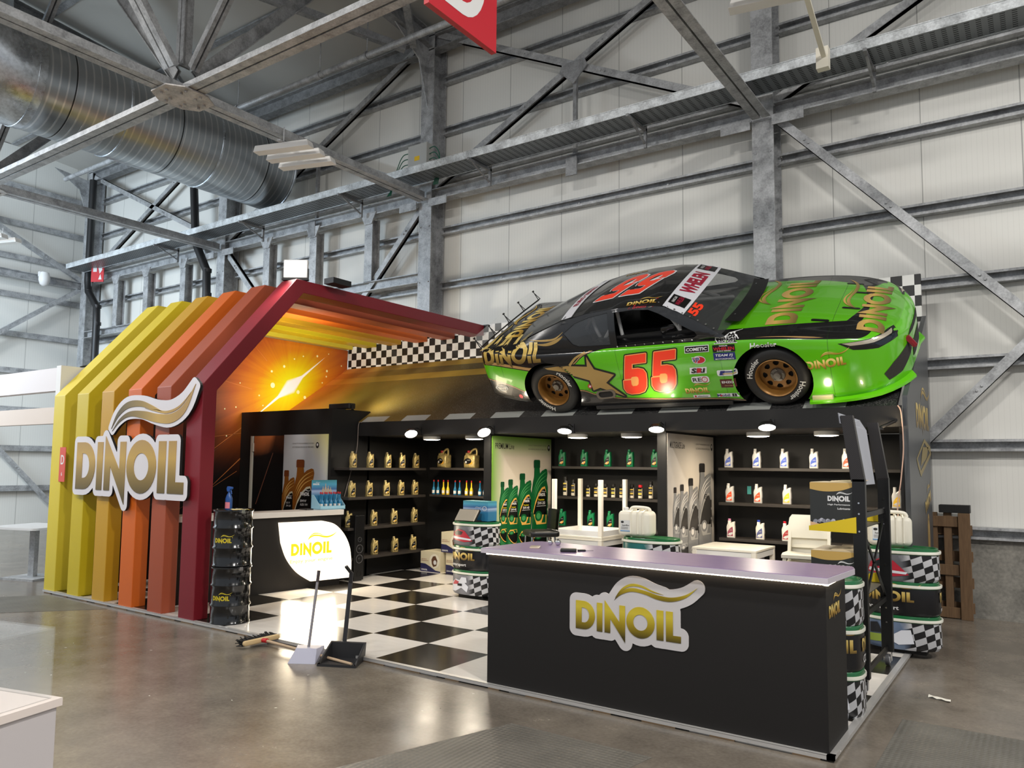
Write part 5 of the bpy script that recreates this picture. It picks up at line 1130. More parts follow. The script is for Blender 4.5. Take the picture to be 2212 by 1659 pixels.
def chair(label, loc, rz):
    t = thing('stacking_chair', label, 'chair', loc, rz, 'stacked white chairs'); M_ = P('white_chair', (230, 224, 206), .4)
    b = MB(); rows = []
    for j in range(7):
        y = -.20+j*.066; rows.append([(x*.21*(1-.04*j/6), y, .44-.02*(1-abs(x))-.012*j/6-(.02 if j == 0 else 0)) for x in (-1, -.6, -.2, .2, .6, 1)])
    b.grid(rows); b.grid([[(p[0], p[1], p[2]-.022) for p in r] for r in rows][::-1]); b.box(-.21, -.205, .395, .21, -.185, .425)
    b.build('seat', M_, t, smooth=True)
    b = MB(); pr = [(-.20, 0), (.20, 0), (.205, .10), (.19, .20), (.165, .235), (-.165, .235), (-.19, .20), (-.205, .10)]
    b.solid([pr], -.011, .011, FR((0, .225, .56), (1, 0, 0), (0, .16, 1))); b.build('backrest', M_, t, bevel=.006)
    b = MB()
    for s in (-1, 1): b.bar((s*.19, .19, .42), (s*.185, .235, .62), .03, .03, (0, 1, 0))
    b.build('back_frame', M_, t)
    for sx in (-1, 1):
        for y, y2 in ((-.17, -.20), (.16, .24)): MB().bar((sx*.18, y, .42), (sx*.215, y2, .0), .034, .03, (0, 1, 0)).build('leg', M_, t)
    return t
ch = chair('x', (0, 0, 0), 0)
row(ch, [((-1.98+.004*k, 8.02-.012*k, ZP+.098*k), .12, ('lowest white chair of the stack behind the bar', 'second white chair from the floor in the stack', 'third white chair of the stack, in its middle', 'white chair just beneath the top chair of the stack', 'topmost white chair of the stack, its backrest showing')[k]) for k in range(5)], 'stacked white chairs')
t = thing('bar_stool', 'black padded bar stool with chrome legs before the green poster', 'stool', (-5.13, 8.05, ZP), math.radians(-40))
b = MB(); b.puff(rrect(-.20, -.18, .20, .2, .06, 5), .07, .02, Matrix.Translation((0, 0, .83))).build('seat', P('black_leatherette', (14, 14, 14), .4), t, smooth=True, ang=60)
rows = [[(.2*math.sin(a), .17+.05*math.cos(a)-.02+z*.02, .87+z*.25) for a in [math.radians(q) for q in range(-75, 76, 15)]] for z in (0, .3, .7, 1)]
MB().grid(rows).grid([[(p[0]*.86, p[1]-.025, p[2]) for p in r] for r in rows][::-1]).build('backrest', P('black_leatherette', (14, 14, 14), .4), t, smooth=True)
for a in range(4):
    c, s = math.cos(a*PI/2+PI/4), math.sin(a*PI/2+PI/4); MB().cyl((c*.2, s*.2, .80), (c*.27, s*.27, 0), .012, n=10).build('leg', CHROME, t, smooth=True)
MB().tube([(.25*math.cos(a), .25*math.sin(a), .3) for a in [i*PI/12 for i in range(25)]], .01, 8).build('foot_ring', CHROME, t, smooth=True)
# socket on the back wall under the table
setp(MB().box(-3.0, 9.70, .55, -2.9, 9.72, .65).build('wall_socket', GREYP), 'small grey wall socket low on the black wall under the white table', 'socket')
# ------------------------------------------------------------------ on the bar
setp(MB().puff(rrect(-.038, -.075, .038, .075, .012), .009, .002).build('smartphone', [P('phone_back', (196, 178, 160), .25)], smooth=True, loc=(-3.27, 5.06, 1.0655)), 'smartphone lying back up on the left part of the lilac bar top', 'phone')
bpy.data.objects['smartphone'].rotation_euler = (0, 0, .5)
t = thing('wallet', 'black wallet lying flat on the lilac bar top', 'wallet', (-2.93, 4.99, 1.0605), .5); MB().puff(rrect(-.06, -.045, .06, .045, .01), .022, .006, Matrix.Translation((0, 0, .011))).build('body', BLKP, t, smooth=True, ang=60)
t = thing('car_key', 'small key beside the black wallet on the bar top', 'key', (-2.87, 5.08, 1.0605), .7); MB().box(.03, -.006, .003, .09, .006, .006).build('blade', CHROME, t); MB().puff(rrect(-.03, -.018, .03, .018, .008), .012, .003, Matrix.Translation((0, 0, .006))).build('fob', BLKP, t, smooth=True)
for k, (x, y, r) in enumerate(((-3.275, 5.29, .022), (-3.215, 5.31, .026))): setp(MB().lathe([(0, 0), (r*.5, r*.13), (r*.87, r*.5), (r, r), (r*.87, r*1.5), (r*.5, r*1.87), (0, 2*r)], 20, caps=False).build('chrome_ball', CHROME, smooth=True, loc=(x, y, 1.0605)), ('smaller chrome ball on the bar top, nearer the phone', 'larger chrome ball on the bar top, farther from the phone')[k], 'ball', 'chrome balls')
# ------------------------------------------------------------------ wheeled display rack at the right
t = thing('display_rack', 'tall black wheeled metal rack with yellow shelf brackets and a pale header at the right', 'rack', (0, 0, 0))
XR = -1.155
q = NT('carbon_weave'); x_, y_, z_ = q.xyz(); CARB = q.fin(q.mix(q.gt(q.math('SINE', q.math('MULTIPLY', q.math('ADD', q.math('ADD', x_, y_), z_), 420)), 0), rgb((26, 24, 24)), rgb((44, 40, 39))), .35)
for y in (6.27, 7.33):
    MB().box(XR-.045, y-.03, .155, XR+.045, y+.03, 1.62).build('post', BLKS, t, bevel=.003)
    b = MB(); c = []
    b.prism([(XR-.05, 1.60), (XR+.045, 1.60), (XR-.03, 2.10), (XR-.115, 2.10)], -.03, .03, Matrix(((1, 0, 0, 0), (0, 0, -1, y), (0, 1, 0, 0), (0, 0, 0, 1)))); b.build('header_post', CARB, t)
    b = MB()
    for z in (.40, .52, .88, 1.23, 1.36, 1.44): b.cyl((XR, y-.03, z), (XR, y-.036, z), .007, n=8)
    b.build('bolt', CHROME, t)
    for z in (1.22, .70):
        b = MB(); b.prism([(XR-.36, z), (XR-.02, z-.005), (XR-.02, z+.115), (XR-.36, z+.035)], -.003, .003, Matrix(((1, 0, 0, 0), (0, 0, -1, y+(.035 if y > 7 else -.032)), (0, 1, 0, 0), (0, 0, 0, 1)))); b.build('shelf_bracket', P('bracket_yellow', (206, 178, 24), .45), t)
    w = MB(); w.box(XR-.03, y-.03, .135, XR+.03, y+.03, .155); w.box(XR-.03, y-.025, .075, XR-.022, y+.02, .135); w.box(XR+.022, y-.025, .075, XR+.03, y+.02, .135); w = w.build('caster', CHROME, t, bevel=.002)
    MB().lathe([(.03, -.016), (.048, -.016), (.05, -.01), (.05, .01), (.048, .016), (.03, .016)], 22, M=FR((XR, y-.01, ZP+.052), (0, 1, 0), (0, 0, 1))).build('caster_wheel', [P('caster_grey', (70, 70, 72), .4)], w, smooth=True); MB().cyl((XR-.019, y-.01, ZP+.052), (XR+.019, y-.01, ZP+.052), .028, n=18).build('wheel_hub', P('hub_pale', (196, 196, 196), .35), w)
for z in (1.34, .60, .18): MB().bar((XR, 6.30, z), (XR, 7.30, z), .02, .04).build('cross_rail', BLKS, t)
b = MB(); b.bar((XR, 6.30, 1.28), (XR, 7.30, .62), .012, .03); b.bar((XR, 7.30, 1.28), (XR, 6.30, .62), .012, .03); b.build('cross_brace', BLKS, t)
for z in (1.235, .715): MB().box(XR-.36, 6.24, z, XR-.02, 7.36, z+.006).build('shelf_plate', P('rack_shelf', (40, 38, 30), .5), t)
b = MB(); b.add([(XR-.02, 6.36, 1.57), (XR-.02, 7.05, 1.57), (XR-.075, 7.05, 2.02), (XR-.10, 6.9, 2.10), (XR-.125, 6.22, 2.12), (XR-.115, 6.22, 2.04), (XR-.085, 6.36, 2.04)], [(0, 1, 2, 3, 4, 5, 6)]); b.add([(p[0]-.004, p[1], p[2]) for p in b.v[:7]], [(6, 5, 4, 3, 2, 1, 0)]); b.build('header_panel', P('pale_header', (168, 170, 178), .5), t)
MB().prism([(6.95, 1.48), (7.3, 1.48), (7.28, 2.08), (7.2, 2.12), (6.98, 2.10)], XR-.16, XR-.15, Matrix(((0, 0, 1, 0), (1, 0, 0, 0), (0, 1, 0, 0), (0, 0, 0, 1)))).build('carbon_panel', CARB, t)
def product_box(label, y, z, yw):
    q = thing('product_box', label, 'box', (XR-.195, y, z), 0, 'printed oil cartons on the rack')
    MB().box(-.16, -yw/2, 0, .16, yw/2, .345).build('carton', P('rack_carton', (40, 42, 40), .45), q)
    M = FX(0, -yw/2-.001, 0); b = MB(); b.flat([[(-.16, .345), (-.16, .295)]+[(p.x, p.y) for p in crom([(-.16, .295, 0), (-.06, .278, 0), (.06, .285, 0), (.16, .318, 0)], 5)][1:]+[(.16, .345)]], 0, M, 0)
    logo(b, M @ Matrix.Translation((-.03, .205, 0)), .16, 1); text(b, 'High Performance', M @ Matrix.Translation((.05, .178, 0)), .015, .16, 1, bold=.02); text(b, 'Lubricants', M @ Matrix.Translation((.085, .150, 0)), .015, .09, 1, bold=.02)
    random.seed(int(y*100))
    for k in range(16): x0 = -.13+.015*k+random.uniform(-.01, .01); b.flat([arc(x0, .045+random.uniform(-.015, .02), .016, .014, 0, 360, 7)[:-1]], .0004*k, M, 2 if k % 3 else 4)
    b.flat([[(-.16, 0), (.05, 0), (-.03, .01), (-.10, .03), (-.16, .045)]], .001, M, 3); b.build('carton_print', [P('carton_gold', (186, 152, 84), .4), WHTP, P('carton_grey', (130, 132, 142), .4), P('carton_peach', (206, 168, 130), .4), P('carton_light', (176, 176, 184), .4)], q)
    M = FY(.161, 0, 0); b = MB(); b.flat([[(-yw*.2, .13), (yw*.2, .13), (yw*.2, .19), (-yw*.2, .19)]], 0, M, 0); b.flat([[(-yw*.15, .02), (yw*.1, .02), (yw*.2, .12), (-yw*.1, .125)]], 0, M, 1); text(b, 'DINOIL', M @ Matrix.Translation((0, .25, 0)) @ Matrix.Rotation(PI/2, 4, 'Z'), None, .07, 0, bold=.02); b.build('spine_print', [P('carton_pale', (190, 190, 188), .4), P('carton_grey', (130, 132, 142), .4)], q)
    b = MB(); b.box(-.155, -yw/2+.003, .345, .155, yw/2-.003, .349); b.add([(-.02, -yw/2+.002, .350), (.17, -yw/2+.002, .350), (.19, yw/2-.002, .365), (-.02, yw/2-.002, .360)], [(0, 1, 2, 3)]); b.build('lid_flap', P('carton_lid', (206, 186, 150), .5), q)
for z, nm in ((1.243, 'top'), (.723, 'second')):
    for k, y in enumerate((6.315, 6.43, 6.545, 6.66)): product_box('%s dark printed oil carton from the front on the %s shelf of the rack' % (ORD[k], nm), y, z, .105)
# ------------------------------------------------------------------ the racing car (local axes: x forward, y away from the aisle, z up from the track)
VC = .93
car = thing('racing_car', 'green and black stock racing car number 55 standing on the tilted track above the shelves', 'car', (-4.92, 8.10, 2.302))
car.rotation_euler = (math.atan2(1.12, 1.75), 0, 0)
ST = [(-1.00, .62, .44, .76, .80), (-.97, .76, .36, .83, .875), (-.92, .83, .29, .885, .92), (-.85, .86, .265, .90, .935), (-.6, .885, .21, .875, .95), (-.3, .91, .165, .845, .955), (0, .922, .125, .83, .95), (.4, .912, .10, .815, .935), (.9, .90, .085, .80, .925), (1.6, .895, .08, .795, .915),
      (2.1, .90, .08, .795, .905), (2.4, .915, .08, .795, .88), (2.7, .926, .08, .785, .855), (3.0, .922, .08, .76, .82), (3.25, .905, .075, .725, .775), (3.43, .865, .07, .69, .74), (3.58, .80, .07, .65, .70), (3.69, .70, .07, .61, .66), (3.79, .56, .075, .565, .61), (3.86, .38, .09, .51, .545), (3.89, .18, .14, .44, .47)]
def stat(n=5):
    A = crom([(a, b, c) for a, b, c, d, e in ST], n); B = crom([(a, d, e) for a, b, c, d, e in ST], n); return [(p.x, p.y, p.z, q.y, q.z) for p, q in zip(A, B)]
def section(u, hw, wb, ws, wt):
    h = ws-wb
    hood = max(0, min(1, (u-2.15)/.25))*max(0, min(1, (3.7-u)/.4))
    c = [(hw*.955, wb), (hw*.978, wb+.05), (hw*.992, wb+h*.28), (hw, wb+h*.52), (hw*.988, wb+h*.78), (hw*.962, ws-.035), (hw*.92, ws-.002), (hw*.84, ws+(wt-ws)*.28+.004-.008*hood), (hw*.68, ws+(wt-ws)*.50-.004*hood), (hw*.45, ws+(wt-ws)*.86), (hw*.22, wt-.004), (0, wt)]
    c = crom([(a, b, 0) for a, b in c], 4); near = [(u, VC-p.x, p.y) for p in c]; far = [(u, VC+p.x, p.y) for p in c[:-1]][::-1]
    return near+far
S_ = stat(); rows = [section(*s) for s in S_]
bm = MB(); n = len(rows[0]); bm.grid(rows, 0)
N = len(rows)
bm.f += [[j*n for j in range(N-1, -1, -1)]+[j*n+n-1 for j in range(N)]]; bm.m.append(0); bm.uv.append(None)   # underside
bm.f += [list(range(n)), [(N-1)*n+i for i in range(n-1, -1, -1)]]; bm.m += [0, 0]; bm.uv += [None, None]

def m_livery():
    q = NT('race_livery'); x, y, z = q.xyz(); s = q.math('ABSOLUTE', q.math('SUBTRACT', y, VC))
    belt = q.curve(x, -1.1, 4.1, [(-1.1, .745), (-.9, .74), (-.45, .675), (-.1, .62), (.25, .615), (.36, .64), (.60, .775), (.78, .81), (1.2, .808), (2.1, .80), (2.7, .785), (3.1, .742), (3.26, .722), (3.4, .70), (3.56, .675), (3.66, .72), (3.7, .95), (4.1, 1.0)])
    low = q.curve(x, -1.1, 4.1, [(-1.1, .55), (-.9, .515), (-.6, .425), (-.35, .31), (0, .2), (.36, .31), (.6, .24), (.88, .175), (1.36, .14), (2.3, .085), (2.6, .0), (4.1, .0)])
    green = rgb((88, 176, 14)); black = rgb((14, 14, 15)); gold = rgb((168, 132, 82)); dark = rgb((44, 42, 40))
    above = q.gt(z, belt); d = q.math('SUBTRACT', belt, z)
    col = q.mix(above, green, black)
    thick = q.math('ADD', .012, q.math('MULTIPLY', q.lt(x, .36), .022))
    col = q.mix(q.math('MULTIPLY', q.gt(d, -.022), q.lt(d, 0.014)), col, black)
    col = q.mix(q.math('MULTIPLY', q.math('MULTIPLY', q.gt(d, q.math('MULTIPLY', thick, -1)), q.lt(d, .002)), q.math('MULTIPLY', q.lt(x, 3.235), q.gt(s, .845))), col, gold)
    col = q.mix(q.lt(z, low), col, dark); dl = q.math('SUBTRACT', z, low)
    col = q.mix(q.math('MULTIPLY', q.math('MULTIPLY', q.gt(dl, 0), q.lt(dl, .028)), q.lt(x, 2.4)), col, black)
    col = q.mix(q.math('MULTIPLY', q.math('MULTIPLY', q.gt(dl, .007), q.lt(dl, .02)), q.lt(x, 2.4)), col, gold)
    hg = q.curve(x, 2.0, 4.1, [(2.0, .68), (2.2, .68), (2.9, .61), (3.35, .50), (3.47, .46), (3.56, .62), (3.7, .66), (4.1, .95)])
    hood = q.math('MULTIPLY', q.math('MULTIPLY', q.gt(x, 2.12), q.lt(s, hg)), q.gt(z, .6))
    col = q.mix(hood, col, rgb((80, 158, 14)))
    hf = q.math('SUBTRACT', 3.50, q.math('MULTIPLY', q.math('MULTIPLY', s, s), .32)); chev = q.math('MULTIPLY', q.math('MULTIPLY', q.lt(q.math('ABSOLUTE', q.math('SUBTRACT', x, hf)), q.math('ADD', .012, q.math('MULTIPLY', s, .10))), q.lt(s, .62)), q.gt(z, .62))
    col = q.mix(chev, col, black)
    seam = q.math('LESS_THAN', q.math('ABSOLUTE', q.math('SUBTRACT', x, 3.235)), .0025); s2 = q.math('LESS_THAN', q.math('ABSOLUTE', q.math('SUBTRACT', x, q.math('SUBTRACT', .985, q.math('MULTIPLY', z, .02)))), .0022)
    s3 = q.math('LESS_THAN', q.math('ABSOLUTE', q.math('SUBTRACT', x, 2.165)), .002); s4 = q.math('LESS_THAN', q.math('ABSOLUTE', q.math('SUBTRACT', x, -.63)), .0022)
    sm = q.math('MULTIPLY', q.math('MAXIMUM', q.math('MAXIMUM', seam, s2), q.math('MAXIMUM', s3, s4)), q.lt(z, .80))
    col = q.mix(q.math('MULTIPLY', sm, .7), col, rgb((24, 50, 10)))
    n_ = q.noise(1.2, 2); q.bump(n_, .05, .03)
    return q.fin(col, .24, .0, .5, .6)
LIV = m_livery(); WELL = P('wheel_well', (6, 6, 6), .8)
bo = bm.build('body', [LIV, WELL], None, smooth=False)
bpy.context.view_layer.update()
AX = (.02, 2.69)
cb = MB()
for u in AX:
    for v0, v1 in ((-.2, .42), (2*VC-.42, 2*VC+.2)): cb.cyl((u+(.0 if u < 1 else -.03), v0, .325), (u+(.0 if u < 1 else -.03), v1, .325), .385 if u < 1 else .40, n=56, mi=1)
co = cb.build('cut', [LIV, WELL])
md = bo.modifiers.new('wells', 'BOOLEAN'); md.operation = 'DIFFERENCE'; md.object = co; md.solver = 'EXACT'
try: md.material_mode = 'INDEX'
except Exception: pass
bpy.context.view_layer.update()
dg = bpy.context.evaluated_depsgraph_get()
me = bpy.data.meshes.new_from_object(bo.evaluated_get(dg)); bo.modifiers.clear(); bo.data = me; bpy.data.objects.remove(co)
for p in me.polygons:
    p.use_smooth = True
    c = p.center
    for u in AX:
        uu = u-(0 if u < 1 else .03); r = math.hypot(c.x-uu, c.z-.325)
        if p.material_index == 0 and .04 < min(c.y, 2*VC-c.y) and r < .41 and abs(p.normal.x*(c.x-uu)+p.normal.z*(c.z-.325)) > .6*r*1 and (p.normal.x*(c.x-uu)+p.normal.z*(c.z-.325)) < 0: p.material_index = 1
try: me.set_sharp_from_angle(angle=math.radians(38))
except Exception: pass
bo.parent = car
BB = BVHTree.FromPolygons([v.co.copy() for v in me.vertices], [tuple(p.vertices) for p in me.polygons])
# greenhouse: roof skin, pillars and glass
GL = m_ = P('roof_black', (13, 13, 14), .22, 0, .5, .5)
def roofz(u, s):   # height of the outer greenhouse skin on the roof
    pts = [(-.42, .945), (-.1, 1.045), (.3, 1.165), (.62, 1.222), (1.0, 1.245), (1.35, 1.238), (1.58, 1.205), (1.9, 1.055), (2.2, .90), (2.3, .85)]
    for (a, b), (c, d) in zip(pts, pts[1:]):
        if a <= u <= c: k = (u-a)/(c-a); k = k; z = b+(d-b)*k; break
    else: z = pts[0][1] if u < -.42 else pts[-1][1]
    return z-.038*(s/.65)**2*(1 if .3 < u < 1.7 else .8)
def halfw(u): return .655 if .45 < u < 1.55 else (.655+(.45-u)*.06 if u <= .45 else .655+(u-1.55)*.27)
def bow(s, u0, b): return u0+b*(1-(s/.75)**2)
def skin(u0, u1, b0, b1, n, lift=0, k0=1.0, k1=1.0, ns=15):
    rows = []
    for i in range(n+1):
        t_ = i/n; r = []
        for j in range(ns):
            f = -1+2*j/(ns-1); um = u0+(u1-u0)*t_; h = halfw(um)*(k0+(k1-k0)*t_); s = f*h; u = bow(s, um, b0+(b1-b0)*t_); z = roofz(um, abs(s))+lift; r.append((u, VC+s, z))
        rows.append(r)
    return rows
roof = MB(); rr = skin(.40, 1.62, -.04, .03, 22); roof.grid(rr); roof.grid([[(p[0], p[1], p[2]-.03) for p in r] for r in rr][::-1])
# side pillars with window openings, one sheet per side
def gside(u, h):   # h 0 at the belt, 1 at the roof edge
    s0 = .80-.02*abs(u-1); s1 = halfw(u); z0 = .80; z1 = roofz(u, s1)
    k = h; return s0+(s1-s0)*k, z0+(z1-z0)*k
def side_pt(u, z, sg, out=0):
    z1 = roofz(u, halfw(u)); s0 = .83-.015*abs(u-1); h = max(0, min(1, (z-.79)/(z1-.79))); s = s0+(halfw(u)-s0)*h+.03*math.sin(PI*h)+out
    return (u, VC-sg*s, z)
edge = [(-.40, .80)]+[(u, roofz(u, halfw(u))-.002) for u in [-.40+.06*i for i in range(45)]]+[(2.26, .80)]
QW = [(.33, .975), (.30, 1.0), (.46, 1.095), (.66, 1.145), (.90, 1.172), (.915, .835), (.50, .845), (.42, .875)]
DW = [(.985, 1.165), (1.20, 1.172), (1.40, 1.155), (1.52, 1.105), (1.92, .90), (1.945, .86), (1.90, .835), (1.0, .82)]
for sg in (1, -1):
    R = [[Vector((a, b, 0)) for a, b in r] for r in (edge, QW, DW)]; tr = tessellate_polygon(R); pts = [p for r in R for p in r]
    v, f = subdiv([(p.x, p.y, 0) for p in pts], [tuple(q) for q in tr], .07)
    for o_ in (0, -.02):
        vv = [side_pt(p[0], p[1], sg, o_) for p in v]; ff = []
        for q in f:
            A = (Vector(vv[q[1]])-Vector(vv[q[0]])).cross(Vector(vv[q[2]])-Vector(vv[q[0]])); ff.append(q if (A.y < 0) == (sg > 0) else q[::-1])
        roof.add(vv, ff)
roof.build('greenhouse', GL, car, smooth=True, ang=30)
RB = BVHTree.FromPolygons([Vector(p) for p in roof.v], [tuple(f) for f in roof.f])
def m_carglass(nm, c, al):
    q = NT(nm); q.fin(rgb(c), .08, 0, .6); q.b.inputs['Alpha'].default_value = al; return q.m
GW = m_carglass('windscreen_tint', (62, 64, 64), .62); GQ = m_carglass('side_glass_tint', (78, 82, 86), .5)
def seg(u0, u1, b0, b1, n, lift, k): r = skin(u0, u1, b0, b1, n, lift, k, k); return r
MB().grid(seg(1.60, 2.22, .03, .10, 12, .004, .985)).build('windscreen', GW, car, smooth=True)
MB().grid(seg(-.36, .43, -.10, -.04, 12, .004, .97)).build('rear_window', m_carglass('rear_glass_tint', (112, 114, 112), .55), car, smooth=True)
for sg in (1, -1):
    b = MB(); v, f = subdiv([(a, c, 0) for a, c in QW], [tuple(q) for q in tessellate_polygon([[Vector((a, c, 0)) for a, c in QW]])], .08); b.add([side_pt(p[0], p[1], sg, -.008) for p in v], f); b.build('quarter_window', GQ, car, smooth=True)
# banner strips on the glass
BAN = P('banner_white', (206, 206, 210), .4)
b = MB(); b.grid(seg(1.56, 1.80, .03, .05, 6, .008, 1.0)); ws = b.build('windscreen_banner', BAN, car, smooth=True)
b = MB(); b.grid(seg(.28, .42, -.05, -.04, 4, .008, .97)); rs = b.build('rear_banner', BAN, car, smooth=True)
def project(mb, kind, name, mats, lift=.004, smooth=True, parent=None):
    """lay flat artwork on the car: 'side' art is (u, w), 'top' art is (u, v)"""
    out = []
    for p in mb.v:
        if kind == 'side': o, d = Vector((p[0], -1.5, p[1])), Vector((0, 1, 0))
        else: o, d = Vector((p[0], p[1], 3)), Vector((0, 0, -1))
        best = None
        for T in ((BB, RB) if kind != 'hood' else (BB,)):
            h = T.ray_cast(o, d)
            if h[0] is not None and (best is None or h[3] < best[3]): best = h
        if best is None: q = o+d*(1.55 if kind == 'side' else 2.2)
        else: q = best[0]
        out.append(tuple(q-d*(lift+p[2])))
    mb.v = out; return mb.build(name, mats, parent or car, smooth=smooth)
ME = .05
def ftext(mb, s, u, w, h=None, wd=None, mi=0, z=0, shear=0, bold=.015, rot=0, sq=None):
    M = Matrix.Translation((u, w, 0)) @ Matrix.Rotation(rot, 4, 'Z'); text(mb, s, M, h, wd, mi, shear, bold, 'c', z, ME)
def fpoly(mb, rings, mi=0, z=0): mb.flat(rings, z, None, mi, None, ME)
# number 5 in a racing cut (unit box 0.9 x 1)
N5 = [(.10, 1), (.90, 1), (.90, .79), (.36, .79), (.35, .66), (.60, .66), (.80, .62), (.90, .52), (.92, .36), (.90, .16), (.80, .04), (.60, 0), (.28, 0), (.10, .05), (.0, .17), (.0, .38), (.30, .38), (.31, .26), (.36, .21), (.52, .21), (.59, .25), (.61, .36), (.59, .43), (.52, .46), (.34, .46), (.30, .42), (.05, .42)]
def n55(mb, T, rim, mi=(0, 1, 2)):
    for k in (0, 1):
        q = [T(x*.47+k*.53, y) for x, y in N5]
        if area2(q) < 0: q = q[::-1]
        r2 = outline([q], rim, rim*.6)[0]; r1 = outline([q], rim*.45, rim*.45)[0]
        fpoly(mb, [r2], mi[0], 0); fpoly(mb, [r1], mi[1], .0012); fpoly(mb, [q], mi[2], .0024)
ORR = P('number_orange', (236, 62, 34), .35); NBLK = P('number_black', (12, 12, 12), .35); NCR = P('number_cream', (232, 160, 90), .35)
b = MB(); n55(b, lambda x, y: (.965+x*.66+y*.095, .235+y*.475+x*.03), .022); project(b, 'side', 'door_number', [NBLK, NCR, ORR])
b = MB(); n55(b, lambda x, y: (.58+.62*(1-x)+.22*(1-y), .56+.70*(1-y)+.05*(1-x)), .022)
b.v = [(p[0], p[1], p[2]) for p in b.v]
project(b, 'top', 'roof_number', [P('number_white', (214, 210, 210), .35), NBLK, ORR])
# word marks
def lmark(u, w, wd, kind, name, mat, rot=0, hs=1.0, shear=0, sw=True, me_=.04):
    g = MB(); logo(g, None, wd, 0, maxe=me_, swoosh=sw); M = Matrix.Translation((u, w, 0)) @ Matrix.Rotation(rot, 4, 'Z')
    g.v = [tuple(M @ Vector((p[0]+shear*p[1], p[1]*hs, p[2]))) for p in g.v]; return project(g, kind, name, mat)
lmark(-.87, .725, .86, 'side', 'quarter_word_mark', GOLD, .0, .98, 0, False)
g = MB(); fpoly(g, [band([(-.12, .915), (.05, .90), (.2, .93), (.34, 1.0)], [0, .03, .035, 0])]); fpoly(g, [band([(-.20, .955), (.0, .945), (.18, .955), (.30, 1.02)], [0, .018, .02, 0])]); project(g, 'side', 'quarter_swoosh', GOLDC)
lmark(3.02, .425, .36, 'side', 'bumper_word_mark', GOLDB, .05, 1, 0)
lmark(1.70, .205, .27, 'side', 'door_word_mark', GOLDB, .02)
lmark(1.13, .30, .34, 'top', 'roof_word_mark', GOLDB, .12)
lmark(.66, 1.42, .30, 'top', 'far_roof_word_mark', GOLDC, .1, sw=False)
lmark(2.90, .33, 1.20, 'hood', 'bonnet_word_mark', GOLDL, PI/2-.03, 1.0, -.12); lmark(3.70, .30, 1.16, 'hood', 'nose_word_mark', GOLDL, PI/2+.03, .82, -.06)
lmark(-.48, .42, 1.02, 'hood', 'boot_word_mark', GOLDB, PI/2-.02, .9)
# star with its tail on the quarter panel
b = MB(); star = [(.60, .745), (.665, .585), (.90, .50), (.775, .405), (.96, .215), (.68, .345), (.585, .315), (.575, .45), (.30, .555), (.03, .615), (.0, .635), (.32, .655), (.585, .625)]
o2 = outline([star], .024, .014)[0]; fpoly(b, [o2], 1); fpoly(b, [star], 0, .0012); fpoly(b, [band([(.36, .655), (.46, .74), (.585, .79)], [.03, .026, .02])], 0, .001); project(b, 'side', 'star_graphic', [GOLDC, NBLK])
# sponsor stickers
WHI = P('sticker_white', (222, 222, 220), .4); NAV = P('sticker_navy', (30, 40, 110), .4); SRED = P('sticker_red', (190, 30, 44), .4); MAR = P('sticker_maroon', (84, 24, 22), .4); SM = [WHI, NBLK, NAV, SRED, MAR, P('sticker_tan', (190, 160, 110), .4)]
def rc(u, w, a, h, sh=0): return [(u-a/2-sh*h/2, w-h/2), (u+a/2-sh*h/2, w-h/2), (u+a/2+sh*h/2, w+h/2), (u-a/2+sh*h/2, w+h/2)]
def stk(b, n='sponsor_sticker'): return project(b, 'side', n, SM)
b = MB(); fpoly(b, [rc(1.925, .725, .27, .075, .1)], 0); fpoly(b, [rc(1.925, .725, .255, .062, .1)], 1, .001); ftext(b, 'COMETIC', 1.925, .725, .036, .235, 0, .002, .2, .03)
stk(b)
b = MB(); fpoly(b, [rc(2.255, .795, .25, .065, .3)], 0); fpoly(b, [rc(2.255, .795, .235, .052, .3)], 1, .001); ftext(b, 'NASCAR', 2.262, .806, .02, .18, 0, .002, .2); ftext(b, 'RACE CAR', 2.25, .782, .018, .17, 0, .002, .2)
stk(b)
b = MB(); fpoly(b, [rc(2.22, .715, .24, .075)], 1); ftext(b, 'WHELEN', 2.22, .712, .034, .225, 3, .002, 0, .03); ftext(b, 'NASCAR', 2.22, .742, .014, .09, 0, .002); ftext(b, 'EURO SERIES', 2.22, .688, .012, .15, 0, .002)
stk(b)
b = MB(); fpoly(b, [rc(2.215, .63, .235, .08)], 2); ftext(b, 'TEAM FJ', 2.215, .638, .034, .19, 0, .002, .2, .02); ftext(b, 'MOTORSPORTS', 2.215, .602, .015, .20, 0, .002, 0, .02)
stk(b)
b = MB(); fpoly(b, [arc(1.93, .605, .075, .045, 0, 360, 22)[:-1]], 0); fpoly(b, [arc(1.93, .605, .068, .038, 0, 360, 22)[:-1]], 3, .001); ftext(b, 'VP', 1.90, .607, .065, .09, 0, .002, .2, .06); ftext(b, 'VP', 1.90, .607, .052, .075, 2, .003, .2, .02)
stk(b)
b = MB(); fpoly(b, [rc(1.90, .485, .19, .075, .2)], 0); ftext(b, 'SRi', 1.90, .485, .058, .165, 1, .002, .2, .05); fpoly(b, [rc(1.91, .485, .045, .052, .2)], 3, .0025)
stk(b)
b = MB(); fpoly(b, [rrect(1.80, .335, 2.0, .415, .03)], 0); ftext(b, 'RE', 1.865, .375, .048, .10, 1, .002, 0, .01); b.flat([arc(1.95, .375, .034, .034, 0, 360, 20)[:-1], arc(1.95, .375, .026, .026, 0, 360, 20)[:-1]], .002, None, 3, None, ME); fpoly(b, [[(1.945, .36), (1.955, .372), (1.95, .372), (1.958, .392), (1.945, .377), (1.95, .377)]], 3, .002)
stk(b)
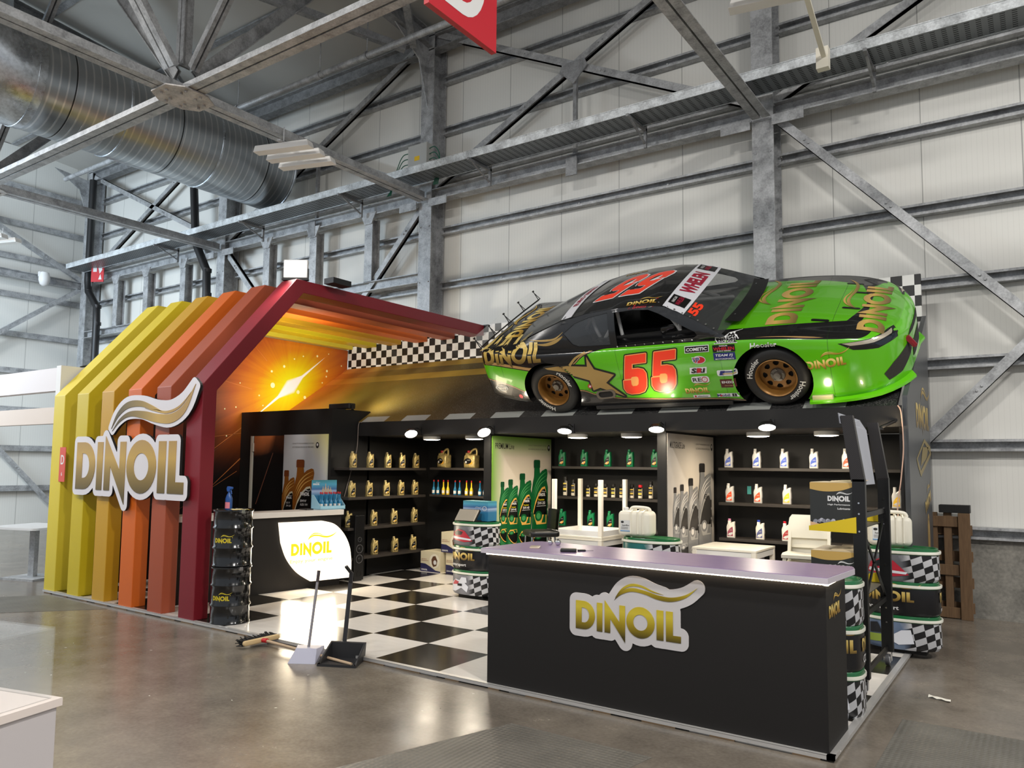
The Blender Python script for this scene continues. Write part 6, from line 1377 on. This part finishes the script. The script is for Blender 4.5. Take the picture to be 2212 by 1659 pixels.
b = MB(); fpoly(b, [rrect(2.10, .405, 2.315, .475, .02)], 0); fpoly(b, [[(2.12, .415), (2.17, .415), (2.19, .465), (2.14, .465)]], 2, .001); fpoly(b, [rc(2.235, .452, .12, .014)], 2, .001); fpoly(b, [rc(2.23, .43, .14, .014)], 5, .001)
stk(b)
b = MB(); fpoly(b, [rc(2.195, .315, .165, .10)], 4); ftext(b, 'ENZO', 2.195, .33, .028, .13, 0, .002, 0, .03); ftext(b, 'HOTELS', 2.205, .288, .014, .10, 5, .002)
stk(b)
b = MB(); fpoly(b, [rc(2.165, .17, .24, .045)], 0); ftext(b, 'Mobil', 2.115, .17, .034, .14, 2, .002, 0, .02); fpoly(b, [rc(2.235, .17, .05, .036)], 1, .001); ftext(b, '1', 2.235, .17, .026, None, 0, .002, 0, .03); fpoly(b, [arc(2.088, .166, .012, .012, 0, 360, 12)[:-1]], 3, .003)
stk(b)
b = MB(); fpoly(b, [rc(1.87, .168, .19, .034)], 0); ftext(b, 'ethanolwear', 1.885, .168, .018, .12, 1, .002); fpoly(b, [arc(1.80, .168, .012, .012, 0, 360, 12)[:-1]], 3, .002)
stk(b)
b = MB(); ftext(b, 'Hoosier', 2.63, .72, .06, .27, 0, .001, .1, .03)
stk(b)
b = MB(); ftext(b, 'F. Ermetta', 1.27, 1.195, .022, .22, 3, .001, .3)
for k, m in enumerate((5, 0, 3)): fpoly(b, [rc(1.415+.018*k, 1.192, .018, .026)], m, .001)
stk(b)
b = MB(); fpoly(b, [arc(.555, .372, .03, .03, 0, 360, 18)[:-1]], 3); ftext(b, 'M', .555, .372, .03, .03, 0, .002, .3, .03); ftext(b, 'PERFORMANCE CENTER', .56, .325, .010, .20, 1, .001)
stk(b)
b = MB(); b.flat([arc(-.73, .40, .10, .045, 0, 360, 24)[:-1], arc(-.73, .40, .092, .038, 0, 360, 24)[:-1]], .0005, None, 0, None, ME); ftext(b, 'AUTOSPORTIVA', -.73, .405, .030, .20, 0, .001, 0, .03); ftext(b, 'GAS', -.73, .375, .016, .06, 0, .001, 0, .03)
stk(b)
b = MB(); fpoly(b, [arc(-.47, .275, .03, .03, 0, 360, 18)[:-1]], 3)
stk(b)

# lettering on the windscreen banner and roof
def onskin(mb, u0, u1, b0, b1, k, lift, name, mats):
    """artwork in (x along -s i.e. near to far 0..1, y front to back 0..1)"""
    out = []
    for p in mb.v:
        f = -1+2*p[0]; um = u1+(u0-u1)*p[1]; s = f*halfw(um)*k; t_ = (um-u0)/(u1-u0); out.append((bow(s, um, b0+(b1-b0)*t_), VC+s, roofz(um, abs(s))+lift+p[2]))
    mb.v = out; return mb.build(name, mats, car, smooth=True)
b = MB(); text(b, 'WHELEN', Matrix.Translation((.52, .5, 0)), .62, .46, 0, 0, .05, 'c', 0, .04)
for x in (.14, .90): b.flat([[(x-.07, .12), (x+.07, .12), (x+.07, .88), (x-.07, .88)]], 0, None, 1, None, .04); text(b, 'NASCAR', Matrix.Translation((x, .72, .0012)), .12, .09, 2, 0, 0, 'c', 0, .04); text(b, 'WHELEN', Matrix.Translation((x, .48, .0012)), .22, .12, 0, 0, .02, 'c', 0, .04)
onskin(b, 1.56, 1.80, .03, .05, 1.0, .012, 'banner_lettering', [P('whelen_red', (150, 24, 50), .4), NBLK, WHI])
b = MB(); text(b, '55', Matrix.Translation((.115, -.28, 0)), .40, .17, 0, 0, .05, 'c', 0, .04); onskin(b, 1.56, 1.80, .03, .05, .985, .012, 'windscreen_number', ORR)
b = MB(); text(b, 'EURO SERIES', Matrix.Translation((.5, .5, 0)), .5, .5, 0, 0, .03, 'c', 0, .04); onskin(b, .28, .42, -.05, -.04, .97, .012, 'rear_banner_lettering', P('whelen_red', (150, 24, 50), .4))
# bonnet details: pins, cowl strip, panel line
b = MB()
for u, v in ((3.30, 1.42), (3.42, 1.15), (3.36, .72), (3.12, .40)): fpoly(b, [rrect(u-.085, v-.022, u+.085, v+.022, .02)], 0)
project(b, 'hood', 'bonnet_slot', NBLK)
b = MB(); c = []
for s in [-.62+.0775*i for i in range(17)]: c.append((bow(s, 2.30, .08), VC+s))
rows = [[(u-.13, v, roofz(2.15, 0)+.004-.02*abs(v-VC)) for u, v in c], [(u+.0, v, .905-.02*abs(v-VC)) for u, v in c], [(u+.035, v, .895) for u, v in c]]
MB().grid(rows).build('cowl_strip', BLKS, car, smooth=True)
b = MB()
for s in (-.45, -.15, .15, .45): b.cyl((bow(s, 2.20, .09), VC+s, .905), (bow(s, 2.20, .09), VC+s, .915), .012, n=8)
for k in range(7): q = side_pt(1.62+k*.085, roofz(1.62+k*.085, halfw(1.62))+.0, 1); b.cyl((q[0], q[1]+.02, q[2]+.0), (q[0], q[1]+.01, q[2]+.012), .010, n=8)
for k in range(9): q = side_pt(1.0+k*.11, .815, 1, .004); b.cyl((q[0], q[1], q[2]), (q[0], q[1]-.006, q[2]), .008, n=8)
b.build('screen_fastener', CHROME, car)
# cabin interior: roll cage, seat, mirror
CG = P('cage_grey', (168, 168, 166), .4)
b = MB()
for pts in ([(1.52, .36, 1.12), (1.72, .30, 1.0), (1.98, .26, .87)], [(1.48, .34, 1.15), (1.62, .33, .98), (1.70, .30, .83)], [(1.70, .32, 1.0), (1.68, .31, .83)], [(.95, .40, 1.16), (.98, .32, .80)], [(.60, .42, 1.12), (.66, .34, .95), (.72, .32, .80)], [(.88, .32, .98), (.74, .30, .82)], [(.62, .36, 1.10), (.45, .5, .92)], [(.9, .38, 1.17), (1.5, .36, 1.17)], [(1.5, .4, 1.16), (1.5, 1.46, 1.16)], [(.62, .42, 1.13), (.62, 1.44, 1.13)], [(1.7, .5, 1.12), (2.1, 1.0, .92)], [(1.55, .95, 1.14), (1.95, .98, .95)]): b.tube(crom(pts, 4) if len(pts) > 2 else pts, .021, 8)
b.build('roll_cage', CG, car, smooth=True)
MB().box(.5, .25, .80, 2.0, 1.6, .86).build('cabin_floor', BLKM, car)
b = MB(); b.puff(rrect(-.08, -.05, .08, .05, .03), .05, .015, FR((1.56, .28, .885), (1, .2, 0), (0, 0, 1))); b.bar((1.56, .30, .84), (1.64, .33, .82), .02, .02); b.build('side_mirror', BLKG, car, smooth=True)
MB().puff([(-.22, -.2), (.2, -.2), (.22, .3), (.1, .36), (-.12, .36), (-.2, .3)], .12, .03, FR((.98, 1.28, .86), (0, 1, 0), (-.2, 0, 1))).build('racing_seat', BLKP, car, smooth=True)
# rear spoiler blade
b = MB(); nS = 13
top = []
for i in range(nS):
    s = -.80+1.60*i/(nS-1); u = -.90-.03*(1-(s/.8)**2); top.append((u, VC+s))
MB().grid([[(u, v, .935) for u, v in top], [(u-.055, v, 1.095) for u, v in top]]).build('spoiler_blade', m_carglass('clear_blade', (214, 216, 214), .25), car)
b = MB()
b.tube([(u+.0, v, .945) for u, v in top], .008, 6); b.tube([(u+.03, v, .965) for u, v in top], .006, 6)
for i in range(nS): u, v = top[i]; b.cyl((u, v, .945), (u+.03, v, .965), .006, n=6)
for i in (0, 3, 6, 9, 12): u, v = top[i]; b.cyl((u-.005, v, .95), (u-.05, v, 1.08), .006, n=6); b.cyl((u+.03, v, .96), (u-.045, v, 1.06), .005, n=6); b.cyl((u-.05, v-.012, 1.08), (u-.05, v+.012, 1.08), .012, n=8)
b.build('spoiler_rail', BLKS, car, smooth=True)
b = MB()
for u, v in ((-.72, .35), (-.5, .30), (-.5, 1.55), (-.72, 1.6), (-.85, .5)):
    for a in range(5): fpoly(b, [arc(u+.018*math.cos(a*1.256), v+.025*math.sin(a*1.256), .006, .008, 0, 360, 6)[:-1]])
project(b, 'hood', 'boot_fastener', CHROME)
# nose: headlights, ducts, splitter, tow strap
def nosep(a, z, out=0):   # point on the nose skin at plan angle a (deg from straight ahead, + towards the aisle side)
    c = Vector((2.9, VC, z)); d = Vector((math.cos(math.radians(a)), -math.sin(math.radians(a)), 0)); h = BB.ray_cast(c+d*2.2, -d)
    return (h[0]+d*out) if h[0] is not None else c+d
def nosepatch(name, pts, mats, out, parent=None, maxe=.05):
    b = MB(); v, f = subdiv([(x, y, 0) for x, y in pts], [tuple(q) for q in tessellate_polygon([[Vector((x, y, 0)) for x, y in pts]])], 4.0)
    v = [tuple(nosep(p[0], p[1], out)) for p in v]
    ff = []
    for q in f:
        A = (Vector(v[q[1]])-Vector(v[q[0]])).cross(Vector(v[q[2]])-Vector(v[q[0]])); ff.append(q if A.dot(Vector(v[q[0]])-Vector((2.9, VC, v[q[0]][2]))) > 0 else q[::-1])
    b.add(v, ff); return b.build(name, mats, parent or car, smooth=True)
def ap(u, w): return None
for sg in (1, -1):
    h = nosepatch('headlight', [(sg*64, .66), (sg*57, .575), (sg*44, .525), (sg*30, .54), (sg*25, .61), (sg*33, .625), (sg*46, .635)], BLKG, .003)
    nosepatch('lamp_strip', [(sg*62, .655), (sg*58, .62), (sg*46, .595), (sg*33, .595), (sg*29, .612), (sg*46, .632)], P('lamp_chrome', (206, 196, 176), .2, .6), .007, h)
    nosepatch('lamp_lens', [(sg*46, .585), (sg*43, .54), (sg*31, .552), (sg*30, .585)], P('lamp_dark_glass', (40, 48, 54), .05, .3), .007, h)
    nosepatch('brake_duct', [(sg*40, .15), (sg*43, .24), (sg*36, .32), (sg*20, .42), (sg*17, .385), (sg*17, .30), (sg*30, .17)], P('duct_mesh', (40, 36, 34), .8, noise=.5, nscale=90), .004)
nosepatch('upper_grille', [(-20, .46), (20, .46), (16, .50), (-16, .50)], BLKM, .004)
nosepatch('lower_grille', [(-15, .20), (15, .20), (14, .36), (-14, .36)], BLKM, .004)
b = MB(); pl = []
for a in range(-84, 85, 6): p = nosep(a, .085); d = Vector((math.cos(math.radians(a)), -math.sin(math.radians(a)), 0)); pl.append((p, d))
b.grid([[tuple(p-d*.03) for p, d in pl], [tuple(p+d*.075) for p, d in pl], [tuple(p+d*.08-Vector((0, 0, .025))) for p, d in pl], [tuple(p-d*.03-Vector((0, 0, .03))) for p, d in pl]])
b.build('splitter', P('livery_green', (98, 190, 16), .25, 0, .5, .6), car, smooth=True)
p = nosep(22, .47, .0); q = nosep(20, .36, .06)
MB().bar(p, q, .035, .05, (0, 0, 1)).bar(p+(q-p)*.5, q+(q-p)*.05, .042, .02, (0, 0, 1)).build('tow_strap', P('strap_maroon', (130, 16, 34), .4), car, bevel=.006)
b = MB(); b.box(2.95, .015, .075, 3.20, .10, .20); MB().box(3.02, .008, .06, 3.22, .14, .13).build('skirt_bracket', P('skirt_cream', (206, 196, 150), .3, .3), car, bevel=.008)
# side exhaust
p = BB.ray_cast(Vector((.73, -1, .255)), Vector((0, 1, 0)))[0]
M = FR((.73, p.y-.004, .255), (1, 0, .06), (0, 0, 1))
MB().solid([rrect(-.125, -.055, .125, .055, .05, 6), rrect(-.095, -.038, .095, .038, .036, 6)], -.02, .012, M).build('exhaust_bezel', P('bezel_metal', (120, 112, 100), .35, .6), car)
b = MB(); b.flat([rrect(-.095, -.038, .095, .038, .036, 6)], .001, M); b.build('exhaust_cavity', BLKM, car)
# sill skirt
b = MB(); b.box(.55, .03, .055, 2.2, .06, .10); b.build('side_skirt', BLKP, car, bevel=.004)
# wheels
TY = P('tyre_rubber', (24, 23, 22), .6); WH = P('wheel_bronze', (132, 92, 40), .38, .45); HB = P('hub_steel', (128, 122, 112), .35, .7)
def wheel(u, near, front):
    sg = -1 if near else 1; y = .175 if near else 2*VC-.175
    M = FR((u, y, .332), (1, 0, 0), (0, 0, 1)) if near else FR((u, y, .332), (-1, 0, 0), (0, 0, 1))
    w = bpy.data.objects.new('wheel', None); COL.objects.link(w); w.parent = car; w.matrix_local = M
    MB().lathe([(.195, .105), (.205, .118), (.25, .128), (.29, .122), (.318, .10), (.332, .07), (.333, -.07), (.32, -.10), (.28, -.125), (.205, -.118), (.195, -.105)], 64, caps=False).build('tyre', TY, w, smooth=True, ang=60)
    MB().lathe([(.205, .118), (.212, .125), (.206, .130), (.196, .122), (.186, .09), (.18, .03), (.176, -.02), (.18, -.1), (.2, -.11)], 56, caps=False).build('rim', WH, w, smooth=True)
    out = arc(0, 0, .183, .183, 0, 360, 48)[:-1]; holes = []
    for k in range(8):
        a0 = 360*k/8; c = [(.112, a0-9), (.140, a0-14), (.152, a0-9), (.155, a0), (.152, a0+9), (.140, a0+14), (.112, a0+9), (.104, a0)]; holes.append([(r*math.cos(math.radians(a)), r*math.sin(math.radians(a))) for r, a in c][::-1])
    z1 = .035 if front else -.0
    MB().solid([out]+holes, z1-.012, z1, None).build('wheel_disc', WH, w, bevel=0)
    MB().lathe([(.078, z1), (.070, z1+.014), (.045, z1+.018), (.045, z1+.03), (.036, z1+.05), (.0, z1+.052)], 28, caps=False).build('hub', HB, w, smooth=True)
    b = MB()
    for k in range(5): a = math.radians(72*k+20); b.cyl((.06*math.cos(a), .06*math.sin(a), z1+.005), (.06*math.cos(a), .06*math.sin(a), z1+.03), .010, n=6)
    b.build('wheel_nut', HB, w); MB().cyl((0, 0, -.08), (0, 0, z1-.03), .16, n=32).build('brake_disc', BLKM, w)
    if near:
        b = MB()
        for a0 in ((150, -38) if front else (35, -128)):
            tx, tf = text_geo('Hoosier', 0, .02); x1 = max(p[0] for p in tx); k = .26/x1
            tx, tf = subdiv([(p[0]*k, p[1]*k, 0) for p in tx], [(f[0], f[i], f[i+1]) for f in tf for i in range(1, len(f)-1)], .04)
            vv = []
            for p in tx:
                r = .268+(p[1]-.03)*(1.0 if front else 1); a = math.radians(a0)-(p[0]-.13)/.268; vv.append((r*math.cos(a), r*math.sin(a), .1295 if r < .28 else .1285-(r-.28)*.25))
            b.add(vv, tf)
        b.build('tyre_lettering', P('tyre_letter_white', (206, 204, 196), .5), w)
wheel(AX[0], True, False); wheel(AX[1], True, True); wheel(AX[0], False, False); wheel(AX[1], False, True)
# wheel chocks holding the car on the slope
for u in (.02, 2.69): pass
# ------------------------------------------------------------------ on the hall floor before the stand
def pan(label, loc, rz, m, hm, kind):
    t = thing('dustpan', label, 'dustpan', loc, rz, 'long handled dustpans')
    if kind == 0:
        b = MB(); b.add([(-.12, -.13, 0), (.12, -.13, 0), (.12, .13, 0), (-.12, .13, 0), (-.09, .0, .10), (.09, .0, .10), (.12, .13, .10), (-.12, .13, .10)], [(3, 2, 1, 0), (4, 5, 6, 7), (2, 3, 7, 6), (0, 1, 5, 4), (1, 2, 6, 5), (3, 0, 4, 7)])
        b.build('pan', m, t, bevel=.004); MB().cyl((0, .06, .09), (.03, .16, .64), .012, n=12).build('handle', hm, t, smooth=True); MB().cyl((.03, .16, .64), (.035, .176, .74), .014, n=12).build('grip', P('grip_dark', (60, 52, 54), .5), t, smooth=True)
    else:
        b = MB(); b.add([(-.17, -.14, 0), (.17, -.14, 0), (.15, .14, 0), (-.15, .14, 0), (-.17, -.14, .02), (.17, -.14, .02), (.16, .14, .15), (-.16, .14, .15)], [(3, 2, 1, 0), (2, 3, 7, 6), (1, 2, 6, 5), (3, 0, 4, 7), (0, 1, 5, 4)]); v = b.v[:]
        b.add([(-.15, -.12, .015), (.15, -.12, .015), (.135, .12, .015), (-.135, .12, .015), (-.155, -.12, .03), (.155, -.12, .03), (.145, .12, .145), (-.145, .12, .145)], [(0, 1, 2, 3), (3, 2, 6, 7), (2, 1, 5, 6), (0, 3, 7, 4)]); b.add([v[4], v[5], v[6], v[7], b.v[12], b.v[13], b.v[14], b.v[15]], [(2, 3, 7, 6), (1, 2, 6, 5), (3, 0, 4, 7)])
        b.build('pan', m, t); MB().bar((-.05, .15, .05), (-.02, .20, .66), .035, .02, (0, -1, 0)).bar((-.02, .20, .64), (.0, .16, .74), .035, .022, (0, -1, 0)).bar((0, .165, .73), (-.03, .10, .80), .028, .02, (0, -1, 0)).build('handle', hm, t, bevel=.004)
    return t
pan('pale grey long handled dustpan standing on the concrete before the glowing sign', (-5.30, 4.58, 0), .55, P('pale_plastic', (176, 176, 192), .45), P('steel_handle', (150, 146, 150), .35, .4), 0)
pan('black long handled dustpan standing before the chequered platform', (-4.98, 4.70, 0), .45, P('black_pan', (38, 38, 40), .5), P('black_handle', (40, 40, 43), .45), 1)
t = thing('broom', 'broom with black bristles and a wooden back lying on the concrete by the platform edge', 'broom', (-6.03, 4.66, 0), math.radians(91))
MB().puff(rrect(-.20, -.022, .20, .022, .02), .035, .008, Matrix(((1, 0, 0, 0), (0, 0, 1, -.02), (0, 1, 0, .06), (0, 0, 0, 1)))).build('broom_back', m_wood('pale_wood', (196, 166, 116), (216, 190, 146), (2, 9, 9)), t, smooth=True, ang=50)
b = MB(); random.seed(3)
for i in range(40):
    for j in range(4): x = -.19+.0097*i; z = .035+j*.015; b.bar((x, .0, z), (x+random.uniform(-.015, .015), .075+random.uniform(-.01, .015), z+random.uniform(-.025, .025)), .008, .006)
o = b.build('bristles', BLKM, t); o['kind'] = 'stuff'
MB().cyl((0, -.04, .06), (0, -.10, .065), .02, n=12).build('socket', RED, t, smooth=True)
w = t.matrix_basis.inverted() @ Vector((-4.80, 4.80, .03)) if False else None
MB().cyl((.0, -.09, .062), (-.02, -1.20, .022), .0125, n=12).build('broom_handle', m_wood('pale_wood_2', (176, 150, 120), (196, 170, 140), (9, 2, 9)), t, smooth=True)
for k, (pts, l) in enumerate((([(-9.6, 3.9), (-8.9, 4.75), (-10.35, 4.79), (-11.0, 3.95)], 'steel floor hatch beside the first yellow ribs'), ([(-3.35, 3.0), (-2.95, 4.3), (-1.95, 4.3), (-2.2, 3.0)], 'chequer plate floor hatch before the bar counter'), ([(-.86, 4.9), (-.86, 5.95), (-.1, 5.95), (-.1, 4.9)], 'chequer plate hatch in the floor at the lower right'))):
    setp(MB().prism(pts, -.01, .003).build('floor_hatch', PLATE), l, 'floor hatch')
setp(MB().prism([(-.08, 4.9), (-.08, 5.95), (.9, 5.95), (.9, 4.9)], -.01, .003).build('floor_hatch', P('worn_grey_plate', (104, 102, 98), .5, noise=.15, nscale=4)), 'plain grey floor hatch at the right edge of the view', 'floor hatch')
b = MB(); random.seed(11)
for i in range(26):
    x, y = random.uniform(-8, -1), random.uniform(2.0, 4.7); a = random.uniform(0, 3); s = random.uniform(.006, .02); b.flat([[(x+s*math.cos(a), y+s*math.sin(a)), (x+s*.5*math.cos(a+1.8), y+s*.5*math.sin(a+1.8)), (x-s*math.cos(a+.2), y-s*math.sin(a+.2)), (x-s*.4*math.cos(a+1.5), y-s*.4*math.sin(a+1.5))]], .003)
setp(b.build('litter', P('paper_scraps', (206, 202, 190), .7)), 'scattered paper scraps on the concrete', 'litter', None, 'stuff')
setp(MB().grid([[(-.78+.03*i, 6.62-.012*i+.025*j, .004+.012*abs(math.sin(i*1.7+j))) for i in range(6)] for j in range(3)]).build('paper_scrap', P('paper_scraps', (206, 202, 190), .7)), 'torn strip of white paper on the floor right of the stand', 'paper')
# pallet leaning against the plinth
t = thing('pallet', 'brown wooden pallet standing on edge against the back wall beside the stand', 'pallet', (-.93, 10.24, 0), 0)
for z in (.07, .55, 1.10): MB().box(-.22, -.02, z-.06, .10, .0, z+.06).build('stringer_board', PALLET, t, bevel=.004)
for x, w_ in ((-.17, .045), (-.02, .04), (.145, .05)):
    MB().box(x-w_, .0, 0, x+w_, .08, 1.2).build('stringer', PALLET, t, bevel=.004)
MB().box(.09, -.045, 0, .21, -.022, 1.2).build('deck_board', PALLET, t, bevel=.004)
for z in (.12, .4, .7, 1.0): MB().box(-.22, .082, z-.06, .22, .10, z+.06).build('back_board', PALLET, t, bevel=.004)
setp(MB().box(-1.03, 10.20, 1.20, -.72, 10.36, 1.29).build('black_box', BLKM, bevel=.004), 'flat black box lying on top of the upright pallet', 'box')
# ------------------------------------------------------------------ neighbouring stands at the left
t = thing('neighbour_frame', 'white panelled frame of the next stand, left of the yellow ribs', 'stand frame', (0, 0, 0))
MB().box(-10.82, 4.93, 0, -10.70, 7.4, 2.95).build('post', WHTP, t)
MB().box(-12.9, 4.95, 2.62, -10.82, 5.07, 2.93).build('header_beam', P('frame_white', (212, 206, 206), .5), t); MB().box(-12.9, 4.955, 2.18, -10.82, 5.06, 2.40).build('lower_beam', P('frame_cream', (206, 192, 180), .5), t)
setp(MB().puff(rrect(-.12, 0, .12, .30, .05), .2, .03, Matrix(((1, 0, 0, -10.6), (0, 0, -1, 6.3), (0, 1, 0, 2.95), (0, 0, 0, 1)))).build('black_bag', BLKG, smooth=True), 'glossy black bag on top of the white frame beside the first yellow rib', 'bag')
setp(MB().tube(crom([(-10.76, 5.2, 2.96), (-10.74, 5.5, 3.02), (-10.70, 5.8, 2.86), (-10.68, 6.0, 2.7)], 6), .012, 6).build('black_cable', BLKP, smooth=True), 'black cable looping over the white frame at the left', 'cable')
for k, (x, y) in enumerate(((-12.9, 6.6), (-12.0, 5.3))):
    t = thing('meeting_table', ('farther white table in the next stand, at the left edge', 'nearer white table in the next stand, at the left edge')[k], 'table', (x, y, 0), .3, 'next stand tables')
    MB().prism(rrect(-.45, -.4, .45, .4, .06), .72, .75).build('tabletop', P('pale_tabletop', (206, 206, 206), .3), t); MB().box(-.05, -.035, .03, .05, .035, .72).build('column', STEEL, t); MB().box(-.3, -.25, 0, .3, .25, .03).build('base', STEEL, t)
for k, (x, y) in enumerate(((-13.6, 7.4), (-12.5, 7.9))):
    t = thing('banner_box', 'black box with a chequered stripe in the next stand, %s' % ('at the left edge', 'beside the white frame')[k], 'box', (x, y, 0), .2, 'chequered boxes')
    MB().box(-.5, -.3, .0, .5, .3, 1.0).build('box', BLKM, t); MB().box(-.501, -.304, .72, .501, -.3, .90).box(-.501, -.304, .2, .501, -.3, .38).build('chequered_stripe', m_check('small_chequer', .045, 0, 0), t)
ch2 = None
for k, (x, y, a) in enumerate(((-12.35, 6.3, 2.3), (-11.6, 5.9, -2.2))): dup(ch, (x, y, 0), a, 'white chair in the next stand %s' % ('behind the nearer white table', 'just left of the white frame')[k], 'next stand chairs')
# glass display case at the lower left
t = thing('display_case', 'white plinth with a clear glass case at the lower left edge of the view', 'display case', (-2.62, 1.10, 0), math.radians(14))
MB().box(-.62, -.32, 0, .0, .18, .905).build('plinth', P('plinth_white', (196, 190, 190), .45), t, bevel=.003); MB().box(-.63, -.33, .905, .012, .19, .93).build('lit_rim', P('rim_white', (226, 214, 206), .3), t)
gl = GLASS('case_glass', (206, 214, 216), .10); b = MB()
b.box(-.02, -.31, .93, -.014, .17, 1.15).box(-.61, -.31, .93, -.02, -.304, 1.15).box(-.61, .164, .93, -.02, .17, 1.15).box(-.61, -.31, 1.15, -.014, .17, 1.156); b.build('glass', gl, t)
M = FR((.001, -.18, .60), (0, 1, 0), (0, 0, 1)) 
b = MB(); M2 = FX(-.10, -.321, .66); b.solid([arc(0, 0, .075, .075, 0, 360, 32)[:-1], arc(0, 0, .068, .068, 0, 360, 32)[:-1]], 0, .001, M2); b.solid([arc(0, 0, .052, .052, 0, 360, 32)[:-1], arc(0, 0, .048, .048, 0, 360, 32)[:-1]], 0, .001, M2)
for k, c_ in enumerate('GERMANY'): a = math.radians(130-k*28); text(b, c_, M2 @ Matrix.Translation((.060*math.cos(a), .060*math.sin(a), .001)) @ Matrix.Rotation(a-PI/2, 4, 'Z'), .013, None, 0, bold=.02)
b.build('stamp_print', P('stamp_ink', (60, 60, 62), .5), t)
t = thing('display_can', 'small can with an orange band inside the glass case at the lower left', 'can', (-2.76, 1.02, .93))
MB().lathe([(.035, 0), (.037, .004), (.037, .14), (.034, .146)], 24).build('can_body', P('can_grey', (120, 116, 112), .35, .4), t, smooth=True); MB().solid([arc(0, 0, .0378, .0378, 0, 350, 24)+arc(0, 0, .0368, .0368, 350, 0, 24)], .012, .05).build('band', P('can_orange', (226, 96, 40), .4), t)
